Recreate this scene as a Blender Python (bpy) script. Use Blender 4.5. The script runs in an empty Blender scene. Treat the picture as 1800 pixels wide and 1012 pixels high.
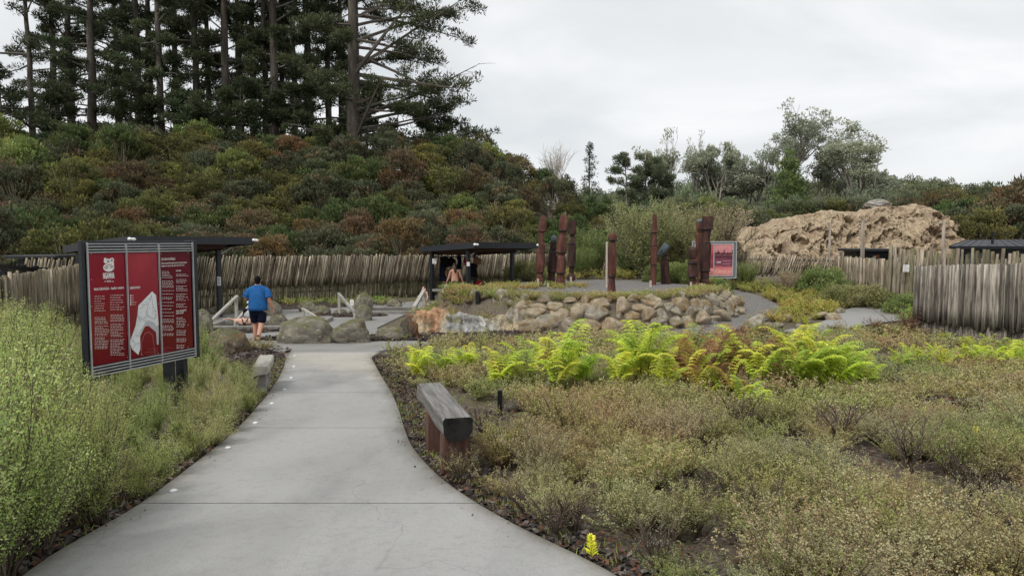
import bpy, bmesh, math, random
import numpy as np
from mathutils import Vector, Matrix, noise, Euler

random.seed(11)
rng = np.random.default_rng(11)
scene = bpy.context.scene
COL = scene.collection
PI = math.pi

# ------------------------------------------------------------------ camera
FPX, CX, CY = 1250.0, 900.0, 506.0          # photo pixels
PITCH = math.atan(82 / 1250)
CAMZ = 2.77
cd = bpy.data.cameras.new('camera')
cam = bpy.data.objects.new('camera', cd)
COL.objects.link(cam)
cam.location = (0, 0, CAMZ)
cam.rotation_euler = (PI / 2 - PITCH, 0, 0)
cd.sensor_width = 36
cd.lens = 36 * FPX / 1800
cd.clip_start = 0.05
cd.clip_end = 3000
scene.camera = cam


def at(px, py, y):
    """world point seen at photo pixel (px, py) at depth y"""
    u = (px - CX) / FPX
    w = (py - CY) / FPX
    t = y / (math.cos(PITCH) - w * math.sin(PITCH))
    return Vector((u * t, y, CAMZ + t * (-math.sin(PITCH) - w * math.cos(PITCH))))


def sstep(a, b, x):
    t = np.clip((np.asarray(x, float) - a) / (b - a), 0, 1)
    return t * t * (3 - 2 * t)


HX = [-80, -6, -2, 6, 15, 20, 30, 38, 45, 60, 90]
HZ = [10.5, 10.2, 9.0, 5.2, 1.6, 1.2, 1.2, 2.4, 4.0, 6.0, 7.0]


def mound_e(x, y):
    ry = np.where(np.asarray(y) > 30.5, 11.0, 8.3)
    rx = np.where(np.asarray(x) < 2.8, 6.2 - 2.6 * sstep(27, 33, y), 6.2)
    return ((np.asarray(x) - 2.8) / rx) ** 2 + ((np.asarray(y) - 30.5) / ry) ** 2


def ground(x, y):
    x = np.asarray(x, float)
    y = np.asarray(y, float)
    t = 1.175 - 0.0615 * np.maximum(y, -12)
    z = 0.5 * (t + np.sqrt(t * t + 0.004))
    z = z + 0.85 * sstep(1.08, 0.86, mound_e(x, y))
    z = z + 0.45 * sstep(25, 38, y) * sstep(5, 10, x) * sstep(0.9, 1.3, mound_e(x, y))
    hill = np.interp(x, HX, HZ)
    z = z + hill * sstep(44, 77, y) * (1 - 0.75 * sstep(84, 125, y))
    far = np.interp(x, [-300, 60, 112, 140, 170, 400], [8, 11, 13, 7.5, 6.5, 6])
    z = z + far * sstep(120, 230, y)
    return z


def gz(x, y):
    return float(ground(x, y))


def hit(px, py, lift=0.0):
    a = at(px, py, 1.0)
    dx, dz = a.x, a.z - CAMZ
    lo, y = 1.0, 1.0
    while y < 200:
        if CAMZ + dz * y < gz(dx * y, y) + lift:
            break
        lo = y
        y += 0.2
    hi = y
    for _ in range(24):
        m = (lo + hi) / 2
        if CAMZ + dz * m < gz(dx * m, m) + lift:
            hi = m
        else:
            lo = m
    return Vector((dx * hi, hi, gz(dx * hi, hi)))


# ------------------------------------------------------------------ objects
def tag(o, label=None, cat=None, group=None, kind=None):
    if label and len(label.split()) > 16: print('LONG', len(label.split()), label)
    if label: o['label'] = label
    if cat: o['category'] = cat
    if group: o['group'] = group
    if kind: o['kind'] = kind
    return o


def thing(name, label, cat, loc=(0, 0, 0), rotz=0.0, group=None):
    o = bpy.data.objects.new(name, None)
    o.empty_display_size = 0.2
    COL.objects.link(o)
    o.location = loc
    o.rotation_euler = (0, 0, rotz)
    return tag(o, label, cat, group)


def link(name, me, parent=None):
    o = bpy.data.objects.new(name, me)
    COL.objects.link(o)
    if parent is not None:
        o.parent = parent
    return o


def copy_tree(o, parent=None):
    c = o.copy()
    COL.objects.link(c)
    if parent is not None:
        c.parent = parent
    for ch in list(o.children):
        copy_tree(ch, c)
    return c


class Geo:
    """collects vertices, faces and colours, builds ONE mesh"""
    def __init__(self):
        self.V, self.F, self.C, self.n = [], [], [], 0

    def add(self, V, F, c=None):
        V = np.asarray(V, float).reshape(-1, 3)
        if not isinstance(F, list) or (F and np.ndim(F[0]) == 1):
            F = [np.asarray(F, int)]
        for f in F:
            f = np.asarray(f, int)
            if f.size:
                self.F.append(f + self.n)
        self.V.append(V)
        if c is None:
            c = (1, 1, 1)
        c = np.asarray(c, float)
        if c.ndim == 1:
            c = np.tile(c[:3], (len(V), 1))
        self.C.append(c[:, :3])
        self.n += len(V)
        return self

    def arrays(self):
        return np.concatenate(self.V), self.F, np.concatenate(self.C)

    def mesh(self, name, mat=None, smooth=False):
        V, F, C = self.arrays()
        me = bpy.data.meshes.new(name)
        me.vertices.add(len(V))
        me.vertices.foreach_set('co', V.astype(np.float32).ravel())
        nl = sum(f.size for f in F)
        npoly = sum(len(f) for f in F)
        me.loops.add(nl)
        me.polygons.add(npoly)
        me.loops.foreach_set('vertex_index', np.concatenate([f.ravel() for f in F]).astype(np.int32))
        tot = np.concatenate([np.full(len(f), f.shape[1]) for f in F])
        st = np.concatenate([[0], np.cumsum(tot)[:-1]])
        me.polygons.foreach_set('loop_start', st.astype(np.int32))
        me.update(calc_edges=True)
        at_ = me.color_attributes.new('Col', 'FLOAT_COLOR', 'POINT')
        at_.data.foreach_set('color', np.concatenate([C, np.ones((len(C), 1))], 1).astype(np.float32).ravel())
        me.polygons.foreach_set('use_smooth', np.full(npoly, smooth))
        if mat: me.materials.append(mat)
        return me

    def build(self, name, mat=None, parent=None, smooth=False):
        return link(name, self.mesh(name, mat, smooth), parent)

    # ---- primitive shapes
    def box(self, c, s, rz=0.0, col=None, M=None):
        x, y, z = s[0] / 2, s[1] / 2, s[2] / 2
        V = np.array([[-x, -y, -z], [x, -y, -z], [x, y, -z], [-x, y, -z], [-x, -y, z], [x, -y, z], [x, y, z], [-x, y, z]])
        if M is not None:
            V = V @ np.array(M).T
        if rz:
            V = V @ np.array([[math.cos(rz), math.sin(rz), 0], [-math.sin(rz), math.cos(rz), 0], [0, 0, 1]])
        V = V + np.array(c)
        return self.add(V, np.array([[0, 3, 2, 1], [4, 5, 6, 7], [0, 1, 5, 4], [1, 2, 6, 5], [2, 3, 7, 6], [3, 0, 4, 7]]), col)

    def bbox(self, c, s, bev=0.01, rz=0.0, col=None):
        """bevelled box"""
        bm = bmesh.new()
        bmesh.ops.create_cube(bm, size=1)
        for v in bm.verts:
            v.co = Vector((v.co.x * s[0], v.co.y * s[1], v.co.z * s[2]))
        bmesh.ops.bevel(bm, geom=list(bm.edges), offset=bev, segments=2, affect='EDGES', profile=0.5)
        return self.bm(bm, Matrix.Translation(Vector(c)) @ Matrix.Rotation(rz, 4, 'Z'), col)

    def bm(self, bm, M=None, col=None):
        if M is not None:
            bm.transform(M)
        bm.verts.index_update()
        V = np.array([v.co[:] for v in bm.verts])
        by = {}
        for f in bm.faces:
            by.setdefault(len(f.verts), []).append([v.index for v in f.verts])
        bm.free()
        return self.add(V, [np.array(v) for v in by.values()], col)

    def bar(self, a, b, w, h, col=None):
        """square bar from a to b; w is across (horizontal), h is the other way"""
        a, b = Vector(a), Vector(b)
        d = (b - a)
        L = d.length
        d.normalize()
        up = Vector((0, 0, 1)) if abs(d.z) < 0.95 else Vector((0, 1, 0))
        s = d.cross(up).normalized()
        u = s.cross(d).normalized()
        V = []
        for p in (a, b):
            for i, j in ((-1, -1), (1, -1), (1, 1), (-1, 1)):
                V.append(p + s * (i * w / 2) + u * (j * h / 2))
        return self.add([v[:] for v in V], np.array([[0, 1, 2, 3], [4, 7, 6, 5], [0, 4, 5, 1], [1, 5, 6, 2], [2, 6, 7, 3], [3, 7, 4, 0]]), col)

    def tube(self, pts, rad, sides=6, col=None, cap=True):
        P = np.asarray([tuple(p) for p in pts], float)
        n = len(P)
        r = np.broadcast_to(np.asarray(rad, float), (n,))
        T = np.gradient(P, axis=0)
        T /= np.linalg.norm(T, axis=1, keepdims=True) + 1e-9
        ref = np.array([0.31, 0.17, 0.93])
        if abs(T[0] @ ref) > 0.9:
            ref = np.array([0.9, 0.3, 0.1])
        S = np.cross(T, ref)
        S /= np.linalg.norm(S, axis=1, keepdims=True) + 1e-9
        U = np.cross(S, T)
        a = np.arange(sides) * 2 * PI / sides
        V = P[:, None, :] + r[:, None, None] * (np.cos(a)[None, :, None] * S[:, None, :] + np.sin(a)[None, :, None] * U[:, None, :])
        V = V.reshape(-1, 3)
        i = np.arange(n - 1)[:, None] * sides
        k = np.arange(sides)[None, :]
        k2 = (k + 1) % sides
        F = np.stack([i + k, i + k2, i + sides + k2, i + sides + k], -1).reshape(-1, 4)
        fs = [F]
        if cap and sides > 2:
            fs.append(np.arange(sides)[::-1][None, :])
            fs.append((np.arange(sides) + (n - 1) * sides)[None, :])
        if col is not None and np.ndim(col) == 2:
            col = np.repeat(np.asarray(col), sides, 0)
        return self.add(V, fs, col)

    def loft(self, secs, sides=20, col=None):
        """secs: (z, rx, ry, ox, oy, sq) sq=2 ellipse, 4+ squarish"""
        a = np.arange(sides) * 2 * PI / sides + PI / sides
        V = []
        for (z, rx, ry, ox, oy, sq) in secs:
            c, s = np.cos(a), np.sin(a)
            k = (np.abs(c) ** sq + np.abs(s) ** sq) ** (-1 / sq)
            V.append(np.stack([ox + rx * k * c, oy + ry * k * s, np.full(sides, z)], -1))
        V = np.concatenate(V)
        n = len(secs)
        i = np.arange(n - 1)[:, None] * sides
        k = np.arange(sides)[None, :]
        k2 = (k + 1) % sides
        F = np.stack([i + k, i + k2, i + sides + k2, i + sides + k], -1).reshape(-1, 4)
        return self.add(V, [F, np.arange(sides)[::-1][None, :], (np.arange(sides) + (n - 1) * sides)[None, :]], col)

    def ell(self, c, r, col=None, seg=20, rings=12, M=None):
        bm = bmesh.new()
        bmesh.ops.create_uvsphere(bm, u_segments=seg, v_segments=rings, radius=1)
        X = Matrix.Translation(Vector(c)) @ (M.to_4x4() if M is not None else Matrix.Identity(4)) @ Matrix.Diagonal((r[0], r[1], r[2], 1))
        return self.bm(bm, X, col)

    def poly(self, pts, col=None):
        return self.add([tuple(p) for p in pts], np.arange(len(pts))[None, :], col)

    def prism(self, pts2, y0, y1, col=None):
        """outline in local x,z extruded along y"""
        n = len(pts2)
        V = [(p[0], y0, p[1]) for p in pts2] + [(p[0], y1, p[1]) for p in pts2]
        side = np.array([[i, (i + 1) % n, n + (i + 1) % n, n + i] for i in range(n)])
        return self.add(V, [np.arange(n)[None, :], np.arange(2 * n - 1, n - 1, -1)[None, :], side], col)


def skin_mesh(verts, edges, radii, sub=2, root=0):
    me = bpy.data.meshes.new('skin_tmp')
    me.from_pydata([tuple(v) for v in verts], edges, [])
    o = bpy.data.objects.new('skin_tmp', me)
    COL.objects.link(o)
    md = o.modifiers.new('s', 'SKIN')
    md.use_smooth_shade = True
    sv = me.skin_vertices[0].data
    for i, r in enumerate(radii):
        sv[i].radius = (r, r) if not isinstance(r, tuple) else r
        sv[i].use_root = (i == root)
    sb = o.modifiers.new('d', 'SUBSURF')
    sb.levels = sub
    sb.render_levels = sub
    dg = bpy.context.evaluated_depsgraph_get()
    dg.update()
    ev = o.evaluated_get(dg)
    m2 = bpy.data.meshes.new_from_object(ev)
    V = np.array([v.co[:] for v in m2.vertices])
    by = {}
    for p in m2.polygons:
        by.setdefault(len(p.vertices), []).append(list(p.vertices))
    bpy.data.objects.remove(o)
    bpy.data.meshes.remove(me)
    bpy.data.meshes.remove(m2)
    return V, [np.array(v) for v in by.values()]


def text_geo(body, size, extrude=0.0, align='LEFT', space=1.0):
    """flat lettering as arrays: x right, y up"""
    cu = bpy.data.curves.new('t_tmp', 'FONT')
    cu.body = body
    cu.size = size
    cu.align_x = align
    cu.extrude = extrude
    cu.resolution_u = 3
    cu.offset = 0.018
    cu.space_character = space
    o = bpy.data.objects.new('t_tmp', cu)
    COL.objects.link(o)
    dg = bpy.context.evaluated_depsgraph_get()
    dg.update()
    m2 = bpy.data.meshes.new_from_object(o.evaluated_get(dg))
    V = np.array([v.co[:] for v in m2.vertices]).reshape(-1, 3)
    by = {}
    for p in m2.polygons:
        by.setdefault(len(p.vertices), []).append(list(p.vertices))
    bpy.data.objects.remove(o)
    bpy.data.curves.remove(cu)
    bpy.data.meshes.remove(m2)
    return V, [np.array(v) for v in by.values()]


# ------------------------------------------------------------------ materials
def new_mat(name):
    m = bpy.data.materials.new(name)
    m.use_nodes = True
    nt = m.node_tree
    return m, nt, nt.nodes, nt.links, nt.nodes['Principled BSDF']


def noise_node(nt, scale, detail=6, rough=0.6, stretch=None, rand=True, coord='Object'):
    N, L = nt.nodes, nt.links
    tc = N.new('ShaderNodeTexCoord')
    mp = N.new('ShaderNodeMapping')
    if stretch: mp.inputs['Scale'].default_value = stretch
    L.new(tc.outputs[coord], mp.inputs[0])
    n = N.new('ShaderNodeTexNoise')
    n.noise_dimensions = '4D'
    n.inputs['Scale'].default_value = scale
    n.inputs['Detail'].default_value = detail
    n.inputs['Roughness'].default_value = rough
    L.new(mp.outputs[0], n.inputs['Vector'])
    if rand:
        oi = N.new('ShaderNodeObjectInfo')
        mu = N.new('ShaderNodeMath')
        mu.operation = 'MULTIPLY'
        mu.inputs[1].default_value = 60
        L.new(oi.outputs['Random'], mu.inputs[0])
        L.new(mu.outputs[0], n.inputs['W'])
    return n


def ramp(nt, src, stops):
    r = nt.nodes.new('ShaderNodeValToRGB')
    e = r.color_ramp.elements
    while len(e) < len(stops):
        e.new(0.5)
    for i, (p, c) in enumerate(stops):
        e[i].position = p
        e[i].color = (c[0], c[1], c[2], 1)
    nt.links.new(src, r.inputs[0])
    return r


def mixc(nt, fac, a, b, mode='MIX'):
    m = nt.nodes.new('ShaderNodeMix')
    m.data_type = 'RGBA'
    m.blend_type = mode
    for v, s in ((fac, m.inputs[0]), (a, m.inputs[6]), (b, m.inputs[7])):
        if hasattr(v, 'default_value') or hasattr(v, 'is_linked'):
            nt.links.new(v, s)
        elif isinstance(v, (int, float)):
            s.default_value = v
        else:
            s.default_value = (v[0], v[1], v[2], 1)
    return m.outputs[2]


def bump(nt, src, strength, dist=0.02, bs=None):
    b = nt.nodes.new('ShaderNodeBump')
    b.inputs['Strength'].default_value = strength
    b.inputs['Distance'].default_value = dist
    nt.links.new(src, b.inputs['Height'])
    nt.links.new(b.outputs[0], nt.nodes['Principled BSDF'].inputs['Normal'])
    return b


def mat(name, stops, scale=4, detail=6, rough=0.75, spec=0.3, bstr=0.0, bscale=None, bdist=0.02, stretch=None, attr=False, rand=True, metal=0.0, nrough=0.6):
    if isinstance(stops[0], (int, float)):
        c = stops
        stops = [(0.3, [v * 0.88 for v in c]), (0.7, [min(1, v * 1.1) for v in c])]
    m, nt, N, L, B = new_mat(name)
    n = noise_node(nt, scale, detail, nrough, stretch, rand)
    out = ramp(nt, n.outputs['Fac'], stops).outputs[0]
    if attr:
        a = N.new('ShaderNodeAttribute')
        a.attribute_name = 'Col'
        out = mixc(nt, 1.0, out, a.outputs['Color'], 'MULTIPLY')
    L.new(out, B.inputs['Base Color'])
    B.inputs['Roughness'].default_value = rough
    B.inputs['Specular IOR Level'].default_value = spec
    B.inputs['Metallic'].default_value = metal
    if bstr:
        nb = noise_node(nt, bscale or scale * 4, 8, 0.65, stretch, rand)
        bump(nt, nb.outputs['Fac'], bstr, bdist)
    return m


def leaf_mat(name, trans=0.3, rough=0.55, var=0.22, spec=0.25, hue=0.02, gain=2.45):
    m, nt, N, L, B = new_mat(name)
    a = N.new('ShaderNodeAttribute')
    a.attribute_name = 'Col'
    oi = N.new('ShaderNodeObjectInfo')
    mr = N.new('ShaderNodeMapRange')
    mr.inputs[3].default_value = gain * (1 - var)
    mr.inputs[4].default_value = gain * (1 + var)
    L.new(oi.outputs['Random'], mr.inputs[0])
    hs = N.new('ShaderNodeHueSaturation')
    mh = N.new('ShaderNodeMapRange')
    mh.inputs[3].default_value = 0.5 - hue
    mh.inputs[4].default_value = 0.5 + hue
    mu = N.new('ShaderNodeMath')
    mu.operation = 'FRACT'
    m7 = N.new('ShaderNodeMath')
    m7.operation = 'MULTIPLY'
    m7.inputs[1].default_value = 7.31
    L.new(oi.outputs['Random'], m7.inputs[0])
    L.new(m7.outputs[0], mu.inputs[0])
    L.new(mu.outputs[0], mh.inputs[0])
    L.new(mh.outputs[0], hs.inputs['Hue'])
    L.new(mr.outputs[0], hs.inputs['Value'])
    L.new(a.outputs['Color'], hs.inputs['Color'])
    L.new(hs.outputs[0], B.inputs['Base Color'])
    B.inputs['Roughness'].default_value = rough
    B.inputs['Specular IOR Level'].default_value = spec
    tr = N.new('ShaderNodeBsdfTranslucent')
    L.new(hs.outputs[0], tr.inputs['Color'])
    mx = N.new('ShaderNodeMixShader')
    mx.inputs[0].default_value = trans
    L.new(B.outputs[0], mx.inputs[1])
    L.new(tr.outputs[0], mx.inputs[2])
    L.new(mx.outputs[0], N['Material Output'].inputs['Surface'])
    return m


MT = {}
MT['leaf'] = leaf_mat('foliage')
MT['fern'] = leaf_mat('fern_foliage', 0.35, 0.5, 0.2, hue=0.012, gain=1.8)
MT['bark'] = mat('bark', [(0.3, (0.05, 0.04, 0.032)), (0.55, (0.11, 0.095, 0.08)), (0.75, (0.2, 0.185, 0.16))], 3, 8, 0.95, 0.1, 0.8, 9, 0.05, (1, 1, 0.25))
MT['gum_bark'] = mat('gum_bark', [(0.3, (0.16, 0.14, 0.12)), (0.6, (0.34, 0.31, 0.27)), (0.8, (0.45, 0.42, 0.38))], 1.5, 6, 0.9, 0.1, 0.3, 6, 0.03, (1, 1, 0.3))
MT['steel'] = mat('charcoal_steel', [(0.3, (0.011, 0.013, 0.018)), (0.7, (0.02, 0.023, 0.03))], 6, 5, 0.42, 0.5, 0.05, 60)
MT['black'] = mat('black_metal', (0.008, 0.009, 0.011), 8, 4, 0.4, 0.4)
MT['alu'] = mat('brushed_aluminium', [(0.3, (0.38, 0.39, 0.4)), (0.7, (0.52, 0.53, 0.54))], 10, 4, 0.4, 0.5)
MT['white_lamp'] = mat('white_plastic', (0.8, 0.8, 0.8), 5, 3, 0.4)
MT['paper'] = mat('notice_paper', (0.78, 0.78, 0.77), 12, 3, 0.6)
MT['ink'] = mat('dark_ink', (0.1, 0.1, 0.11), 12, 3, 0.7)
MT['stake'] = mat('weathered_stakes', [(0.3, (0.22, 0.2, 0.18)), (0.48, (0.85, 0.83, 0.8)), (0.7, (1.4, 1.37, 1.3))], 13, 9, 0.95, 0.1, 0.9, 26, 0.02, (1, 1, 0.16), True, False)
MT['wood_grey'] = mat('weathered_timber', [(0.25, (0.13, 0.125, 0.115)), (0.5, (0.25, 0.24, 0.22)), (0.75, (0.36, 0.34, 0.31))], 7, 8, 0.8, 0.25, 0.5, 30, 0.01, (1, 0.12, 1))
MT['rail_wood'] = mat('pale_rail_timber', [(0.25, (0.28, 0.26, 0.23)), (0.75, (0.5, 0.47, 0.42))], 9, 6, 0.8, 0.2, 0.2, 40, 0.01)
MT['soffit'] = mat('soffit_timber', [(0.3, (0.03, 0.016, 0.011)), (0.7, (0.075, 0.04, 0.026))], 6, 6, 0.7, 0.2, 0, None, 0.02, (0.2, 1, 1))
MT['pou'] = mat('red_brown_carved_wood', [(0.25, (0.028, 0.012, 0.01)), (0.5, (0.095, 0.037, 0.028)), (0.75, (0.19, 0.08, 0.06))], 5, 8, 0.72, 0.25, 0.7, 16, 0.03, (1, 1, 0.3), True)
MT['pou_dark'] = mat('dark_carved_wood', [(0.25, (0.014, 0.009, 0.008)), (0.5, (0.05, 0.024, 0.019)), (0.75, (0.12, 0.055, 0.042))], 5, 8, 0.72, 0.25, 0.8, 16, 0.03, (1, 1, 0.35), True)
MT['pou_cap'] = mat('slate_blue_cap', [(0.3, (0.05, 0.065, 0.075)), (0.7, (0.16, 0.2, 0.22))], 6, 6, 0.55, 0.4, 0.2)
MT['peg'] = mat('pale_peg_timber', (0.48, 0.41, 0.34), 8, 5, 0.85)
MT['pole'] = mat('pale_pole_timber', [(0.3, (0.2, 0.16, 0.125)), (0.7, (0.42, 0.36, 0.3))], 5, 6, 0.9, 0.1, 0.4, 18, 0.02, (1, 1, 0.2))
MT['skin'] = mat('skin', [(0.3, (0.46, 0.23, 0.155)), (0.7, (0.56, 0.3, 0.21))], 3, 3, 0.55, 0.35)
MT['skin_pale'] = mat('pale_skin', [(0.3, (0.6, 0.36, 0.27)), (0.7, (0.68, 0.43, 0.33))], 3, 3, 0.55, 0.35)
MT['hair'] = mat('black_hair', (0.006, 0.005, 0.005), 20, 4, 0.8, 0.12, 0.3, 60)
MT['hair_brown'] = mat('brown_hair', (0.05, 0.026, 0.016), 20, 4, 0.5, 0.4, 0.3, 60)
MT['blue_shirt'] = mat('blue_cotton', [(0.3, (0.016, 0.085, 0.25)), (0.7, (0.03, 0.14, 0.37))], 5, 6, 0.9, 0.1, 0.5, 14, 0.02)
MT['navy'] = mat('navy_cotton', [(0.3, (0.006, 0.008, 0.02)), (0.7, (0.013, 0.017, 0.036))], 6, 5, 0.9, 0.1, 0.4, 12)
MT['black_cloth'] = mat('black_cloth', (0.01, 0.01, 0.012), 6, 5, 0.95, 0.1, 0.5, 14)
MT['teal_cloth'] = mat('teal_swimsuit', (0.03, 0.3, 0.36), 9, 4, 0.7)
MT['red_cloth'] = mat('red_cloth', (0.35, 0.02, 0.04), 8, 4, 0.9, 0.1, 0.4, 14)
MT['tan_cloth'] = mat('tan_canvas', (0.24, 0.13, 0.07), 8, 4, 0.9, 0.1, 0.4, 14)
MT['lilac'] = mat('lilac_towel', [(0.4, (0.42, 0.36, 0.55)), (0.6, (0.75, 0.73, 0.78))], 16, 3, 0.95)
MT['sandal'] = mat('dark_rubber', (0.03, 0.027, 0.027), 8, 4, 0.8)
MT['teak'] = mat('sandal_tan', (0.4, 0.2, 0.13), 8, 4, 0.8)
MT['eye'] = mat('dark_eye', (0.02, 0.015, 0.012), 8, 3, 0.3)
MT['lips'] = mat('lips', (0.4, 0.12, 0.1), 8, 3, 0.5)


def bag_mat():
    m, nt, N, L, B = new_mat('thin_plastic')
    n = noise_node(nt, 9, 5)
    L.new(ramp(nt, n.outputs['Fac'], [(0.35, (0.45, 0.48, 0.5)), (0.65, (0.8, 0.82, 0.84))]).outputs[0], B.inputs['Base Color'])
    B.inputs['Roughness'].default_value = 0.25
    nb = noise_node(nt, 14, 4)
    bump(nt, nb.outputs['Fac'], 0.8, 0.04)
    tr = N.new('ShaderNodeBsdfTranslucent')
    tr.inputs['Color'].default_value = (0.8, 0.82, 0.84, 1)
    mx = N.new('ShaderNodeMixShader')
    mx.inputs[0].default_value = 0.35
    L.new(B.outputs[0], mx.inputs[1])
    L.new(tr.outputs[0], mx.inputs[2])
    L.new(mx.outputs[0], N['Material Output'].inputs['Surface'])
    return m


MT['bag'] = bag_mat()


def rock_mat(name, greys, moss, moss_amt, lichen, warm=None, warm_amt=0.0):
    m, nt, N, L, B = new_mat(name)
    n = noise_node(nt, 1.6, 9, 0.65)
    base = ramp(nt, n.outputs['Fac'], greys).outputs[0]
    if warm:
        nw = noise_node(nt, 0.9, 5, 0.6, (1.7, 1.1, 0.8))
        f = ramp(nt, nw.outputs['Fac'], [(0.62 - 0.3 * warm_amt, (0, 0, 0)), (0.75 - 0.25 * warm_amt, (1, 1, 1))]).outputs[0]
        base = mixc(nt, f, base, warm)
    if moss_amt:
        nm = noise_node(nt, 2.3, 8, 0.7)
        ge = N.new('ShaderNodeNewGeometry')
        sx = N.new('ShaderNodeSeparateXYZ')
        L.new(ge.outputs['Normal'], sx.inputs[0])
        ma = N.new('ShaderNodeMath')
        ma.operation = 'MULTIPLY_ADD'
        ma.inputs[1].default_value = 0.16
        L.new(sx.outputs['Z'], ma.inputs[0])
        L.new(nm.outputs['Fac'], ma.inputs[2])
        f = ramp(nt, ma.outputs[0], [(0.68 - 0.22 * moss_amt, (0, 0, 0)), (0.78 - 0.18 * moss_amt, (1, 1, 1))]).outputs[0]
        base = mixc(nt, f, base, moss)
    if lichen:
        nl = noise_node(nt, 5.5, 4, 0.5)
        f = ramp(nt, nl.outputs['Fac'], [(0.7 - 0.08 * lichen, (0, 0, 0)), (0.73 - 0.08 * lichen, (1, 1, 1))]).outputs[0]
        base = mixc(nt, f, base, (0.5, 0.5, 0.46))
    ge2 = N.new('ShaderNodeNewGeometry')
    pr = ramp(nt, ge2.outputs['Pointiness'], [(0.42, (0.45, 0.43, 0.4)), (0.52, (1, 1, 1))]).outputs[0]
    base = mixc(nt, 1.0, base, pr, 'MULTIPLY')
    L.new(base, B.inputs['Base Color'])
    B.inputs['Roughness'].default_value = 0.88
    B.inputs['Specular IOR Level'].default_value = 0.25
    nf = noise_node(nt, 24, 5, 0.7)
    fr = ramp(nt, nf.outputs['Fac'], [(.32, (.6, .58, .56)), (.5, (1, 1, 1)), (.68, (1.25, 1.24, 1.2))]).outputs[0]
    L.new(mixc(nt, 1.0, base, fr, 'MULTIPLY'), B.inputs['Base Color'])
    nb = noise_node(nt, 9, 12, 0.75)
    bump(nt, nb.outputs['Fac'], 1.0, 0.09)
    return m


MT['boulder'] = rock_mat('mossy_boulder', [(0.3, (0.12, 0.107, 0.088)), (0.5, (0.28, 0.255, 0.21)), (0.7, (0.42, 0.385, 0.32))], (0.17, 0.17, 0.085), 0.65, 0.6, (0.17, 0.11, 0.07), 0.3)
MT['boulder_pale'] = rock_mat('pale_boulder', [(0.3, (0.14, 0.125, 0.1)), (0.5, (0.29, 0.26, 0.21)), (0.7, (0.4, 0.37, 0.31))], (0.17, 0.165, 0.075), 0.6, 0.5)
MT['boulder_rust'] = rock_mat('rusty_boulder', [(0.3, (0.13, 0.11, 0.085)), (0.5, (0.24, 0.2, 0.15)), (0.7, (0.33, 0.29, 0.23))], (0.15, 0.145, 0.075), 0.6, 0.4, (0.26, 0.155, 0.08), 0.5)
MT['wall_rock'] = rock_mat('wall_rock', [(0.3, (0.2, 0.175, 0.14)), (0.5, (0.42, 0.38, 0.315)), (0.7, (0.56, 0.52, 0.44))], (0.23, 0.22, 0.13), 0.3, 0.25, (0.3, 0.22, 0.13), 0.5)
MT['wall_rock_tan'] = rock_mat('tan_wall_rock', [(0.3, (0.24, 0.195, 0.14)), (0.5, (0.47, 0.39, 0.285)), (0.7, (0.58, 0.5, 0.385))], (0.24, 0.22, 0.12), 0.2, 0.1, (0.34, 0.23, 0.12), 0.5)
MT['sinter_dark'] = rock_mat('dark_sinter', [(0.3, (0.05, 0.042, 0.035)), (0.5, (0.13, 0.115, 0.095)), (0.7, (0.27, 0.25, 0.22))], (0.1, 0.1, 0.045), 0.4, 0.2, (0.3, 0.14, 0.06), 0.4)
MT['sinter_orange'] = rock_mat('orange_sinter', [(0.3, (0.22, 0.16, 0.1)), (0.5, (0.42, 0.3, 0.19)), (0.7, (0.52, 0.43, 0.32))], (0.2, 0.18, 0.1), 0.4, 0.2, (0.44, 0.23, 0.12), 0.6)
MT['sinter_white'] = rock_mat('pale_sinter', [(0.3, (0.17, 0.16, 0.15)), (0.5, (0.38, 0.36, 0.33)), (0.7, (0.52, 0.5, 0.46))], (0.2, 0.19, 0.11), 0.3, 0.2, (0.42, 0.31, 0.18), 0.25)


def ground_mat():
    m, nt, N, L, B = new_mat('ground_cover')
    n = noise_node(nt, 0.7, 10, 0.72, None, False)
    n2 = noise_node(nt, 18, 6, 0.7, None, False)
    a = ramp(nt, n.outputs['Fac'], [(0.3, (0.09, 0.075, 0.062)), (0.5, (0.16, 0.138, 0.11)), (0.62, (0.15, 0.15, 0.065)), (0.8, (0.2, 0.18, 0.09))]).outputs[0]
    b = ramp(nt, n2.outputs['Fac'], [(0.3, (0.35, 0.33, 0.32)), (0.7, (1.5, 1.45, 1.4))]).outputs[0]
    L.new(mixc(nt, 1.0, a, b, 'MULTIPLY'), B.inputs['Base Color'])
    B.inputs['Roughness'].default_value = 0.95
    B.inputs['Specular IOR Level'].default_value = 0.1
    bump(nt, n2.outputs['Fac'], 0.9, 0.05)
    return m


MT['ground'] = ground_mat()
MT['mulch'] = mat('bark_mulch', [(0.3, (0.022, 0.017, 0.015)), (0.5, (0.065, 0.05, 0.043)), (0.72, (0.15, 0.125, 0.11))], 22, 6, 0.95, 0.15, 1.0, 30, 0.06, None, False, False)
MT['chip'] = mat('bark_chips', [(0.3, (0.5, 0.5, 0.5)), (0.7, (1.2, 1.2, 1.2))], 8, 4, 0.9, 0.15, 0, None, 0.02, None, True)
MT['gravel'] = mat('grey_gravel', [(0.3, (0.06, 0.056, 0.052)), (0.5, (0.19, 0.18, 0.17)), (0.7, (0.36, 0.345, 0.33))], 26, 5, 0.9, 0.2, 1.0, 26, 0.05, None, False, False)


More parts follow.
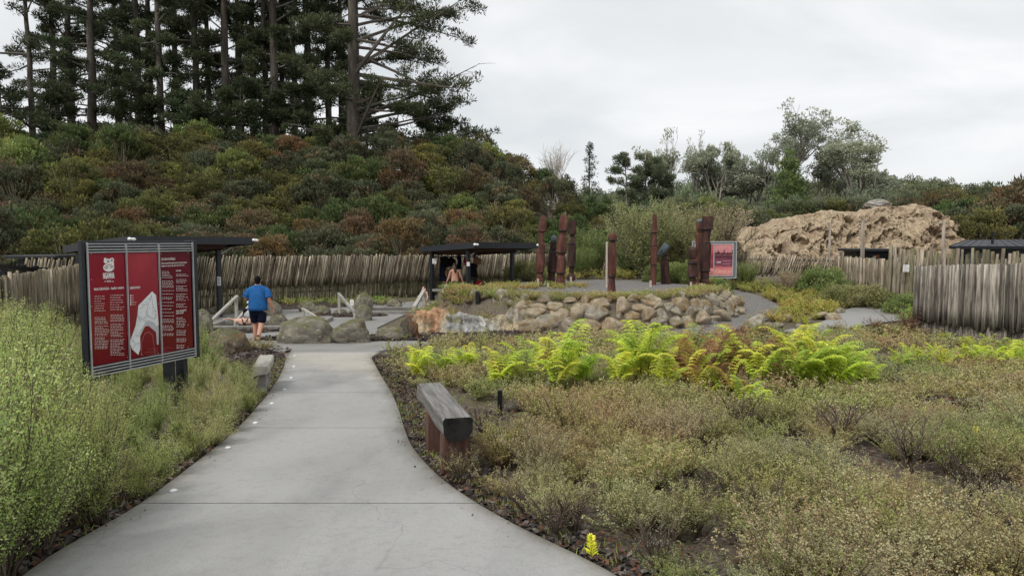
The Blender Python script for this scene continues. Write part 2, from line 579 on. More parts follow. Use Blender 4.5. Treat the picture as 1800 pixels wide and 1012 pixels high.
def concrete_mat(name, c, patch=False):
    m, nt, N, L, B = new_mat(name)
    n = noise_node(nt, 1.1, 8, 0.6, (1, 0.55, 1), False)
    n2 = noise_node(nt, 160, 3, 0.6, None, False)
    n3 = noise_node(nt, 14, 8, 0.7, None, False)
    a = ramp(nt, n.outputs['Fac'], [(0.3, [v * 0.88 for v in c]), (0.5, c), (0.7, [v * 1.07 for v in c])]).outputs[0]
    if patch:
        tc = N.new('ShaderNodeTexCoord')
        sx = N.new('ShaderNodeSeparateXYZ')
        L.new(tc.outputs['Object'], sx.inputs[0])
        # dry, paler band towards the far right of the path
        w = N.new('ShaderNodeMath'); w.operation = 'MULTIPLY_ADD'
        w.inputs[1].default_value = 1.1
        w.inputs[2].default_value = 0.0
        L.new(sx.outputs['X'], w.inputs[0])
        ad = N.new('ShaderNodeMath'); ad.operation = 'ADD'
        L.new(w.outputs[0], ad.inputs[0]); L.new(sx.outputs['Y'], ad.inputs[1])
        nz = noise_node(nt, 1.3, 8, 0.65, (1, 2.4, 1), False)
        mz = N.new('ShaderNodeMath'); mz.operation = 'MULTIPLY_ADD'
        mz.inputs[1].default_value = 4.5
        L.new(nz.outputs['Fac'], mz.inputs[0]); L.new(ad.outputs[0], mz.inputs[2])
        mr = N.new('ShaderNodeMapRange')
        mr.inputs[1].default_value = 10.9; mr.inputs[2].default_value = 12.2
        L.new(mz.outputs[0], mr.inputs[0])
        mr2 = N.new('ShaderNodeMapRange')
        mr2.inputs[1].default_value = 16.6; mr2.inputs[2].default_value = 15.9
        L.new(sx.outputs['Y'], mr2.inputs[0])
        mm = N.new('ShaderNodeMath'); mm.operation = 'MULTIPLY'
        L.new(mr.outputs[0], mm.inputs[0]); L.new(mr2.outputs[0], mm.inputs[1])
        ml = N.new('ShaderNodeMath'); ml.operation = 'MULTIPLY'; ml.inputs[1].default_value = .85
        L.new(mm.outputs[0], ml.inputs[0])
        a = mixc(nt, ml.outputs[0], a, (0.47, 0.44, 0.385))
        nd = noise_node(nt, .8, 9, .7, (1.6, .5, 1), False)
        dp = ramp(nt, nd.outputs['Fac'], [(.34, (.86, .86, .865)), (.5, (1, 1, 1))]).outputs[0]  # dark blotches: damp stains and shrub shade put into the colour
        a = mixc(nt, 1.0, a, dp, 'MULTIPLY')
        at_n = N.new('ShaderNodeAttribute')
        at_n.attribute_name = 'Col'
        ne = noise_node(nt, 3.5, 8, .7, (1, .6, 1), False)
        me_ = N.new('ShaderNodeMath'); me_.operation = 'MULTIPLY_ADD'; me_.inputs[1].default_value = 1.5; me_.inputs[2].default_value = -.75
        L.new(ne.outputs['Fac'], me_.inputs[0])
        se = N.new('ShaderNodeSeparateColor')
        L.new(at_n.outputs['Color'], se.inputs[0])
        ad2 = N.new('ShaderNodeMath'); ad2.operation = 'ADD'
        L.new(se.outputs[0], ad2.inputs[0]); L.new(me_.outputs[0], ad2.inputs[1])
        ed = ramp(nt, ad2.outputs[0], [(.02, (.5, .47, .41)), (.42, (.84, .83, .8)), (.8, (1, 1, 1))]).outputs[0]  # edges darkened in the colour: dirt staining plus painted edge shade
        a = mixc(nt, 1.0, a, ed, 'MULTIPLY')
        # faint trodden marks and a few hairline cracks
        nc = noise_node(nt, .55, 4, .55, (1, .8, 1), False)
        ck = ramp(nt, nc.outputs['Fac'], [(.4965, (1, 1, 1)), (.4995, (.62, .61, .6)), (.5025, (1, 1, 1))]).outputs[0]
        a = mixc(nt, .55, a, ck, 'MULTIPLY')
    sp = ramp(nt, n2.outputs['Fac'], [(0.3, (0.74, 0.74, 0.74)), (0.6, (1.1, 1.1, 1.1))]).outputs[0]
    st = ramp(nt, n3.outputs['Fac'], [(0.32, (0.82, 0.81, 0.79)), (0.5, (1, 1, 1))]).outputs[0]
    a = mixc(nt, 1.0, a, sp, 'MULTIPLY')
    a = mixc(nt, 0.8, a, st, 'MULTIPLY')
    L.new(a, B.inputs['Base Color'])
    rr = ramp(nt, n.outputs['Fac'], [(0.3, (0.36,) * 3), (0.6, (0.6,) * 3)]).outputs[0]
    L.new(rr, B.inputs['Roughness'])
    B.inputs['Specular IOR Level'].default_value = 0.4
    bump(nt, n2.outputs['Fac'], 0.25, 0.004)
    return m


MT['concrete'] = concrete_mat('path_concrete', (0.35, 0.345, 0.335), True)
MT['concrete2'] = concrete_mat('plaza_concrete', (0.27, 0.265, 0.25))
MT['curb'] = mat('dark_path_edge', (0.05, 0.052, 0.045), 8, 6, 0.9)


def water_mat():
    m, nt, N, L, B = new_mat('dark_spring_water')
    n = noise_node(nt, 3, 4)
    L.new(ramp(nt, n.outputs['Fac'], [(0.3, (0.03, 0.03, 0.025)), (0.7, (0.07, 0.068, 0.055))]).outputs[0], B.inputs['Base Color'])
    B.inputs['Roughness'].default_value = 0.12
    nb = noise_node(nt, 8, 3)
    bump(nt, nb.outputs['Fac'], 0.15, 0.02)
    return m


MT['water'] = water_mat()

# ------------------------------------------------------------------ world, sun
w = bpy.data.worlds.new('World')
scene.world = w
w.use_nodes = True
nt = w.node_tree
bg = nt.nodes['Background']
bg.inputs['Strength'].default_value = 0.1
SUN = Vector((-0.45, -0.5, 0.85)).normalized()
sky = nt.nodes.new('ShaderNodeTexSky')
sky.sky_type = 'NISHITA'
sky.sun_disc = False
sky.sun_elevation = math.asin(SUN.z)
sky.sun_rotation = math.atan2(SUN.x, SUN.y)
tc = nt.nodes.new('ShaderNodeTexCoord')
mp = nt.nodes.new('ShaderNodeMapping')
mp.inputs['Scale'].default_value = (1.0, 1.0, 2.6)
mp.inputs['Location'].default_value = (0.35, 0.1, 0.2)
nt.links.new(tc.outputs['Generated'], mp.inputs[0])
n1 = nt.nodes.new('ShaderNodeTexNoise')
n1.inputs['Scale'].default_value = 2.6
n1.inputs['Detail'].default_value = 6
n1.inputs['Roughness'].default_value = 0.5
n1.inputs['Distortion'].default_value = 0.5
nt.links.new(mp.outputs[0], n1.inputs['Vector'])
rp = ramp(nt, n1.outputs['Fac'], [(0.3, (0.66, 0.695, 0.725)), (0.5, (0.775, 0.797, 0.812)), (0.68, (0.93, 0.935, 0.94))])
sc_ = nt.nodes.new('ShaderNodeVectorMath')
sc_.operation = 'SCALE'
sc_.inputs['Scale'].default_value = 11.0
nt.links.new(rp.outputs[0], sc_.inputs[0])
mx = nt.nodes.new('ShaderNodeMix')
mx.data_type = 'RGBA'
mx.inputs[0].default_value = 0.94
nt.links.new(sky.outputs[0], mx.inputs[6])
nt.links.new(sc_.outputs[0], mx.inputs[7])
nt.links.new(mx.outputs[2], bg.inputs['Color'])

sl = bpy.data.lights.new('sun', 'SUN')
sl.energy = 2.3
sl.angle = math.radians(14)
sl.color = (1.0, 0.965, 0.91)
so = bpy.data.objects.new('sun', sl)
COL.objects.link(so)
so.location = (-20, -20, 40)
so.rotation_euler = SUN.to_track_quat('Z', 'Y').to_euler()

scene.view_settings.view_transform = 'Standard'
scene.view_settings.look = 'None'
scene.view_settings.exposure = 0
scene.cycles.max_bounces = 5
scene.cycles.diffuse_bounces = 3
scene.cycles.use_denoising = True
# ------------------------------------------------------------------ ground sheet
def axis(parts):
    out = []
    for a, b, s in parts:
        out += list(np.arange(a, b, s))
    return np.array(out + [parts[-1][1]])


gx = axis([(-900, -200, 100), (-200, -60, 10), (-60, -20, 2.5), (-20, 20, 0.4), (20, 60, 2.5), (60, 240, 10), (240, 900, 60)])
gy = axis([(-60, -8, 6), (-8, 46, 0.4), (46, 100, 2), (100, 260, 8), (260, 1800, 140)])
X, Y = np.meshgrid(gx, gy)
Z = ground(X, Y)
bmp = np.array([[noise.noise(Vector((x * 0.9, y * 0.9, 3))) for x in gx] for y in gy])
near = (np.abs(X) < 20) & (Y < 46)
nx, ny = len(gx), len(gy)
Z = Z + np.where(near, 0.012 * bmp, 0.2 * bmp * (Y > 46)) - np.where(near, 0.014, 0)
idx = np.arange(nx * ny).reshape(ny, nx)
F = np.stack([idx[:-1, :-1], idx[:-1, 1:], idx[1:, 1:], idx[1:, :-1]], -1).reshape(-1, 4)
g = Geo().add(np.stack([X, Y, Z], -1).reshape(-1, 3), F)
tag(g.build('ground', MT['ground'], smooth=True), kind='structure')

# ------------------------------------------------------------------ concrete path and plaza
LP = [(45, 1012), (130, 960), (235, 903), (330, 830), (400, 775), (430, 745), (470, 698), (490, 668), (500, 645), (503, 630), (497, 621)]
RP = [(1080, 1012), (960, 960), (845, 898), (770, 845), (722, 790), (708, 750), (700, 720), (688, 693), (668, 660), (652, 630)]
Lw = sorted([(p.y, p.x) for p in (hit(*q) for q in LP)])
Rw = sorted([(p.y, p.x) for p in (hit(*q) for q in RP)])
Lw = [(-8, -0.6), (-2, -1.3), (1.5, -2.05)] + Lw
Rw = [(-8, 3.4), (-2, 2.6), (1.5, 1.45)] + Rw
PEND = 16.35


def smooth_interp(P, y, wdw=0.5):
    ys, xs = np.array(P).T
    o = np.linspace(-wdw, wdw, 9)
    return np.mean([np.interp(np.asarray(y) + k, ys, xs) for k in o], 0)


# the cross path and the pool plaza further on: left and right borders
LQ = [(16.35, -5.42), (16.9, -5.75), (17.6, -6.35), (18.3, -7.1), (19.2, -7.9), (20.6, -9.0), (22.2, -10.6), (24.2, -13.0), (27.5, -12.6), (29.3, -8.6), (31.0, -5.6), (32.5, -4.4)]
RQ = [(16.35, -3.2), (17.0, -3.05), (17.6, -2.5), (18.3, -2.15), (18.9, -2.15), (19.8, -3.1), (20.8, -3.9), (22.5, -4.3), (25.5, -4.1), (28.0, -3.9), (30.0, -3.6), (32.5, -3.3)]


def xl(y):
    y = np.asarray(y, float)
    return np.where(y < PEND, smooth_interp(Lw, y, 0.35), np.interp(y, *np.array(LQ).T))


def xr(y):
    y = np.asarray(y, float)
    return np.where(y < PEND, smooth_interp(Rw, y, 0.35), np.interp(y, *np.array(RQ).T))


def strip(g, ys, fl, fr, lift, thick, nx=8, edge=False):
    """slab following the ground between two borders"""
    ys = np.asarray(ys)
    L_, R_ = fl(ys), fr(ys)
    t = np.linspace(0, 1, nx) if not edge else np.array([0, .015, .04, .08, .14, .25, .5, .75, .86, .92, .96, .985, 1])
    nx = len(t)
    Xs = L_[:, None] * (1 - t) + R_[:, None] * t
    Ys = np.repeat(ys[:, None], nx, 1)
    Zs = ground(Xs, Ys) + lift
    n = len(ys)
    ids = np.arange(n * nx).reshape(n, nx)
    F = np.stack([ids[:-1, :-1], ids[:-1, 1:], ids[1:, 1:], ids[1:, :-1]], -1).reshape(-1, 4)
    top = np.stack([Xs, Ys, Zs], -1).reshape(-1, 3)
    ring = np.concatenate([ids[0, :], ids[1:, -1], ids[-1, -2::-1], ids[-2:0:-1, 0]])
    rim = top[ring]
    low = rim.copy()
    low[:, 2] -= thick
    m = len(ring)
    a = np.arange(m)
    b = (a + 1) % m
    F2 = np.stack([a, a + m, b + m, b], -1)
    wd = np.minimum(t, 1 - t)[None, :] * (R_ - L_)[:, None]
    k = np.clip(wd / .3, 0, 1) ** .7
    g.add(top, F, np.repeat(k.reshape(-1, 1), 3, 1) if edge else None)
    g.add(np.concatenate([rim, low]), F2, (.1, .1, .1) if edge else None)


JOINTS = [-8, -5.4, -2.8, -0.2, 2.4, 4.97, 7.65, 10.2, 12.75, 14.6, PEND]
g = Geo()
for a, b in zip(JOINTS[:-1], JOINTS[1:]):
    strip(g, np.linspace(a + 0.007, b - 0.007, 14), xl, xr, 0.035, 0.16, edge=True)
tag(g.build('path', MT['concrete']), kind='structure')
g = Geo()
strip(g, np.linspace(-8, PEND + 0.2, 80), lambda y: xl(np.minimum(y, PEND)) + 0.01, lambda y: xr(np.minimum(y, PEND)) - 0.01, 0.012, 0.1)
tag(g.build('path_joint_base', MT['curb']), kind='structure')
g = Geo()
strip(g, np.arange(PEND + 0.007, 32.5, 0.15), xl, xr, 0.031, 0.14, 12)
tag(g.build('plaza', MT['concrete2']), kind='structure')

# side path to the gate on the right
SP_lo = [(1352, 600), (1430, 590), (1480, 580), (1540, 569), (1620, 561)]
SP_hi = [(1340, 590), (1440, 569), (1485, 545), (1515, 539), (1560, 541), (1612, 546)]
GV_in = [(1075, 596), (1195, 581), (1262, 558), (1300, 537), (1292, 522), (1262, 513), (1225, 510)]
GV_out = [(1130, 606), (1295, 582), (1365, 557), (1378, 545), (1352, 526), (1310, 513), (1268, 506)]


def ribbon(name, A, B, m, lift, n=60, nx=7):
    A = [hit(*p) for p in A]
    B = [hit(*p) for p in B]

    def res(P):
        P = np.array([p[:] for p in P])[:, :2]
        s = np.concatenate([[0], np.cumsum(np.linalg.norm(np.diff(P, axis=0), axis=1))])
        s /= s[-1]
        q = np.linspace(0, 1, n)
        o = np.linspace(-0.06, 0.06, 7)
        return np.mean([np.stack([np.interp(np.clip(q + k, 0, 1), s, P[:, i]) for i in (0, 1)], -1) for k in o], 0)
    a, b = res(A), res(B)
    t = np.linspace(0, 1, nx)[None, :, None]
    P = a[:, None] * (1 - t) + b[:, None] * t
    Zs = ground(P[..., 0], P[..., 1]) + lift
    ids = np.arange(n * nx).reshape(n, nx)
    F = np.stack([ids[:-1, :-1], ids[:-1, 1:], ids[1:, 1:], ids[1:, :-1]], -1).reshape(-1, 4)
    o = Geo().add(np.concatenate([P, Zs[..., None]], -1).reshape(-1, 3), F).build(name, m, None, True)
    tag(o, kind='structure')
    return a, b


sp = ribbon('side_path', SP_lo, SP_hi, MT['concrete2'], 0.03)
gv = ribbon('gravel_path', GV_in, GV_out, MT['gravel'], 0.022)


def in_poly(x, y, P):
    x = np.asarray(x); y = np.asarray(y)
    c = np.zeros(x.shape, bool)
    n = len(P)
    for i in range(n):
        x1, y1 = P[i]
        x2, y2 = P[(i + 1) % n]
        k = ((y1 > y) != (y2 > y)) & (x < (x2 - x1) * (y - y1) / (y2 - y1 + 1e-12) + x1)
        c ^= k
    return c


SPP = np.concatenate([sp[0], sp[1][::-1]])
GVP = np.concatenate([gv[0], gv[1][::-1]])


def patch(name, cx, cy, rx, ry, m, lift=0.05, dome=0.06, rot=0.0, seed=0, kind='structure'):
    """irregular bed of loose material"""
    V = [(cx, cy, gz(cx, cy) + lift + dome)]
    F3 = []
    nr, ns = 7, 48
    for i in range(1, nr + 1):
        for k in range(ns):
            a = 2 * PI * k / ns
            q = i / nr * (1 + 0.16 * noise.noise(Vector((math.cos(a) * 1.6 + seed, math.sin(a) * 1.6, 2.2))) + 0.05 * noise.noise(Vector((math.cos(a) * 6, math.sin(a) * 6, seed))))
            x0, y0 = math.cos(a) * rx * q, math.sin(a) * ry * q
            x, y = cx + x0 * math.cos(rot) - y0 * math.sin(rot), cy + x0 * math.sin(rot) + y0 * math.cos(rot)
            z = gz(x, y) + lift + dome * (1 - (i / nr) ** 2) + 0.03 * noise.noise(Vector((x * 3, y * 3, 1))) * (i < nr)
            if i == nr: z -= lift + 0.03
            V.append((x, y, z))
    F4 = []
    for k in range(ns):
        F3.append((0, 1 + k, 1 + (k + 1) % ns))
        for i in range(nr - 1):
            a = 1 + i * ns
            F4.append((a + k, a + ns + k, a + ns + (k + 1) % ns, a + (k + 1) % ns))
    o = Geo().add(V, [np.array(F3), np.array(F4)]).build(name, m, None, True)
    return tag(o, kind=kind)


patch('mulch_bed', -4.6, 19.75, 2.6, 0.65, MT['mulch'], 0.05, 0.05, 0.0, 1)
patch('mulch_bed', -1.2, 20.9, 2.5, 1.5, MT['mulch'], 0.05, 0.03, 0.0, 2)
patch('mulch_bed', -8.7, 21.6, 1.9, 0.75, MT['mulch'], 0.05, 0.03, 0.1, 3)
patch('mulch_bed', -6.0, 26.1, 1.5, 0.6, MT['mulch'], 0.05, 0.04, 0.1, 4)
patch('mulch_bed', -8.2, 30.6, 4.2, 1.7, MT['mulch'], 0.05, 0.05, 0.6, 5)
patch('mulch_bed', -7.0, 15.2, 2.3, 2.9, MT['mulch'], 0.03, 0.04, 0.25, 6)
patch('mulch_bed', -9.4, 18.9, 1.7, 1.5, MT['mulch'], 0.03, 0.05, 0.7, 9)
patch('mulch_bed', 5.6, 9.0, 0.8, 0.5, MT['mulch'], 0.02, 0.02, 0.0, 7)
patch('gravel_terrace', 3.6, 30.6, 4.4, 5.2, MT['gravel'], 0.03, 0.0, 0.0, 10)
patch('mulch_bed', 7.2, 20.2, 1.6, 1.6, MT['mulch'], 0.03, 0.1, 0.4, 8)
g = Geo()
ys = np.linspace(2.5, 15.6, 90)
strip(g, ys, lambda y: xr(y) - 0.02, lambda y: xr(y) + 0.22 + 0.08 * np.sin(y * 2.3) + 0.28 * sstep(8, 12, y), 0.012, 0.08, 6)
tag(g.build('mulch_edging', MT['mulch']), kind='structure')
g = Geo()
strip(g, ys, lambda y: xl(y) - 0.45 - 0.1 * np.sin(y * 1.9), lambda y: xl(y) + 0.02, 0.01, 0.08, 6)
tag(g.build('mulch_edging', MT['mulch']), kind='structure')

# loose bark chips and litter along both edges: nobody could count them
g = Geo()


def chips(x, y, size, lift=0.03):
    n = len(x)
    z = ground(x, y) + lift
    a = rng.uniform(0, 2 * PI, n)
    L = size * rng.uniform(0.6, 1.6, n)
    W = L * rng.uniform(0.3, 0.7, n)
    t = rng.normal(0, 0.35, (n, 2))
    dx = np.stack([np.cos(a), np.sin(a), t[:, 0]], -1) * L[:, None]
    dy = np.stack([-np.sin(a), np.cos(a), t[:, 1]], -1) * W[:, None]
    c = np.stack([x, y, z], -1)
    q = rng.uniform(0.3, 1, (n, 1))
    V = np.stack([c - dx, c - dy * (0.5 + q), c + dx, c + dy * 1.2], 1).reshape(-1, 3)
    pal = np.array([(0.05, 0.035, 0.03), (0.11, 0.085, 0.07), (0.19, 0.165, 0.15), (0.14, 0.07, 0.045), (0.075, 0.07, 0.065)])
    col = pal[rng.integers(0, 5, n)] * rng.uniform(0.6, 1.2, (n, 1))
    g.add(V, np.arange(4 * n).reshape(n, 4), np.repeat(col, 4, 0))


yy = rng.uniform(2.5, 15.8, 7000)
chips(xr(yy) + 0.03 + np.abs(rng.normal(0, 0.28, 7000)), yy, 0.022)
yy = rng.uniform(2.5, 15.8, 5000)
chips(xl(yy) - 0.03 - np.abs(rng.normal(0, 0.3, 5000)), yy, 0.022)
for cx, cy, rx, ry, n in ((-4.6, 19.75, 2.6, 0.65, 1400), (-1.2, 20.9, 2.4, 1.4, 1800), (-8.7, 21.6, 1.8, 0.7, 900), (-6, 26.1, 1.4, 0.55, 600), (-8.2, 30.6, 3.6, 1.6, 1500), (-7.0, 15.2, 2.1, 2.7, 2600), (-9.4, 18.9, 1.6, 1.4, 800), (5.6, 9, 0.8, 0.5, 700), (7.2, 20.2, 1.6, 1.6, 900)):
    a = rng.uniform(0, 2 * PI, n)
    r = np.sqrt(rng.uniform(0, 1, n))
    chips(cx + rx * r * np.cos(a), cy + ry * r * np.sin(a), 0.035, 0.09)
xx = rng.uniform(-1, 8, 9000)
yy = rng.uniform(3, 9, 9000)
k = xx > xr(yy) + 0.1
chips(xx[k], yy[k], 0.02, 0.01)
yy = rng.uniform(3, 16, 260)
ee = np.abs(rng.normal(0, .1, 260)) + .01
sd_ = rng.random(260) < .5
xx = np.where(sd_, xl(yy) + ee, xr(yy) - ee)
chips(xx, yy, 0.008, 0.042)
tag(g.build('bark_litter', MT['chip']), 'loose dark bark chips and dry litter along the path edges and beds', 'bark litter', kind='stuff')
# ------------------------------------------------------------------ foliage generators
def unit(v):
    return v / (np.linalg.norm(v, axis=-1, keepdims=True) + 1e-9)


def rand_dir(n):
    return unit(rng.normal(0, 1, (n, 3)))


def leaf_tris(g, c, d, L, W, col):
    n = len(c)
    s = unit(np.cross(d, rand_dir(n)))
    L = np.broadcast_to(L, (n,))[:, None]
    W = np.broadcast_to(W, (n,))[:, None]
    V = np.stack([c - s * W * 0.5 + d * L * 0.3, c + s * W * 0.5 + d * L * 0.25, c + d * L], 1).reshape(-1, 3)
    g.add(V, np.arange(3 * n).reshape(n, 3), np.repeat(col, 3, 0))


def leaf_quads(g, c, d, L, W, col):
    n = len(c)
    s = unit(np.cross(d, rand_dir(n)))
    L = np.broadcast_to(L, (n,))[:, None]
    W = np.broadcast_to(W, (n,))[:, None]
    V = np.stack([c, c + d * L * 0.5 + s * W * 0.5, c + d * L, c + d * L * 0.45 - s * W * 0.5], 1).reshape(-1, 3)
    g.add(V, np.arange(4 * n).reshape(n, 4), np.repeat(col, 4, 0))


def pal_pick(pal, n, jit=0.18):
    pal = np.array(pal, float)
    return pal[rng.integers(0, len(pal), n)] * rng.uniform(1 - jit, 1 + jit, (n, 1))


def twiggy(g, h, spread, nstem, ntwig, nleaf, leafL, leafW, pal, stemcol, lean=0.5, bare=0.25, twigL=0.35, r0=0.005, up=0.6, tipcol=None, dead=0.0, sides=3, hvar=(0.65, 1.05)):
    """manuka-like shrub: several stems, many side twigs, tiny leaves along the twigs"""
    LC, LD, LK = [], [], []
    for i in range(nstem):
        az = rng.uniform(0, 2 * PI)
        ln = lean * rng.uniform(0.2, 1.0)
        hh = h * rng.uniform(*hvar)
        n = 6
        t = np.linspace(0, 1, n)
        R = spread * ln * t ** 1.15
        wob = np.cumsum(rng.normal(0, 0.02 * h, (n, 2)), 0)
        b = rng.normal(0, 0.03 * spread, 2)
        P = np.stack([b[0] + R * math.cos(az) + wob[:, 0], b[1] + R * math.sin(az) + wob[:, 1], hh * t - 0.02], -1)
        col = np.array(stemcol) * rng.uniform(0.6, 1.3)
        g.tube(P, np.linspace(r0 * rng.uniform(0.7, 1.4), r0 * 0.25, n), sides, col, False)
        isdead = rng.random() < dead
        for k in range(ntwig):
            s = bare + (1 - bare) * (k + rng.random()) / ntwig
            q = np.array([np.interp(s, t, P[:, j]) for j in range(3)])
            a2 = rng.uniform(0, 2 * PI)
            d = unit(np.array([math.cos(a2) * (1 - up) + 0.4 * math.cos(az) * ln, math.sin(a2) * (1 - up) + 0.4 * math.sin(az) * ln, up * rng.uniform(0.5, 1.2)]))
            l = twigL * h * rng.uniform(0.5, 1.1) * (1.15 - 0.6 * s)
            e = q + d * l + np.array([0, 0, 0.1 * l])
            g.tube([q, (q + e) / 2 + rng.normal(0, 0.04 * l, 3), e], [r0 * 0.4, r0 * 0.3, r0 * 0.15], sides, col * 1.25, False)
            if isdead and rng.random() < 0.85: continue
            m = max(2, int(nleaf * l / (twigL * h)))
            u = rng.uniform(0.12, 1.02, m)
            c = q + (e - q) * u[:, None] + rng.normal(0, 0.018 * h, (m, 3))
            LC.append(c)
            LD.append(unit(d * 0.8 + rng.normal(0, 0.65, (m, 3))))
            kk = pal_pick(pal, 1, 0.1) * 0.55 + pal_pick(pal, m, 0.2) * 0.45
            if tipcol is not None:
                w_ = (u > 0.75)[:, None] * rng.uniform(0, 0.8, (m, 1))
                kk = kk * (1 - w_) + np.array(tipcol) * w_
            LK.append(kk)
    if LC:
        c = np.concatenate(LC)
        n = len(c)
        leaf_tris(g, c, np.concatenate(LD), leafL * rng.uniform(0.6, 1.3, n), leafW * rng.uniform(0.7, 1.3, n), np.concatenate(LK))
    return g


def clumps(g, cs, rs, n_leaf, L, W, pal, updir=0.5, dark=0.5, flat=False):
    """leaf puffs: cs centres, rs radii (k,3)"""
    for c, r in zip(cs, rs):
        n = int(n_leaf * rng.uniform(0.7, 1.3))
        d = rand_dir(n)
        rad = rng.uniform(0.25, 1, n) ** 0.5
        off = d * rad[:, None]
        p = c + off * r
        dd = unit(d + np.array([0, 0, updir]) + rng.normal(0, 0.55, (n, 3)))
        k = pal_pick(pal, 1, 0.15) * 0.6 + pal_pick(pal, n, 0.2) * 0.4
        k = k * (dark + (1 - dark) * np.clip(0.55 + 0.6 * off[:, 2:3], 0, 1))  # shade painted in: leaf colour darkens towards each puff's underside
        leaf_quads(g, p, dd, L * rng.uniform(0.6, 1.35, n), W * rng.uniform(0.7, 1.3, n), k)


def kanuka(h=3.8, w=3.8, pal=None, n_clump=34, n_leaf=95, L=0.26, W=0.11, stem=(0.09, 0.07, 0.055), low=0.3, flat=0.36, alt=None):
    g = Geo()
    cs, rs = [], []
    for i in range(n_clump):
        r = math.sqrt(random.random()) * w / 2
        a = random.uniform(0, 2 * PI)
        top = h * (0.5 + 0.42 * math.sqrt(max(0, 1 - (r / (w / 2)) ** 2)))
        z = top * random.uniform(0.82, 1.06) if random.random() > low else random.uniform(0.25, 0.6) * h
        s = random.uniform(0.5, 1.35)
        cs.append(np.array([r * math.cos(a), r * math.sin(a), z]))
        rs.append(np.array([0.5 * s, 0.5 * s, flat * s * .9]) * (w / 3.8))
    alt = alt or pal
    ka = [i for i in range(n_clump) if random.random() < .16]
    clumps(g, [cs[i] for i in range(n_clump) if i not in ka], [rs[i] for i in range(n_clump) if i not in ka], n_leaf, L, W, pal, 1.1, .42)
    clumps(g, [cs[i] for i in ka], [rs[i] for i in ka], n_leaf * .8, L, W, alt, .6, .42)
    for i in range(0, n_clump, 2):
        c = cs[i]
        b = np.array([random.uniform(-0.25, 0.25), random.uniform(-0.25, 0.25), -0.4])
        m = b + (c - b) * 0.5 + np.array([-(c - b)[0] * 0.2, -(c - b)[1] * 0.2, 0.1])
        g.tube([b, m, c], [0.06, 0.04, 0.015], 4, np.array(stem) * random.uniform(0.7, 1.6), False)
    return g


PAL = {
    'grey': [(0.052, 0.059, 0.03), (0.066, 0.072, 0.04), (0.04, 0.047, 0.024), (0.084, 0.087, 0.052)],
    'olive': [(0.07, 0.07, 0.025), (0.09, 0.085, 0.031), (0.053, 0.057, 0.02)],
    'green': [(0.05, 0.067, 0.024), (0.066, 0.085, 0.03), (0.037, 0.05, 0.018)],
    'yellow': [(0.105, 0.1, 0.028), (0.13, 0.12, 0.036), (0.08, 0.08, 0.024)],
    'brown': [(0.1, 0.068, 0.038), (0.12, 0.082, 0.046), (0.075, 0.06, 0.034), (0.065, 0.062, 0.032)],
    'rust': [(0.1, 0.064, 0.026), (0.085, 0.058, 0.028), (0.075, 0.066, 0.03), (0.12, 0.074, 0.03)],
    'dark': [(0.022, 0.034, 0.016), (0.034, 0.048, 0.022), (0.016, 0.025, 0.013)],
    'lime': [(0.1, 0.125, 0.035), (0.14, 0.155, 0.05), (0.085, 0.11, 0.032)],
}


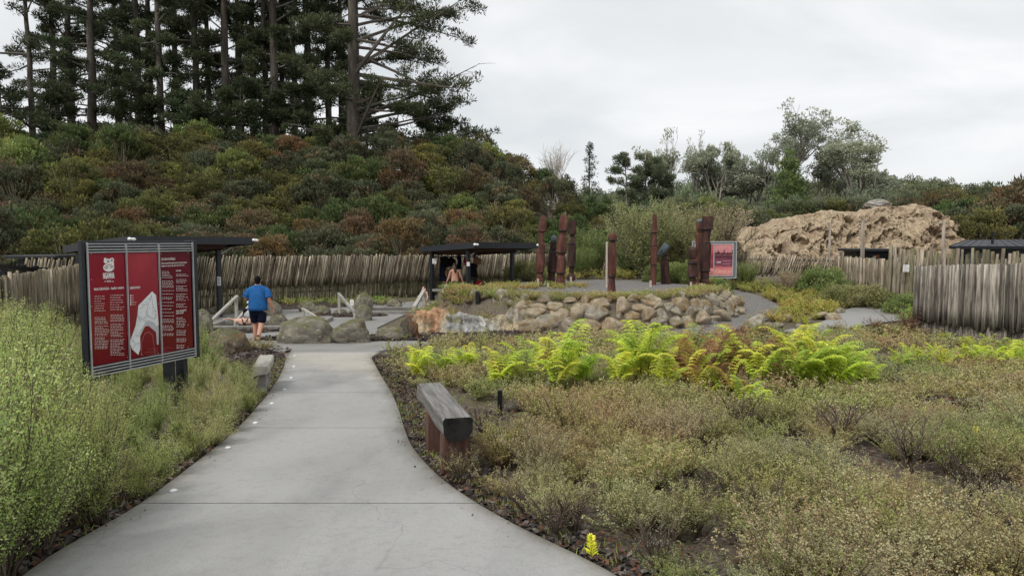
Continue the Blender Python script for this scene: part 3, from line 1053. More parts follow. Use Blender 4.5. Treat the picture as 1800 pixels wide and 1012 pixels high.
def ribbon_fronds(g, base, az, L, H, col, rust=0.0):
    """one bracken frond: stalk, paired pinnae, drooping pinnules"""
    n = 22
    s = np.linspace(0, 1, n)
    x = L * (0.14 * s + 0.56 * s ** 2.0)
    z = H * (1.3 * np.sin(s * 1.32) - 0.2 * s ** 3.5)
    ca, sa = math.cos(az), math.sin(az)
    side = np.array([-sa, ca, 0])
    P = np.stack([base[0] + x * ca, base[1] + x * sa, base[2] + z], -1) + side * (0.06 * L * np.sin(s * 3 + az))[:, None]
    stalk = np.array((0.16, 0.15, 0.03)) if rust < 0.5 else np.array((0.13, 0.055, 0.025))
    g.tube(P, np.linspace(0.006, 0.0015, n), 4, stalk, False)
    T = unit(np.gradient(P, axis=0))
    c0, d0, l0, k0, w0 = [], [], [], [], []
    npin = 12
    for j in range(npin):
        q = 0.34 + 0.64 * j / (npin - 1)
        o = np.array([np.interp(q, s, P[:, i]) for i in range(3)])
        t = unit(np.array([np.interp(q, s, T[:, i]) for i in range(3)]))
        lp = 0.42 * L * (1.02 - (q - 0.34) / 0.66) ** 0.75 * random.uniform(0.85, 1.1) + 0.012
        for sg in (-1, 1):
            d = unit(side * sg + t * 0.45)
            m = 10
            v = np.linspace(0, 1, m)
            Q = o + d * (lp * v)[:, None]
            Q[:, 2] += 0.18 * lp * v - 0.55 * lp * v ** 2.2
            g.tube(Q[::3], np.linspace(0.0025, 0.001, len(Q[::3])), 3, stalk, False)
            tq = unit(np.gradient(Q, axis=0))
            up = unit(np.cross(tq, side * sg + t * -1.0))
            ps = unit(np.cross(tq, np.array([0, 0, 1.0])))
            pl = 0.30 * lp * (1.05 - v) ** 0.8 + 0.008
            kc = np.array(col) * random.uniform(0.82, 1.18)
            for s2 in (-1, 1):
                dd = unit(ps * s2 + tq * 0.55 + np.array([0, 0, -0.28]) + rng.normal(0, 0.08, (m, 3)))
                c0.append(Q); d0.append(dd); l0.append(pl); w0.append(np.full(m, max(0.008, 0.055 * lp + 0.004)))
                k0.append(np.tile(kc, (m, 1)) * rng.uniform(0.85, 1.15, (m, 1)))
    c = np.concatenate(c0); d = np.concatenate(d0)
    l = np.concatenate(l0)[:, None]; w = np.concatenate(w0)[:, None]
    k = np.concatenate(k0)
    sd = unit(np.cross(d, np.array([0, 0, 1.0]) + rng.normal(0, 0.2, (len(d), 3))))
    dr = np.array([0, 0, -0.22]) * l
    V = np.stack([c - sd * w * 0.5, c + sd * w * 0.5, c + d * l * 0.6 + sd * w * 0.42, c + d * l * 0.6 - sd * w * 0.42, c + d * l + dr], 1).reshape(-1, 3)
    b = np.arange(len(c))[:, None] * 5
    g.add(V, [b + np.array([[0, 1, 2, 3]]), b + np.array([[3, 2, 4]])], np.repeat(k, 5, 0))


FERN_COL = [(0.33, 0.40, 0.045), (0.40, 0.44, 0.055), (0.27, 0.36, 0.05), (0.44, 0.44, 0.06)]


def fern_mesh(nf, rust, lime=1.0):
    g = Geo()
    for i in range(nf):
        az = 2 * PI * i / nf + random.uniform(-0.5, 0.5)
        r = 1.0 if random.random() < rust else 0.0
        col = random.choice(FERN_COL)
        if r:
            col = random.choice([(0.15, 0.075, 0.035), (0.22, 0.12, 0.045), (0.1, 0.05, 0.03), (0.33, 0.24, 0.05)])
        sc = random.uniform(0.75, 1.1)
        ribbon_fronds(g, (random.uniform(-0.08, 0.08), random.uniform(-0.08, 0.08), -0.03), az, 0.66 * sc * random.uniform(0.6, 1.15), 0.92 * sc * random.uniform(0.55, 1.15), np.array(col) * lime, r)
    return g


# ------------------------------------------------------------------ pines
PINE = [(0.028, 0.038, 0.018), (0.038, 0.048, 0.022), (0.02, 0.028, 0.014), (0.055, 0.062, 0.028)]


def pine(h=33, r=0.5, limb_from=0.22, nlimb=46, Lmax=6.0, bias=None, dens=1.0, puffs=8, sided=0.0):
    """trunk geo and crown geo"""
    gt, gc = Geo(), Geo()
    n = 14
    t = np.linspace(0, 1, n)
    wob = np.cumsum(rng.normal(0, 0.07, (n, 2)), 0)
    wob[0] = 0
    P = np.stack([wob[:, 0], wob[:, 1], -1 + (h + 1) * t], -1)
    gt.tube(P, r * (1 - 0.75 * t) * (1 + 0.35 * np.exp(-t * 18)), 10, None, True)
    pc, pr = [], []
    for i in range(nlimb):
        f = limb_from + (0.99 - limb_from) * (i + random.random()) / nlimb
        o = np.array([np.interp(f, t, P[:, k]) for k in range(3)])
        az = random.uniform(0, 2 * PI)
        if random.random() < sided: az = bias[0] + random.gauss(0, .55)
        L = Lmax * random.uniform(0.5, 1.05) * (1 - 0.5 * f) * 1.25
        if bias is not None:
            L *= 1 + bias[1] * math.cos(az - bias[0])
        el = random.gauss(0.14, 0.24)
        m = 7
        u = np.linspace(0, 1, m)
        sag = random.uniform(-0.16, 0.12)
        bend = random.uniform(-0.35, 0.35)
        aa = az + bend * u
        Q = o + np.stack([np.cos(aa) * L * u * math.cos(el), np.sin(aa) * L * u * math.cos(el), L * u * math.sin(el) + sag * L * u * u], -1)
        Q += rng.normal(0, 0.06, (m, 3)) * u[:, None]
        gc.tube(Q, np.linspace(0.055 + 0.014 * L, 0.02, m), 4, (0.075, 0.066, 0.056), False)
        dead = f < limb_from + 0.16 and random.random() < 0.55
        for k in range(int(puffs * random.uniform(0.7, 1.2))):
            v = random.uniform(0.38, 1.02)
            q = np.array([np.interp(v, u, Q[:, j]) for j in range(3)])
            sl = L * 0.26 * random.uniform(0.3, 1.0) * (1.25 - 0.6 * v)
            a2 = aa[-1] + random.choice((-1, 1)) * random.uniform(0.3, 1.15)
            e = q + np.array([math.cos(a2) * sl, math.sin(a2) * sl, sl * random.uniform(-0.05, 0.4)])
            gc.tube([q, (q + e) / 2 + rng.normal(0, 0.05, 3), e], [0.03, 0.022, 0.01], 3, (0.075, 0.066, 0.056), False)
            if dead: continue
            for w_ in (0.55, 1.0):
                pc.append(q + (e - q) * w_)
                s = random.uniform(0.7, 1.25)
                pr.append(np.array([0.55 * s, 0.55 * s, 0.38 * s]))
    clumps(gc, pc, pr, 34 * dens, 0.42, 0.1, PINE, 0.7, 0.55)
    return gt, gc


# ------------------------------------------------------------------ gum trees
GUM = [(0.12, 0.135, 0.08), (0.15, 0.16, 0.1), (0.1, 0.115, 0.07), (0.18, 0.19, 0.12)]


def gum(h=24, spread=8, seed=0, pal=GUM, trunk_h=0.3, dens=60, puff=1.1, twigs=3, levels=5, r=0.45):
    random.seed(seed)
    gt, gc = Geo(), Geo()
    tips = []

    def br(p, d, L, rad, lev):
        n = 5
        q = [np.array(p)]
        dd = np.array(d)
        for k in range(n - 1):
            dd = unit(dd + np.array([random.gauss(0, 0.1), random.gauss(0, 0.1), random.gauss(0.03, 0.05)]))
            q.append(q[-1] + dd * L / (n - 1))
        gt.tube(q, np.linspace(rad, rad * 0.62, n), 6 if lev > 2 else 4, None, False)
        if lev <= 1:
            tips.append((q[-1], lev))
            if lev == 0 and random.random() < 0.4: tips.append((q[2], lev))
        if lev == 0: return
        for k in range(twigs if lev < levels else 2 + (twigs > 2)):
            a = random.uniform(0, 2 * PI)
            s = random.uniform(0.35, 0.75)
            nd = unit(dd + s * np.array([math.cos(a), math.sin(a), random.uniform(-0.3, 0.35)]))
            br(q[-1] if random.random() < 0.7 else q[-2], nd, L * random.uniform(0.55, 0.82), rad * 0.6, lev - 1)
    br((0, 0, -1), (random.gauss(0, 0.06), random.gauss(0, 0.06), 1), h * trunk_h + 1, r, levels)
    cs, rs = [], []
    for (p, lev) in tips:
        if random.random() < (0.85 if lev else 0.54): continue
        s = random.uniform(0.5, 1.15) * puff
        cs.append(p + np.array([0, 0, 0.15 * s]))
        rs.append(np.array([s, s, 0.34 * s]))
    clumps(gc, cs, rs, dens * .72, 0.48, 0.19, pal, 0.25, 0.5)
    V = np.concatenate(gt.V)
    Vc = np.concatenate(gc.V)
    k = h / Vc[:, 2].max()
    x0, x1 = np.percentile(Vc[:, 0], 2), np.percentile(Vc[:, 0], 98)
    kx = spread / (x1 - x0)
    m = np.array([kx, kx, k])
    sh = (x0 + x1) / 2 * kx
    for gg in (gt, gc):
        gg.V = [v * m - np.stack([sh * np.clip(v[:, 2] / (h * .5), 0, 1), 0 * v[:, 0], 0 * v[:, 0]], -1) for v in gg.V]
    return gt, gc
# ------------------------------------------------------------------ stake fences
STK = [(0.3, 0.265, 0.215), (0.38, 0.34, 0.28), (0.235, 0.205, 0.165), (0.27, 0.25, 0.19), (0.44, 0.4, 0.34), (0.17, 0.145, 0.12), (0.31, 0.29, 0.235)]
STK_GREY = [(0.27, 0.25, 0.225), (0.34, 0.32, 0.29), (0.2, 0.185, 0.17), (0.4, 0.375, 0.34), (0.15, 0.14, 0.13)]
STK_MOSS = [(0.2, 0.185, 0.125), (0.25, 0.235, 0.165), (0.15, 0.145, 0.095), (0.19, 0.19, 0.125), (0.29, 0.265, 0.2)]


def walk(line, step):
    P = np.array(line, float)
    seg = np.linalg.norm(np.diff(P[:, :2], axis=0), axis=1)
    s = np.concatenate([[0], np.cumsum(seg)])
    q = np.arange(0, s[-1], step)
    return np.stack([np.interp(q, s, P[:, i]) for i in range(P.shape[1])], -1)


def stakes(g, line, step, r, z0, z1, pal, lean=0.0, off=0.0, jit=0.05, leanj=0.03, ragged=0.032, base=None, point=False, bow=0.012):
    """row of split stakes along line of (x, y); z0, z1 above the ground"""
    Q = walk(line, step)
    T = np.gradient(Q[:, :2], axis=0)
    T /= np.linalg.norm(T, axis=1, keepdims=True)
    N = np.stack([T[:, 1], -T[:, 0]], -1)
    ns = 6
    for i in range(len(Q)):
        x, y = Q[i, :2] + N[i] * (off + random.gauss(0, 0.012))
        gb = gz(x, y) if base is None else base
        a0 = gb + z0 + random.gauss(0, jit)
        a1 = (Q[i, 2] if Q.shape[1] > 2 else gb + z1) + random.gauss(0, ragged)
        if random.random() < 0.04: a1 -= random.uniform(0, 0.06)
        rr = r * random.uniform(0.75, 1.3)
        ln = lean + random.gauss(0, leanj)
        hh = a1 - a0
        P = []
        for k, t in enumerate((0, 0.3, 0.65, 1.0)):
            s = ln * hh * (t - 0.5) + (random.gauss(0, bow) if 0 < k < 3 else 0)
            nn = random.gauss(0, 0.008)
            P.append((x + T[i, 0] * s + N[i, 0] * nn, y + T[i, 1] * s + N[i, 1] * nn, a0 + hh * t))
        c = np.array(random.choice(pal)) * random.uniform(0.7, 1.3) * (np.array((.91, .88, .83)) if pal is not STK_GREY else np.array((.95, .93, .9)))
        rad = [rr * 1.05, rr * random.uniform(0.9, 1.1), rr, rr * 0.85]
        if point and random.random() < 0.5:
            P.append((P[-1][0], P[-1][1], P[-1][2] + 0.06))
            rad.append(rr * 0.4)
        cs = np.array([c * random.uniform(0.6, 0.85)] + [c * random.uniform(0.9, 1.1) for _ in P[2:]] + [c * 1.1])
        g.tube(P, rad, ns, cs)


def fence(name, label, line, step, r, upper, lower, pal, lean, group='weathered stake fences around the pools', rail=True, off=0.055, side=1, low_lean=None, palL=STK_MOSS, **kw):
    c = np.mean(np.array(line)[:, :2], 0)
    root = thing(name, label, 'fence', (c[0], c[1], gz(*c)), 0, group)
    inv = Vector((-c[0], -c[1], -gz(*c)))
    gu = Geo()
    stakes(gu, line, step, r, upper[0], upper[1], pal, lean, off * side, **kw)
    o = gu.build('upper_stake_row', MT['stake'], root, True)
    o.location = inv
    if lower:
        gl = Geo()
        stakes(gl, [p[:2] for p in line], step, r, lower[0], lower[1], palL, lean * 0.5 if low_lean is None else low_lean, -0.03 * side)
        o = gl.build('lower_stake_row', MT['stake'], root, True)
        o.location = inv
    if rail:
        gr = Geo()
        for zf in (0.5, 1.75):
            for a, b in zip(line[:-1], line[1:]):
                za = gz(a[0], a[1]) + zf if len(a) < 3 else min(gz(a[0], a[1]) + zf, a[2] - 0.25)
                zb = gz(b[0], b[1]) + zf if len(b) < 3 else min(gz(b[0], b[1]) + zf, b[2] - 0.25)
                T = (Vector(b[:2]) - Vector(a[:2]))
                nb = Vector((-T.y, T.x)).normalized() * (.11 * side)
                gr.bar((a[0] + nb.x, a[1] + nb.y, za), (b[0] + nb.x, b[1] + nb.y, zb), 0.05, 0.09, (0.12, 0.11, 0.09))
                nsp = max(1, int(T.length / 2.4))
                for k in range(nsp + 1):
                    p = Vector(a[:2]) + T * (k / nsp) + nb * 1.6
                    if zf < 1: gr.bar((p.x, p.y, gz(p.x, p.y) - 0.1), (p.x, p.y, gz(p.x, p.y) + 1.75), 0.1, 0.1, (0.2, 0.18, 0.15))
        o = gr.build('support_frame', MT['stake'], root)
        o.location = inv
    return root


def fpt(px, py, d):
    p = at(px, py, d)
    return (p.x, p.y, p.z)


fence('stake_fence', 'long weathered stake fence running along the back behind both shelters, its stakes leaning right', [fpt(40, 455, 25.0), fpt(130, 453, 25.9), fpt(340, 451, 28.8), fpt(560, 449, 32.3), fpt(755, 448, 36.0), fpt(900, 447, 39.3), fpt(1062, 446, 44)], 0.08, 0.04, (0.8, 2.05), (0, 1.0), STK, 0.2, leanj=0.035, low_lean=.07)
fence('stake_fence', 'brown stake fence with strongly slanting stakes in front of the clay bank on the right', [fpt(1062, 447, 44), fpt(1210, 448, 43), fpt(1310, 448, 41), fpt(1478, 451, 38.5)], 0.12, 0.045, (0.35, 1.6), None, STK, 0.3, leanj=0.05, jit=0.04)
fence('stake_fence', 'upright brown stake fence standing before the small flat-roofed black shed', [fpt(1472, 450, 38), fpt(1530, 454, 33.5), fpt(1568, 457, 30)], 0.135, 0.055, (0.0, 1.6), None, STK, 0.0, leanj=0.03, ragged=0.03)
fence('stake_fence', 'mossy stake fence at the left edge behind the green thicket, rising toward the map sign', [fpt(-120, 503, 11.5), fpt(0, 487, 15.3), fpt(70, 476, 18.6), fpt(140, 465, 23)], 0.078, 0.04, (0.62, 2.0), (0, 0.85), STK_MOSS + STK, -0.03, leanj=0.035, side=1)
fence('stake_fence', 'grey stake fence nearest on the right, above ferns, cut by the picture edge', [fpt(1612, 468, 20.6), fpt(1700, 465, 18.3), fpt(1800, 463, 16.5), fpt(1960, 458, 14.4)], 0.064, 0.034, (0.5, 2.05), (0, 0.72), STK_GREY, 0.0, leanj=0.018, side=1, palL=STK_GREY, ragged=0.012)

# taller ragged palisade with the gate behind the right fence
line = [fpt(1566, 436, 28.6), fpt(1600, 437, 28.2), fpt(1700, 441, 27), fpt(1800, 443, 26), fpt(1900, 445, 25.2)]
c = np.mean(np.array(line), 0)
root = thing('palisade', 'tall ragged palisade of thick upright logs behind the right fence, carrying a white notice', 'fence', (c[0], c[1], gz(c[0], c[1])))
inv = Vector((-c[0], -c[1], -gz(c[0], c[1])))
g = Geo()
stakes(g, line, 0.155, 0.07, -0.05, 2.2, STK_MOSS + STK, 0, 0, 0.03, 0.025, 0.11, None, False, 0.02)
g.build('log_row', MT['stake'], root, True).location = inv
g = Geo()
stakes(g, [(a[0], a[1] + 0.1, a[2] - 0.3) for a in line], 0.125, 0.055, -0.05, 2.0, STK_GREY, 0, 0, 0.03, 0.025, 0.04)
g.build('backing_row', MT['stake'], root, True).location = inv
# ------------------------------------------------------------------ shelters
def shelter(name, label, P2, a, b, la, lb, roof_z, over, bo, soff_frac=1.0, posts=4, rail=False):
    """a, b: unit plan directions; roof falls along b"""
    root = thing(name, label, 'shelter', (P2[0], P2[1], gz(*P2)), math.atan2(a[1], a[0]))
    base = gz(*P2)
    cb = 1.0 if (a[0] * b[1] - a[1] * b[0]) > 0 else -1.0   # local frame: x along a, y along b
    za, zb, zl = (z - base for z in roof_z)  # near corner, end along a, end along b
    x0, x1, y0, y1 = -over[0], la + over[1], -over[2], lb + over[3]

    def zt(x, y):
        return za + (zb - za) * (x - x0) / (x1 - x0) + (zl - za) * (y - y0) / (y1 - y0)
    g = Geo()
    th = 0.26
    cs = [(x0, y0), (x1, y0), (x1, y1), (x0, y1)]
    V = [(x, y, zt(x, y)) for x, y in cs] + [(x, y, zt(x, y) - 0.1) for x, y in cs]
    g.add(V, np.array([[0, 1, 2, 3], [7, 6, 5, 4], [0, 4, 5, 1], [1, 5, 6, 2], [2, 6, 7, 3], [3, 7, 4, 0]]))
    g.build('roof', MT['steel'], root)
    gf = Geo()
    for (p, q) in zip(cs, cs[1:] + cs[:1]):
        gf.bar((p[0], p[1], zt(*p) - th / 2 + 0.012), (q[0], q[1], zt(*q) - th / 2 + 0.012), 0.06, th)
    gf.build('fascia', MT['steel'], root)
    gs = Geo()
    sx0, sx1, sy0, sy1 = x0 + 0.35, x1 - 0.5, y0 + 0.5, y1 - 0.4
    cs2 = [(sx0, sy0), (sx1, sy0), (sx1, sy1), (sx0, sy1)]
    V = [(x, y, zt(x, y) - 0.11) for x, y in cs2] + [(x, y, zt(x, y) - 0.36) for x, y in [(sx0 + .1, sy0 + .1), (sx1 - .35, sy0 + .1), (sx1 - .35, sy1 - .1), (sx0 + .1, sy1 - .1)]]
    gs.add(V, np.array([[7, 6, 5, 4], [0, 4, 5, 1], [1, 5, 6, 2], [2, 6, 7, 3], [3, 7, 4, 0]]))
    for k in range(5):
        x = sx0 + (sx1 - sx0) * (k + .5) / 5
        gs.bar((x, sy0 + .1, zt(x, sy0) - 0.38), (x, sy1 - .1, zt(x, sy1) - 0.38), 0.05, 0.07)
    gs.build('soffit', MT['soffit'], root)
    for (x, y, w_) in [(0, 0, .15), (la, 0, .15), (0, lb, .17), (la, lb, .12)][:posts]:
        wx, wy = P2[0] + a[0] * x + b[0] * y, P2[1] + a[1] * x + b[1] * y
        gp = Geo().bbox((x, y, (gz(wx, wy) - base - 0.1 + zt(x, y) - 0.3) / 2), (w_, w_, zt(x, y) - 0.3 - (gz(wx, wy) - base - 0.1)), 0.008)
        gp.bbox((x, y, gz(wx, wy) - base + 0.03), (w_ + .12, w_ + .12, 0.03), 0.004)
        gp.build('post', MT['steel'], root)
        gk = Geo().bar((x + 0.06, y + 0.0, zt(x, y) - 0.55), (min(x + .55, x1 - .3), y, zt(min(x + .55, x1 - .3), y) - 0.3), 0.05, 0.05)
        gk.build('knee_brace', MT['alu'], root)
    for (x, y) in [(x0 - 0.04, y0 - 0.04), (x1 - 0.02, y0 - 0.05)]:
        gl = Geo().ell((x, y, zt(x, y) - 0.09), (0.05, 0.09, 0.055)).ell((x + 0.1, y - 0.03, zt(x, y) - 0.1), (0.09, 0.055, 0.05)).bar((x + .03, y + .05, zt(x, y) - .13), (x + .03, y + .05, zt(x, y) - .04), .03, .03)
        gl.build('floodlight', MT['white_lamp'], root, True)
    return root, base, zt


A = (0.765, 0.644); B = (-0.644, 0.765)
sh, shb, shz = shelter('shelter', 'black flat-roofed open shelter with hanging clothes, near the middle of the back fence', (-1.94, 31.5), A, B, 2.54, 2.87, (2.72, 2.68, 2.5), (0.3, 0.75, 0.9, 0.55), 0)
g = Geo().bar((-0.05, 2.87, 2.02), (2.54, 2.87, 2.02), 0.05, 0.05)
for k in range(9):
    g.tube([(0.15 + k * 0.28, 2.84, 2.0), (0.15 + k * 0.28, 2.76, 1.96), (0.15 + k * 0.28, 2.74, 2.0)], 0.012, 5)
g.build('hook_rail', MT['steel'], sh)

sl_, slb, slz = shelter('shelter', 'black flat-roofed shelter half hidden behind the red map sign', (-12.57, 23.24), (0.6, 0.8), (-0.8, 0.6), 3.2, 3.6, (2.93, 2.9, 2.6), (0.3, 0.85, 0.9, 0.5), 0)


def shpt(root, x, y, z):
    return Matrix.Translation(root.location) @ Matrix.Rotation(root.rotation_euler.z, 4, 'Z') @ Vector((x, y, z))


def notice(label, loc, rz, w, h, lines=6, mat_=None):
    t = thing('notice', label, 'notice', loc, rz)
    Geo().bbox((0, 0, 0), (w, 0.012, h), 0.003).build('board', mat_ or MT['paper'], t)
    g = Geo()
    for k in range(lines):
        ww = w * (0.72 if k % 3 else 0.5)
        g.box((-(w * 0.74 - ww) / 2, -0.0085, h * 0.36 - k * h * 0.72 / max(1, lines - 1)), (ww, 0.003, h * 0.035))
    g.build('print', MT['ink'], t)
    return t


p = at(385, 494, 25.62)
notice('white notice fixed to the post of the shelter behind the map sign', (p.x, p.y, p.z), -0.35, 0.16, 0.32, 8)
p = at(763.5, 459, 33.5)
notice('square white notice on the left front post of the middle shelter', (p.x, p.y, p.z), -0.1, 0.19, 0.24, 5)
p = at(823, 464, 31.36)
notice('small white notice on the middle front post of the middle shelter', (p.x, p.y, p.z), -0.1, 0.13, 0.18, 4)
p = at(1593, 471.5, 28.05)
notice('white framed notice on the tall palisade at the right', (p.x, p.y, p.z), 0.08, 0.25, 0.28, 4)
p = at(1563.5, 497, 29.3)
notice('small white plate low on the upright stake fence beside the palisade', (p.x, p.y, p.z), 0.1, 0.14, 0.18, 2)
p = at(618.5, 532, 28.9)
tb = notice('small white plate on a short stake beside the stacked boulders', (p.x, p.y, p.z), 0.0, 0.16, 0.26, 3)
Geo().bar((0, 0.02, gz(p.x, p.y) - p.z - 0.05), (0, 0.02, 0.1), 0.03, 0.03).build('stake', MT['peg'], tb)
p = at(744, 513, 31.2)

# concrete seat beneath the shelter
p = at(770, 508, 33.2)
t = thing('concrete_seat', 'low pale concrete seat under the left side of the middle shelter', 'bench', (p.x + 0.75, p.y + .3, gz(p.x, p.y)), math.atan2(A[1], A[0]) - 0.55)
Geo().bbox((0.1, 0, 0.47), (2.3, 0.5, 0.1), 0.02).build('seat', MT['concrete2'], t)
for x in (-0.7, 0.9):
    Geo().bbox((x, 0, 0.2), (0.2, 0.4, 0.44), 0.02).build('leg', MT['concrete2'], t)


# ------------------------------------------------------------------ clothes hanging in the shelter
def garment(name, label, cat, px, py0, py1, d, w, m, kind='coat'):
    p0, p1 = at(px, py0, d), at(px, py1, d)
    h = p0.z - p1.z
    if kind == 'coat':
        prof = [(0, .1), (.04, .25), (.1, .8), (.2, 1.0), (.4, .85), (.6, .92), (.8, 1.02), (.95, 1.05), (1, .98)]
    elif kind == 'bag':
        prof = [(0, .06), (.12, .1), (.25, .35), (.34, .9), (.5, 1.0), (.8, 1.0), (.95, .9), (1, .7)]
    else:
        prof = [(0, .2), (.06, .5), (.2, .8), (.5, 1), (.8, .75), (1, .4)]
    g = Geo()
    secs = [(-h * t_, w / 2 * r, 0.07 * (0.5 + r / 2), 0.02 * math.sin(9 * t_ + px), 0, 2.3) for t_, r in prof]
    g.loft(secs[::-1], 24)
    V = g.V[0]
    for v in V:
        v[1] += 0.02 * math.sin(v[0] * 40 + v[2] * 5) + 0.02 * noise.noise(Vector(v) * 7)
        v[0] += 0.03 * noise.noise(Vector((v[0] * 4, px, v[2] * 5)))
    o = g.build(name, m, None, True)
    o.location = p0
    tag(o, label, cat, 'clothes and bags hanging in the shelter')
    return o


garment('jacket', 'long black jacket hanging at the left in the middle shelter', 'jacket', 781, 449, 470, 34.2, 0.42, MT['black_cloth'])
garment('trousers', 'dark trousers hanging below the long black jacket in the shelter', 'trousers', 779, 467, 494, 34.1, 0.4, MT['navy'], 'coat')
garment('backpack', 'rounded dark backpack hanging next to the long black jacket', 'backpack', 793.5, 448, 468, 34.6, 0.42, MT['black_cloth'], 'bag')
garment('coat', 'narrow dark coat hanging above the shirtless man on the right', 'coat', 807.5, 447, 473, 35.0, 0.26, MT['navy'])
garment('towel', 'red towel hanging by the middle post of the shelter', 'towel', 817.5, 452, 467, 34.3, 0.16, MT['red_cloth'], 'towel')
garment('coat', 'black coat hanging behind the middle front post of the shelter', 'coat', 829.5, 462, 487, 33.5, 0.52, MT['black_cloth'])
garment('shoulder_bag', 'brown shoulder bag hanging on the thin rear post of the shelter', 'bag', 839.5, 449, 465, 33.8, 0.34, MT['tan_cloth'], 'bag')
garment('backpack', 'red and black backpack resting on the concrete floor by the rear post', 'backpack', 842, 489, 507, 33.3, 0.3, MT['red_cloth'], 'bag')
garment('vest', 'light-patterned vest hanging beside the dark trousers', 'vest', 785, 470, 488, 33.9, 0.13, MT['tan_cloth'], 'towel')


# ------------------------------------------------------------------ hand rails and pools
def handrail(label, px, py_top, py_base, d, ex, ey, ed, m=None, w_=0.09, post_m=None):
    """post at (px) and a rail falling to (ex, ey) at depth ed"""
    tp, bp = at(px, py_top, d), at(px, py_base, d)
    e = at(ex, ey, ed)
    t = thing('handrail', label, 'handrail', (tp.x, tp.y, bp.z), 0, 'timber handrails at the pool steps')
    o = Vector((tp.x, tp.y, bp.z))
    Geo().bar((0, 0, -0.1), (0, 0, tp.z - bp.z - 0.03), w_, w_).build('post', post_m or MT['rail_wood'], t)
    a = Vector((0, 0, tp.z - bp.z))
    b = e - o
    dr = (b - a).normalized() * 0.08
    Geo().bar(a - dr, b, w_ * 1.1, w_ * 0.8).build('rail', m or MT['rail_wood'], t)
    # lower foot where the rail ends
    Geo().bar((b.x, b.y, min(b.z, 0.0) - 0.15), (b.x, b.y, b.z), w_ * 0.9, w_ * 0.9).build('post', post_m or MT['rail_wood'], t)
    return t


handrail('pale timber handrail falling left beside the shelter post behind the map sign', 415, 522, 563, 24.6, 369, 566, 23.0)
handrail('short pale handrail falling right behind the long flat boulder', 533, 543, 563, 24.4, 576, 569, 22.8, None, 0.075)
handrail('dark-topped handrail falling right toward the two stacked boulders', 596, 517, 561, 26.3, 623, 549, 24.6, MT['wood_grey'])
handrail('whitewashed handrail falling left next to the child in the turquoise swimsuit', 745, 511, 536, 28.6, 728, 540, 26.2, None, 0.12)
handrail('low pale handrail sloping down to the bathing pool behind the plastic bag', 436, 540, 566, 22.9, 413, 567, 22.0, None, 0.07)


def pool(label, cx, cy, wx, wy, rz=0.0):
    z = gz(cx, cy)
    t = thing('bathing_pool', label, 'pool', (cx, cy, z), rz)
    for k, (x, y, sx, sy) in enumerate(((0, -wy / 2, wx + .18, .18), (0, wy / 2, wx + .18, .18), (-wx / 2, 0, .18, wy - .2), (wx / 2, 0, .18, wy - .2))):
        Geo().bbox((x, y, 0.085), (sx, sy, 0.15 - 0.004 * (k > 1)), 0.015).build('rim', MT['wood_grey'], t)
    Geo().box((0, 0, 0.075), (wx - .1, wy - .1, 0.05)).build('pool_surface', MT['water'], t)
    return t


pool('timber-edged bathing pool with a woman leaning on its near edge', -8.25, 22.75, 2.6, 1.7, 0.06)
pool('timber-edged bathing pool where only a dark-haired head shows above the edge', -4.95, 27.5, 2.3, 1.6, 0.08)
pool('small timber-edged pool behind the long flat boulder', -6.9, 24.0, 1.2, 1.3, 0.05)
patch('timber_deck', -10.4, 24.4, 1.1, 0.8, MT['wood_grey'], 0.06, 0.0, 0.4, 12)


# ------------------------------------------------------------------ timber benches
def beam_bench(name, label, p, q, top_z, w, beam_h, legs, leg_w, mats, splay=0.0, chamfer=0.06):
    """thick beam seat from near end p to far end q (x, y); slab legs across the beam"""
    p, q = Vector(p), Vector(q)
    d = q - p
    L = d.length
    rz = math.atan2(d.y, d.x)
    base = gz(p.x, p.y)
    t = thing(name, label, 'bench', (p.x, p.y, base), rz)
    zt_, zb_ = top_z - base, top_z - base - beam_h
    g = Geo()
    out = [(-w / 2 + .02, zt_), (w / 2 - .02, zt_), (w / 2, zt_ - .02), (w / 2, zb_ + chamfer), (w / 2 - chamfer, zb_), (-w / 2 + chamfer, zb_), (-w / 2, zb_ + chamfer), (-w / 2, zt_ - .02)]
    ns = 26
    V = []
    for i in range(ns):
        x = L * i / (ns - 1)
        for (y, z) in out:
            lo = 1 if z < zt_ - .05 else 0.25
            V.append((x, y + 0.012 * lo * noise.noise(Vector((x * 3, y * 5, z * 5))), z + lo * 0.02 * noise.noise(Vector((x * 2.3, y * 3, z * 4 + 5)))))
    m = len(out)
    k = np.arange(m); k2 = (k + 1) % m
    i = np.arange(ns - 1)[:, None] * m
    g.add(V, [np.stack([i + k, i + m + k, i + m + k2, i + k2], -1).reshape(-1, 4), k[None, :], (k[::-1] + (ns - 1) * m)[None, :]])
    o = g.build('seat', mats[0], t)
    if len(mats) > 2:
        o.data.materials.append(mats[2])
        for f_ in list(o.data.polygons)[-2:]: f_.material_index = 1
    for (f, th) in legs:
        x = f * L
        lx, ly = p.x + d.x * f, p.y + d.y * f
        zg = gz(lx, ly) - base - 0.06
        bm_ = bmesh.new()
        bmesh.ops.create_cube(bm_, size=1)
        hh = zb_ + 0.03 - zg
        for v in bm_.verts:
            sgn = 1 if v.co.z < 0 else 0
            v.co = Vector((v.co.x * th, v.co.y * (leg_w + splay * sgn), v.co.z * hh))
        bmesh.ops.bevel(bm_, geom=list(bm_.edges), offset=0.012, segments=2, affect='EDGES', profile=0.5)
        Geo().bm(bm_, Matrix.Translation((x, 0, zg + hh / 2))).build('leg', mats[1], t)
    return t


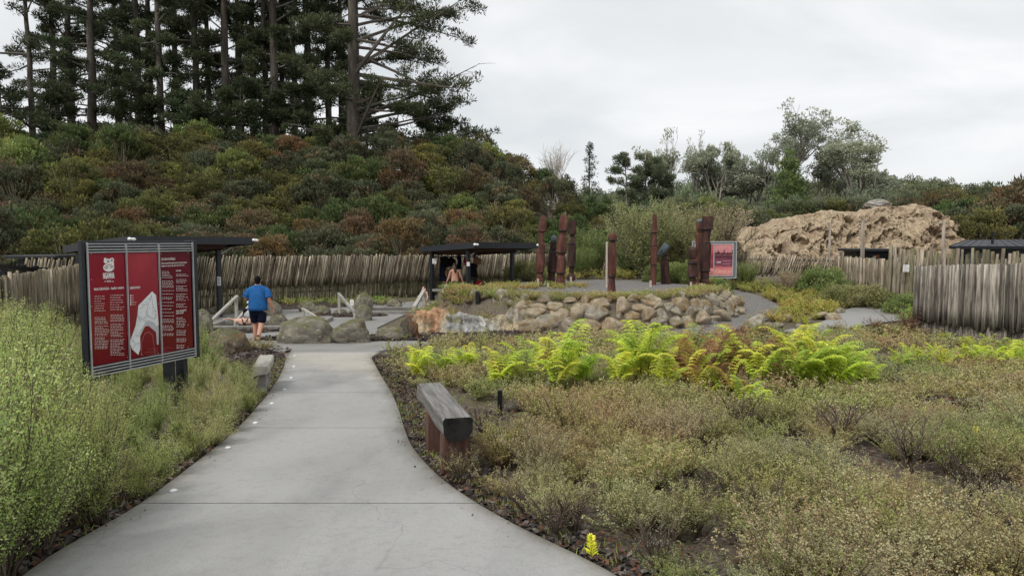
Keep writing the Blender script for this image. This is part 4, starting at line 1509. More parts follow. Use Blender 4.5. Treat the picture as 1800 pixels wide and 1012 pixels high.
def bench_top_mat():
    m, nt, N, L, B = new_mat('worn_bench_timber')
    n = noise_node(nt, 5, 8, 0.65, (0.35, 4.5, 4.5), False)
    a = ramp(nt, n.outputs['Fac'], [(0.3, (0.06, 0.055, 0.05)), (0.5, (0.16, 0.15, 0.14)), (0.7, (0.3, 0.29, 0.275))]).outputs[0]
    n2 = noise_node(nt, 3, 6, 0.6, (0.6, 1, 1), False)
    ge = N.new('ShaderNodeNewGeometry')
    sx = N.new('ShaderNodeSeparateXYZ')
    tc_ = N.new('ShaderNodeTexCoord')
    L.new(tc_.outputs['Normal'], sx.inputs[0])
    # end grain stays dark
    ab = N.new('ShaderNodeMath'); ab.operation = 'ABSOLUTE'
    L.new(sx.outputs['X'], ab.inputs[0])
    f = ramp(nt, ab.outputs[0], [(0.6, (0, 0, 0)), (0.8, (1, 1, 1))]).outputs[0]
    b = ramp(nt, n2.outputs['Fac'], [(0.3, (0.006, 0.006, 0.006)), (0.7, (0.026, 0.025, 0.024))]).outputs[0]
    c = mixc(nt, f, a, b)
    crack = noise_node(nt, 2.2, 3, 0.5, (0.12, 9, 9), False)
    k = ramp(nt, crack.outputs['Fac'], [(0.475, (1, 1, 1)), (0.497, (0.25, 0.24, 0.23)), (0.52, (1, 1, 1))]).outputs[0]
    c = mixc(nt, 0.8, c, k, 'MULTIPLY')
    L.new(c, B.inputs['Base Color'])
    B.inputs['Roughness'].default_value = 0.55
    bump(nt, n.outputs['Fac'], 0.5, 0.01)
    return m


MT['bench_top'] = bench_top_mat()
MT['end_grain'] = mat('charred_end_grain', [(0.3, (0.005, 0.005, 0.005)), (0.7, (0.03, 0.028, 0.027))], 9, 8, .75, .2, .6, 30, .01)
MT['bench_leg'] = mat('red_brown_sleeper', [(0.25, (0.03, 0.019, 0.015)), (0.45, (0.085, 0.042, 0.03)), (0.6, (0.13, 0.075, 0.058)), (0.75, (0.26, 0.19, 0.16))], 4, 8, 0.75, 0.25, 0.6, 22, 0.015, (1, 6, 0.5))
beam_bench('timber_bench', 'dark thick-beam timber bench on red-brown legs, right of the concrete path', (-0.44, 5.72), (-0.84, 7.15), 1.335, 0.25, 0.19, [(0.09, 0.15), (0.62, 0.15)], 0.23, (MT['bench_top'], MT['bench_leg'], MT['end_grain']), 0.02)
MT['bench_pale'] = mat('pale_mossy_timber', [(0.3, (0.2, 0.19, 0.16)), (0.5, (0.36, 0.345, 0.3)), (0.7, (0.46, 0.44, 0.38))], 7, 8, .85, .2, .4, 30, .01, (.3, 2.5, 1))
beam_bench('timber_bench', 'small pale grey timber bench left of the concrete path near its far end', (-3.62, 10.15), (-3.9, 11.2), 0.97, 0.23, 0.12, [(0.14, 0.09), (0.82, 0.09)], 0.13, (MT['bench_pale'], MT['wood_grey']), 0.0, 0.03)

# ------------------------------------------------------------------ path lights and studs
def bollard(label, px, py_top, py_base, w_=0.07, d=None):
    b = hit(px, py_base)
    tpz = at(px, py_top, b.y).z
    t = thing('path_light', label, 'path light', (b.x, b.y, b.z), random.uniform(-.2, .2))
    h = tpz - b.z
    Geo().bbox((0, 0, h / 2 - 0.04), (w_, w_, h + 0.08), 0.005).build('post', MT['black'], t)
    Geo().bbox((0, w_ / 2 + 0.003, h - 0.07), (w_ * 0.7, 0.012, 0.05), 0.002).build('lens', MT['alu'], t)
    return t


bollard('black square path light standing right of the dark timber bench', 879, 685, 735, 0.055)
bollard('thin black path light in front of the orange rock outcrop', 739, 597, 613, 0.05)
bollard('black square path light on the grassy mound below the shelter', 839.5, 512, 530, 0.13)
bollard('small wide black path light beside the side path near the right fence', 1468, 574, 588, 0.2)
bollard('small black path light on the gravel terrace by the carved posts', 1066, 493, 501, 0.1)


def stud(px, py):
    b = hit(px, py)
    t = thing('path_stud', 'round white reflective stud set along the left edge of the concrete path', 'stud', (b.x, b.y, b.z + 0.035), 0, 'white studs along the left edge of the path')
    Geo().loft([(-0.01, .033, .033, 0, 0, 2), (0.006, .033, .033, 0, 0, 2), (0.01, .03, .03, 0, 0, 2)], 20).build('rim', MT['alu'], t)
    Geo().loft([(0.006, .027, .027, 0, 0, 2), (0.013, .024, .024, 0, 0, 2), (0.017, .015, .015, 0, 0, 2)], 20).build('lens', MT['white_lamp'], t, True)


for q in ((305, 871), (401, 794), (449, 749), (478, 714), (500, 689), (512, 668), (517, 648), (518, 628), (462, 612)):
    stud(*q)

# ------------------------------------------------------------------ house, shed, poles, wires at the right
p = at(1668, 433, 33)
t = thing('house', 'low dark building with a shallow black metal roof at the right edge', 'house', (p.x, p.y, gz(p.x, p.y)), 0.0)
b0 = gz(p.x, p.y)
ez = p.z - b0
g = Geo()
W, D = 10.0, 7.0
rise = 0.3
V = [(0, 0, ez), (W, -2.0, ez), (W + 3, D, ez + rise + .1), (5.3, D, ez + rise)]
V += [(v[0], v[1], v[2] - 0.08) for v in V]
g.add(V, np.array([[0, 1, 2, 3], [7, 6, 5, 4], [0, 4, 5, 1], [1, 5, 6, 2], [2, 6, 7, 3], [3, 7, 4, 0]]))
for k in range(26):
    q = k / 25
    a_ = Vector((0 + W * q, -2.0 * q, ez + .015)); b_ = Vector((5.3 + (W - 2.3) * q, D, ez + rise + .1 * q + .015))
    g.bar(a_, b_, 0.03, 0.035)
g.build('roof', mat('dark_roof_metal', [(0.3, (0.018, 0.02, 0.025)), (0.7, (0.035, 0.038, 0.045))], 4, 5, 0.6, 0.3), t)
g = Geo().bar((0, -0.05, ez - 0.05), (W, -2.05, ez - 0.05), 0.12, 0.13)
g.build('gutter', MT['black'], t)
g = Geo()
V = [(0.5, 0.5, 0), (W, -1.4, 0), (W + 3, D, 0), (5.7, D - .3, 0)]
V += [(v[0], v[1], ez - 0.09 + (rise if i > 1 else 0)) for i, v in enumerate(V)]
g.add(V, np.array([[0, 1, 5, 4], [1, 2, 6, 5], [2, 3, 7, 6], [3, 0, 4, 7]]))
g.build('wall', MT['steel'], t)
for k in range(4):
    f = Geo().bar((1.0 + 1.7 * k, 0.38 - .34 * k, ez - 0.55), (2.2 + 1.7 * k, 0.38 - .34 * k - .24, ez - 0.55), 0.05, 0.6).build('window', MT['black'], t)
    Geo().bar((1.07 + 1.7 * k, 0.35 - .34 * k, ez - 0.55), (2.13 + 1.7 * k, 0.35 - .34 * k - .21, ez - 0.55), 0.04, 0.48).build('pane', mat('grey_glass', (0.12, 0.14, 0.16), 3, 2, 0.15, 0.6), f)
pv = at(1744.5, 427, 35)
Geo().tube([(pv.x - p.x, pv.y - p.y, ez - .1), (pv.x - p.x, pv.y - p.y, ez + .62)], 0.06, 12).tube([(pv.x - p.x, pv.y - p.y, ez + .62), (pv.x - p.x, pv.y - p.y, ez + .7)], 0.085, 12).build('vent_pipe', MT['black'], t)

p = at(1502, 437, 40.5)
bz = gz(p.x + 1, p.y)
t = thing('shed', 'small black flat-roofed shed behind the upright stake fence', 'shed', (p.x, p.y, bz), -0.04)
hz = p.z - bz
Geo().bbox((1.05, 0.9, hz - 0.08), (2.35, 2.2, 0.16), 0.02).build('roof', MT['steel'], t)
Geo().bbox((1.15, 0.95, (hz - .16) / 2 - 0.1), (1.95, 1.7, hz - .16 + .2), 0.01).build('wall', MT['black'], t)
Geo().bbox((1.35, 0.085, hz - 0.42), (0.16, 0.03, 0.1), 0.004).build('sign_plate', mat('orange_plate', (0.4, 0.09, 0.03), 5, 3), t)

for lab, px, top, d, dx, r in (('slim pale timber pole left of the small black shed', 1459, 391, 41, 0, .07), ('pale double timber pole directly in front of the small black shed', 1516, 387, 39, .11, .07), ('weathered timber pole between the clay bank and the dark house roof', 1659, 391, 36, 0.0, .08)):
    p = at(px, top, d)
    z = gz(p.x, p.y)
    t = thing('timber_pole', lab, 'pole', (p.x, p.y, z))
    h = p.z - z
    Geo().tube([(0, 0, -.3), (0.02, 0, h * .5), (0, 0, h)], [r * 1.1, r, r * .9], 12).build('shaft', MT['pole'], t, True)
    if dx:
        Geo().tube([(dx, .03, -.3), (dx + .01, .02, h * .5), (dx - .03, .02, h * .97)], [r, r * .9, r * .8], 12).build('shaft', MT['pole'], t, True)
    Geo().bar((-.16, 0, h - .05), (.14 + dx, 0, h - .02), .09, .07).build('cap', MT['wood_grey'], t)

for k, (y0, y1, lab) in enumerate(((327.5, 330.5, 'upper thin power line against the sky at the right'), (337, 340, 'lower thin power line against the sky at the right'))):
    a_, b_ = at(1480, y0 - 2, 150), at(1850, y1, 130)
    n = 20
    pts = [a_.lerp(b_, i / (n - 1)) - Vector((0, 0, 0.8 * math.sin(PI * i / (n - 1)))) for i in range(n)]
    o = Geo().tube(pts, 0.045, 5).build('power_line', MT['alu'])
    tag(o, lab, 'power line')

# dark pergola rails and a flat roof behind the left fence
p = at(0, 470, 19.5)
t = thing('pergola_frame', 'black steel pergola frame showing above the left fence', 'pergola', (p.x, p.y, gz(p.x, p.y)))
o = Vector((p.x, p.y, gz(p.x, p.y)))
pts = [at(-60, 464, 18.0), at(10, 469, 20), at(62, 474, 23), at(100, 474, 23.4)]
g = Geo()
for a_, b_ in ((0, 1), (1, 2), (2, 3)):
    g.bar(pts[a_] - o, pts[b_] - o, 0.1, 0.13)
g.bar(at(100, 472, 24.5) - o, at(28, 472, 21) - o, 0.08, 0.08)
g.build('beam', MT['black'], t)
for (px, y0, d) in ((7, 468, 19.9), (40, 465, 21.6), (62, 467, 23)):
    q = at(px, y0, d)
    Geo().bar(Vector((q.x, q.y, gz(q.x, q.y))) - o, q - o, 0.13, 0.13).build('post', MT['black'], t)
a_, b_ = at(14, 449.5, 29), at(94, 451.5, 29)
t = thing('flat_roof_shed', 'thin dark flat roof of a shed behind the left fence corner', 'shed', (a_.x, a_.y, gz(a_.x, a_.y)))
hz = a_.z - gz(a_.x, a_.y)
Geo().bbox((.95, 1, hz - .04), (2.1, 2.2, .12), .02).build('roof', MT['steel'], t)
Geo().bbox((1.0, 1.1, hz / 2 - .1), (1.6, 1.7, hz - .1), .01).build('wall', MT['black'], t)
# ------------------------------------------------------------------ red map sign
SD0, SD1 = 8.05, 9.6
SA = at(145, 424, SD0)
SB = at(335, 424, SD1)
SW = math.hypot(SB.x - SA.x, SB.y - SA.y)
STOP = SA.z
SH = STOP - at(145, 665, SD0).z
srz = math.atan2(SB.y - SA.y, SB.x - SA.x)
SG = gz(SA.x, SA.y) - 0.1
sign = thing('map_sign', 'dark-framed red map sign with white lettering in the thicket left of the path', 'sign', (SA.x, SA.y, SG), srz)
# local frame: x along the sign, y into it, z up from SG
ZT = STOP - SG


def sgn(cx, cy):
    """pixel of the enlarged sign view -> local (x, z)"""
    px, py = 130 + cx * 0.247, 415 + cy * 0.247
    k = at(px, py, 1.0).x
    # point on the plan line: SA + t (SB - SA), x = k y
    ex, ey = SB.x - SA.x, SB.y - SA.y
    t = (k * SA.y - SA.x) / (ex - k * ey)
    y = SA.y + ey * t
    return t * SW, at(px, py, y).z - SG


g = Geo()
g.bbox((-0.02, 0.0, ZT - SH / 2), (0.045, 0.055, SH + 0.02), 0.006)
g.bbox((SW + 0.03, 0.03, ZT - SH / 2), (0.06, 0.16, SH + 0.02), 0.006)
g.bbox((SW / 2, 0.028, ZT - SH / 2), (SW - .03, 0.026, SH - 0.012), 0.004)
g.bbox((SW / 2, 0.03, ZT - 0.012), (SW + .005, 0.07, 0.03), 0.004)
g.build('frame', MT['steel'], sign)
for x in (0.16, 0.3, SW - 0.34, SW - 0.12):
    zb = ground(*((Matrix.Rotation(srz, 3, 'Z') @ Vector((x, .1, 0)) + SA)[:2])) - SG - 0.2
    Geo().bbox((x, 0.1, (zb + ZT - SH) / 2), (0.075, 0.14, ZT - SH - zb + 0.1), 0.006).build('post', MT['steel'], sign)
TP, BP = ZT - 0.083 * SH - 0.01, ZT - 0.915 * SH
g = Geo()
for z in (ZT - 0.03, ZT - 0.062, ZT - 0.096, ZT - 0.126):
    g.box((SW / 2, -0.045, z), (SW - 0.03, 0.02, 0.011))
for z in (BP - 0.012, BP - 0.047, BP - 0.082, BP - 0.117):
    g.box((SW / 2, -0.045, z), (SW - 0.03, 0.02, 0.011))
xs = [sgn(102, 500)[0], sgn(366, 500)[0], sgn(598, 500)[0], SW - .03]
for x in (0.022, SW - 0.012):
    g.box((x, -0.04, ZT - SH / 2), (0.012, 0.02, SH - .03))
for x in xs[1:3]:
    g.box((x, -0.042, ZT - SH / 2), (0.009, 0.022, SH - .05))
g.build('rail_trim', MT['alu'], sign)


def panel_mat(name, c1, c2, gloss=0.18):
    m, nt, N, L, B = new_mat(name)
    tc_ = N.new('ShaderNodeTexCoord')
    sx = N.new('ShaderNodeSeparateXYZ')
    L.new(tc_.outputs['Generated'], sx.inputs[0])
    r = ramp(nt, sx.outputs['Z'], [(0.0, c1), (1.0, c2)])
    n = noise_node(nt, 4, 6, 0.6, None, False)
    v = ramp(nt, n.outputs['Fac'], [(0.3, (0.85,) * 3), (0.7, (1.12,) * 3)]).outputs[0]
    L.new(mixc(nt, 1.0, r.outputs[0], v, 'MULTIPLY'), B.inputs['Base Color'])
    B.inputs['Roughness'].default_value = gloss
    B.inputs['Specular IOR Level'].default_value = 0.45
    return m


PM = [panel_mat('red_panel_print', (0.16, 0.004, 0.014), (0.3, 0.018, 0.036), .14), panel_mat('bright_red_panel_print', (0.16, 0.005, 0.015), (0.42, 0.05, 0.07), .12), panel_mat('maroon_panel_print', (0.14, 0.004, 0.012), (0.11, 0.004, 0.014))]
panels = []
for i in range(3):
    a_, b_ = xs[i] + .004, xs[i + 1] - .004
    panels.append(Geo().bbox(((a_ + b_) / 2, -0.008, (TP + BP) / 2), (b_ - a_, 0.03, TP - BP), 0.003).build('panel', PM[i], sign))
MT['print'] = mat('white_print', (0.82, 0.8, 0.8), 10, 3, 0.5)
MT['print_grey'] = mat('grey_print', (0.5, 0.5, 0.53), 10, 3, 0.5)
MT['print_pink'] = mat('pink_print', (0.5, 0.22, 0.22), 10, 3, 0.5)
MT['print_red'] = mat('light_red_print', (0.36, 0.06, 0.07), 10, 3, 0.4)
YF = -0.0252


def put_text(g, body, cx, cy, hpx, wpx=None, y=YF):
    """left end of the base line at (cx, cy)"""
    x, z = sgn(cx, cy)
    h = z - sgn(cx, cy + hpx)[1]
    V, F = text_geo(body, 1.0)
    cap = 0.73
    s = h / cap
    sx = s
    if wpx:
        w_ = sgn(cx + wpx, cy)[0] - x
        sx = w_ / (V[:, 0].max() - V[:, 0].min())
    V = np.stack([x + (V[:, 0] - V[:, 0].min()) * sx, np.full(len(V), y), z + V[:, 1] * s], -1)
    g.add(V, F)


g = Geo()
put_text(g, 'WAI ORANGA - healing waters', 130, 388, 20, 214)
put_text(g, 'NGAWHA', 196, 303, 44, 80)
put_text(g, 'NGAWHA', 197.5, 303, 44, 80, YF - 0.0006)
put_text(g, 'SPRINGS', 222, 327, 13, 30)
put_text(g, 'ORIENTATION', 386, 377, 17, 74)
put_text(g, 'KIA ORA WHĀNAU', 612, 172, 17, 98)
put_text(g, 'Follow the paths from pool to pool and enjoy the waters', 612, 198, 12, 180)
put_text(g, 'Keeping our springs safe, clean and warm for all', 612, 217, 12, 162)
put_text(g, 'POOL ETIQUETTE', 717, 540, 13, 72)
put_text(g, 'HOW TO HELP', 717, 556, 13, 52)
put_text(g, 'WELCOME', 715, 252, 11, 36)
for a_, b_ in (((204, 322), (218, 322)), ((256, 322), (272, 322))):
    x0, z0 = sgn(*a_); x1, _ = sgn(*b_)
    g.box(((x0 + x1) / 2, YF, z0), (x1 - x0, 0.001, 0.006))
g.build('lettering', MT['print'], sign)

# small body print: word-length marks in lines
g = Geo()


def para(cx0, cx1, y0, y1, pitch, fill=0.9, h=4.6):
    y = y0
    while y < y1:
        x = cx0
        end = cx0 + (cx1 - cx0) * random.uniform(0.55 if random.random() < .3 else .88, 1.0)
        while x < end - 4:
            w_ = random.uniform(6, 19)
            e = min(x + w_, end)
            (xa, za), (xb, zb) = sgn(x, y), sgn(e, y)
            hh = abs(sgn(x, y + h)[1] - za)
            # word built from letter-like uprights
            nl = max(2, int((e - x) / 3.4))
            for k in range(nl):
                q = xa + (xb - xa) * (k + .5) / nl
                g.box((q, YF, za + random.uniform(-.1, .14) * hh), ((xb - xa) / nl * .62, 0.001, hh * random.uniform(.6, 1.0)))
            x = e + 4
        y += pitch


for blk in ((134, 214, 428, 545, 17), (246, 350, 420, 536, 17), (136, 240, 578, 632, 11), (136, 240, 640, 712, 11), (136, 240, 722, 800, 11), (248, 348, 560, 612, 11), (248, 348, 625, 722, 11), (248, 348, 735, 850, 11)):
    para(*blk)
yv = 252
for n_ in (5, 5, 1, 1, 2, 1, 1, 1, 1, 1, 3, 4, 2):
    para(615, 702, yv, yv + n_ * 11, 11)
    yv += n_ * 11 + 13
yv = 272
for n_ in (2, 3, 4, 5, 3):
    para(717, 800, yv, yv + n_ * 11, 11)
    yv += n_ * 11 + 14
yv = 580
for n_ in (7, 4, 3, 3):
    para(719, 789, yv, yv + n_ * 11, 11)
    yv += n_ * 11 + 14
for k in range(5):
    x, z = sgn(393, 422 + k * 16)
    g.box((x, YF, z), (0.016, 0.001, 0.016))
    para(402, 415 + (k > 2) * 20, 422 + k * 16, 424 + k * 16, 11)
g.build('small_print', MT['print'], sign)

# emblem: carved swirling figure
g = Geo()


def disc(cx, cy, rx, ry, y=YF - 0.0003):
    (x, z), (x2, _), (_, z2) = sgn(cx, cy), sgn(cx + rx, cy), sgn(cx, cy - ry)
    a = np.linspace(0, 2 * PI, 24, endpoint=False)
    g.poly([(x + math.cos(t) * (x2 - x), y, z + math.sin(t) * (z2 - z)) for t in a])


def stroke(gg, pts, wpx, y, closed=False):
    P = [Vector((sgn(*p)[0], 0, sgn(*p)[1])) for p in pts]
    if closed: P.append(P[0])
    w_ = abs(sgn(300 + wpx, 400)[0] - sgn(300, 400)[0])
    for a_, b_ in zip(P[:-1], P[1:]):
        d = (b_ - a_)
        if d.length < 1e-6: continue
        n_ = Vector((-d.z, 0, d.x)).normalized() * w_ / 2
        e = d.normalized() * w_ * .2
        gg.poly([(q.x, y, q.z) for q in (a_ - e + n_, b_ + e + n_, b_ + e - n_, a_ - e - n_)])


disc(236, 222, 39, 30)
disc(226, 178, 26, 18, YF - .0004); disc(256, 172, 18, 17, YF - .0005)
disc(210, 166, 9, 13, YF - .0006); disc(262, 166, 9, 12, YF - .0007); disc(246, 198, 28, 20, YF - .0008)
g.build('emblem', MT['print'], sign)
g = Geo()
sp1 = [(221 + (16 - t * 1.5) * math.cos(t * 1.0 + 2), 222 + (14 - t * 1.3) * math.sin(t * 1.0 + 2)) for t in np.linspace(0, 9, 26)]
sp2 = [(254 + (15 - t * 1.4) * math.cos(-t * 1.0 + 1), 220 + (14 - t * 1.3) * math.sin(-t * 1.0 + 1)) for t in np.linspace(0, 9, 26)]
sp3 = [(231 + (9 - t) * math.cos(t), 179 + (9 - t) * math.sin(t)) for t in np.linspace(0, 7, 20)]
sp4 = [(257 + (8 - t) * math.cos(-t), 174 + (9 - t) * math.sin(-t)) for t in np.linspace(0, 7, 20)]
for s_ in (sp1, sp2, sp3, sp4, [(222, 198), (240, 206), (258, 198)]):
    stroke(g, s_, 3.2, YF - 0.0014)
g.build('emblem', PM[0], sign)

# site map
g = Geo()
MAP = [(545, 392), (573, 420), (592, 628), (585, 640), (572, 637), (556, 612), (520, 598), (496, 608), (470, 662), (459, 712), (461, 800), (446, 843), (402, 802), (385, 752), (426, 640), (440, 560), (447, 492)]
bm_ = bmesh.new()
vs = [bm_.verts.new((sgn(*p)[0], YF - .0006, sgn(*p)[1])) for p in MAP]
bmesh.ops.triangle_fill(bm_, use_beauty=True, edges=[bm_.edges.new((vs[i], vs[(i + 1) % len(vs)])) for i in range(len(vs))])
g.bm(bm_)
g.build('site_map', mat('map_white', (0.75, 0.76, 0.78), 10, 3, 0.5), sign)
g = Geo()
CAR = [(572, 637), (592, 640), (592, 770), (579, 770), (573, 682), (520, 636), (494, 641), (459, 712), (470, 662), (496, 608), (520, 598), (556, 612)]
bm_ = bmesh.new()
vs = [bm_.verts.new((sgn(*p)[0], YF - .0003, sgn(*p)[1])) for p in CAR]
bmesh.ops.triangle_fill(bm_, use_beauty=True, edges=[bm_.edges.new((vs[i], vs[(i + 1) % len(vs)])) for i in range(len(vs))])
g.bm(bm_)
g.build('site_map', MT['print_grey'], sign)
g = Geo()
for ln in ([(452, 570), (470, 590), (500, 578), (508, 520), (520, 482)], [(460, 520), (490, 492), (520, 480), (540, 420)], [(508, 520), (512, 560), (545, 588), (570, 580), (572, 540), (552, 500), (545, 460), (540, 420)], [(428, 705), (447, 712), (466, 660)], [(440, 560), (460, 600), (505, 598)], [(400, 735), (425, 765), (455, 760)], [(425, 765), (410, 800)], [(520, 480), (530, 450)], [(560, 600), (575, 560)]):
    stroke(g, ln, 2.0, YF - .0012)
for (x_, y_, r_) in ((478, 490, 4), (484, 484, 3), (465, 515, 3), (503, 470, 4), (522, 445, 4), (538, 423, 3), (552, 510, 4), (549, 527, 4), (545, 545, 4), (556, 533, 3), (567, 530, 5), (518, 570, 4), (468, 545, 3), (440, 636, 3), (452, 632, 3), (430, 700, 3), (514, 620, 4)):
    x, z = sgn(x_, y_)
    g.box((x, YF - .0012, z), (.0022 * r_, .0006, .0026 * r_))
g.build('map_lines', MT['ink'], sign)
g = Geo()
stroke(g, [(470, 848), (468, 760), (494, 690), (524, 680), (548, 704), (556, 760), (566, 838)], 2.4, YF - .0003)
stroke(g, [(460, 838), (474, 838), (480, 850)], 2, YF - .0003)
stroke(g, [(500, 440), (520, 418)], 2.6, YF - .0003); stroke(g, [(452, 492), (462, 486)], 2.6, YF - .0003)
g.build('map_lines', MT['print_pink'], sign)
g = Geo()
for (cx, cy, rr) in ((540, 265, (12, 22, 32, 43, 55)), (505, 165, (14, 26, 40)), (570, 170, (10, 20, 30))):
    for r_ in rr:
        pts = []
        for t in np.linspace(0, 2 * PI, 40):
            q = r_ * (1 + .16 * noise.noise(Vector((math.cos(t) * 1.5, math.sin(t) * 1.5, cx))))
            X_, Y_ = cx + q * math.cos(t) * .95, cy + q * math.sin(t) * 1.25
            pts.append((min(X_, 588), max(118, Y_)))
        stroke(g, pts, 1.1, YF - .0002)
g.build('contour_print', MT['print_red'], sign)
g = Geo()
for k in range(9):
    y_ = 800 + k * 6
    stroke(g, [(500 + 14 * math.sin(k), y_), (535, y_ - 4 + 2 * math.sin(k * 2)), (590, y_ - 8)], 1.2, YF - .0002)
    stroke(g, [(608, y_ - 10), (640, y_ - 15 + 3 * math.sin(k * 3)), (670 + 30 * math.sin(k * 1.3), y_ - 14)], 1.2, YF - .0002)
g.build('ripple_print', MT['print_red'], sign)
g = Geo()
for cx, cys in ((113, (125, 310, 500, 700, 880)), (372, (130, 300, 500, 690, 860)), (590, (125, 300, 480, 660, 830)), (608, (125, 300, 480, 660, 820)), (802, (118, 280, 450, 630, 790))):
    for cy in cys:
        x, z = sgn(cx, cy)
        g.ell((x, YF, z), (.006, .003, .006), None, 8, 6)
g.build('screw', MT['alu'], sign)

# ------------------------------------------------------------------ picture sign behind the carved posts
d = 34.5
P0, P1 = at(1217, 424, d), at(1294, 489, d)
W2, H2 = P1.x - P0.x, P0.z - P1.z
ps = thing('picture_sign', 'grey-framed sign with two pink picture panels behind the right-hand carved posts', 'sign', (P0.x + W2 / 2, P0.y, gz(P0.x + 1, P0.y)), -0.05)
zc = (P0.z + P1.z) / 2 - gz(P0.x + 1, P0.y)
g = Geo()
g.bbox((0, .08, zc), (W2, .1, H2), .01)
g.build('frame', mat('mid_grey_metal', (0.16, 0.17, 0.18), 8, 4, .45, .5), ps)
g = Geo()
for z in (H2 / 2 - .02, -H2 / 2 + .02): g.box((0, .02, zc + z), (W2, .03, .04))
for x in (-W2 / 2 + .02, W2 / 2 - .02): g.box((x, .02, zc), (.03, .029, H2 - .04))
pw, ph = W2 * .42, H2 * .86
for sx_ in (-1, 1):
    cx = sx_ * W2 * .213 - .02
    for z in (ph / 2, -ph / 2): g.box((cx, .0, zc + z), (pw + .04, .03, .035))
    for x in (-pw / 2, pw / 2): g.box((cx + x, .0, zc), (.035, .028, ph - .03))
g.build('trim', MT['alu'], ps)
for x in (-W2 * .38, W2 * .25):
    Geo().bbox((x, .12, zc / 2 - H2 / 4 - .1), (.14, .1, zc - H2 / 2 + .3), .01).build('post', MT['steel'], ps)


def picture_mat(name, stops):
    m, nt, N, L, B = new_mat(name)
    tc_ = N.new('ShaderNodeTexCoord')
    sx = N.new('ShaderNodeSeparateXYZ')
    L.new(tc_.outputs['Generated'], sx.inputs[0])
    n = noise_node(nt, 3.5, 7, .65, (1, 1, 2.2), False)
    ma = N.new('ShaderNodeMath'); ma.operation = 'MULTIPLY_ADD'; ma.inputs[1].default_value = .14
    L.new(n.outputs['Fac'], ma.inputs[0])
    sb = N.new('ShaderNodeMath'); sb.operation = 'SUBTRACT'; sb.inputs[1].default_value = .07
    L.new(sx.outputs['Z'], sb.inputs[0]); L.new(sb.outputs[0], ma.inputs[2])
    r = ramp(nt, ma.outputs[0], stops)
    n2 = noise_node(nt, 9, 6, .7, (1, 1, 1.8), False)
    v = ramp(nt, n2.outputs['Fac'], [(.35, (.6, .5, .5)), (.6, (1.2, 1.2, 1.2))]).outputs[0]
    L.new(mixc(nt, .8, r.outputs[0], v, 'MULTIPLY'), B.inputs['Base Color'])
    B.inputs['Roughness'].default_value = .3
    return m


pm = [picture_mat('pink_steam_picture', [(0, (.35, .05, .06)), (.1, (.6, .2, .19)), (.22, (.75, .33, .3)), (.27, (.2, .03, .05)), (.45, (.3, .06, .08)), (.6, (.25, .03, .05)), (.75, (.5, .07, .09)), (1, (.55, .12, .13))]),
      picture_mat('pink_shore_picture', [(0, (.5, .14, .14)), (.12, (.75, .35, .32)), (.25, (.62, .18, .18)), (.32, (.2, .05, .08)), (.5, (.24, .06, .1)), (.56, (.1, .02, .04)), (.64, (.12, .03, .05)), (.68, (.55, .2, .22)), (1, (.68, .3, .3))])]
for i, sx_ in enumerate((-1, 1)):
    cx = sx_ * W2 * .213 - .02
    Geo().bbox((cx, .02, zc), (pw, .03, ph), .003).build('picture_panel', pm[i], ps)
g = Geo()
cx = W2 * .213 - .02
for k in range(16):
    x = cx - pw / 2 + .03 + (pw - .06) * k / 15
    hgt = random.uniform(.05, .17) + (.12 if k in (3, 8, 15) else 0)
    g.prism([(x - .028, zc + ph * .17), (x + .028, zc + ph * .17), (x + .02, zc + ph * .17 + hgt * .7), (x, zc + ph * .17 + hgt), (x - .02, zc + ph * .17 + hgt * .6)], .001, .004)
g.build('printed_treeline', mat('dark_picture_ink', (.03, .012, .016), 9, 4, .4), ps)
g = Geo()
for (x, z, a_, b_) in ((cx - .22, -.12, .2, .06), (cx + .15, -.05, .36, .012), (cx + .15, -.2, .36, .012)):
    g.box((x, .002, zc + z), (a_, .002, b_))
g.build('caption_box', MT['print_grey'], ps)
# ------------------------------------------------------------------ rocks
_ico = {}


def ico(sub):
    if sub not in _ico:
        bm = bmesh.new()
        bmesh.ops.create_icosphere(bm, subdivisions=sub, radius=1)
        bm.verts.index_update()
        _ico[sub] = (np.array([v.co[:] for v in bm.verts]), np.array([[v.index for v in f.verts] for f in bm.faces]))
        bm.free()
    return _ico[sub]


def rock_mesh(name, seed, facets=9, cut=(0.72, 0.95), amp=0.12, sub=5, m=None, ridges=0.0):
    V, F = ico(sub)
    r_ = random.Random(seed)
    n = unit(V)
    r = np.ones(len(V))
    for k in range(facets):
        a = unit(np.array([r_.gauss(0, 1), r_.gauss(0, 1), r_.gauss(0, .8)]))
        off = r_.uniform(*cut)
        dt = n @ a
        lim = np.where(dt > 0.05, off / np.maximum(dt, 0.05), 9)
        # soft plane cut
        r = -np.log(np.exp(-24 * r) + np.exp(-24 * lim)) / 24
    s = seed * 3.1
    ns = np.array([noise.noise(Vector((x * 1.5 + s, y * 1.5, z * 1.5))) + .45 * noise.noise(Vector((x * 4 + s, y * 4, z * 4))) + .22 * noise.noise(Vector((x * 10, y * 10 + s, z * 10))) for x, y, z in n])
    r = r * (1 + amp * ns)
    if ridges:
        rd = np.array([abs(noise.noise(Vector((x * 2.2 + s, y * 2.2, z * 5)))) for x, y, z in n])
        r = r * (1 + ridges * (0.35 - rd))
    P = n * r[:, None]
    return Geo().add(P, F).mesh(name, m, True)


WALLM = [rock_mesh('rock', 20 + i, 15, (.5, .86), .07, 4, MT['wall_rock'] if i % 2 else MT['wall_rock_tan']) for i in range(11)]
nrock = 0


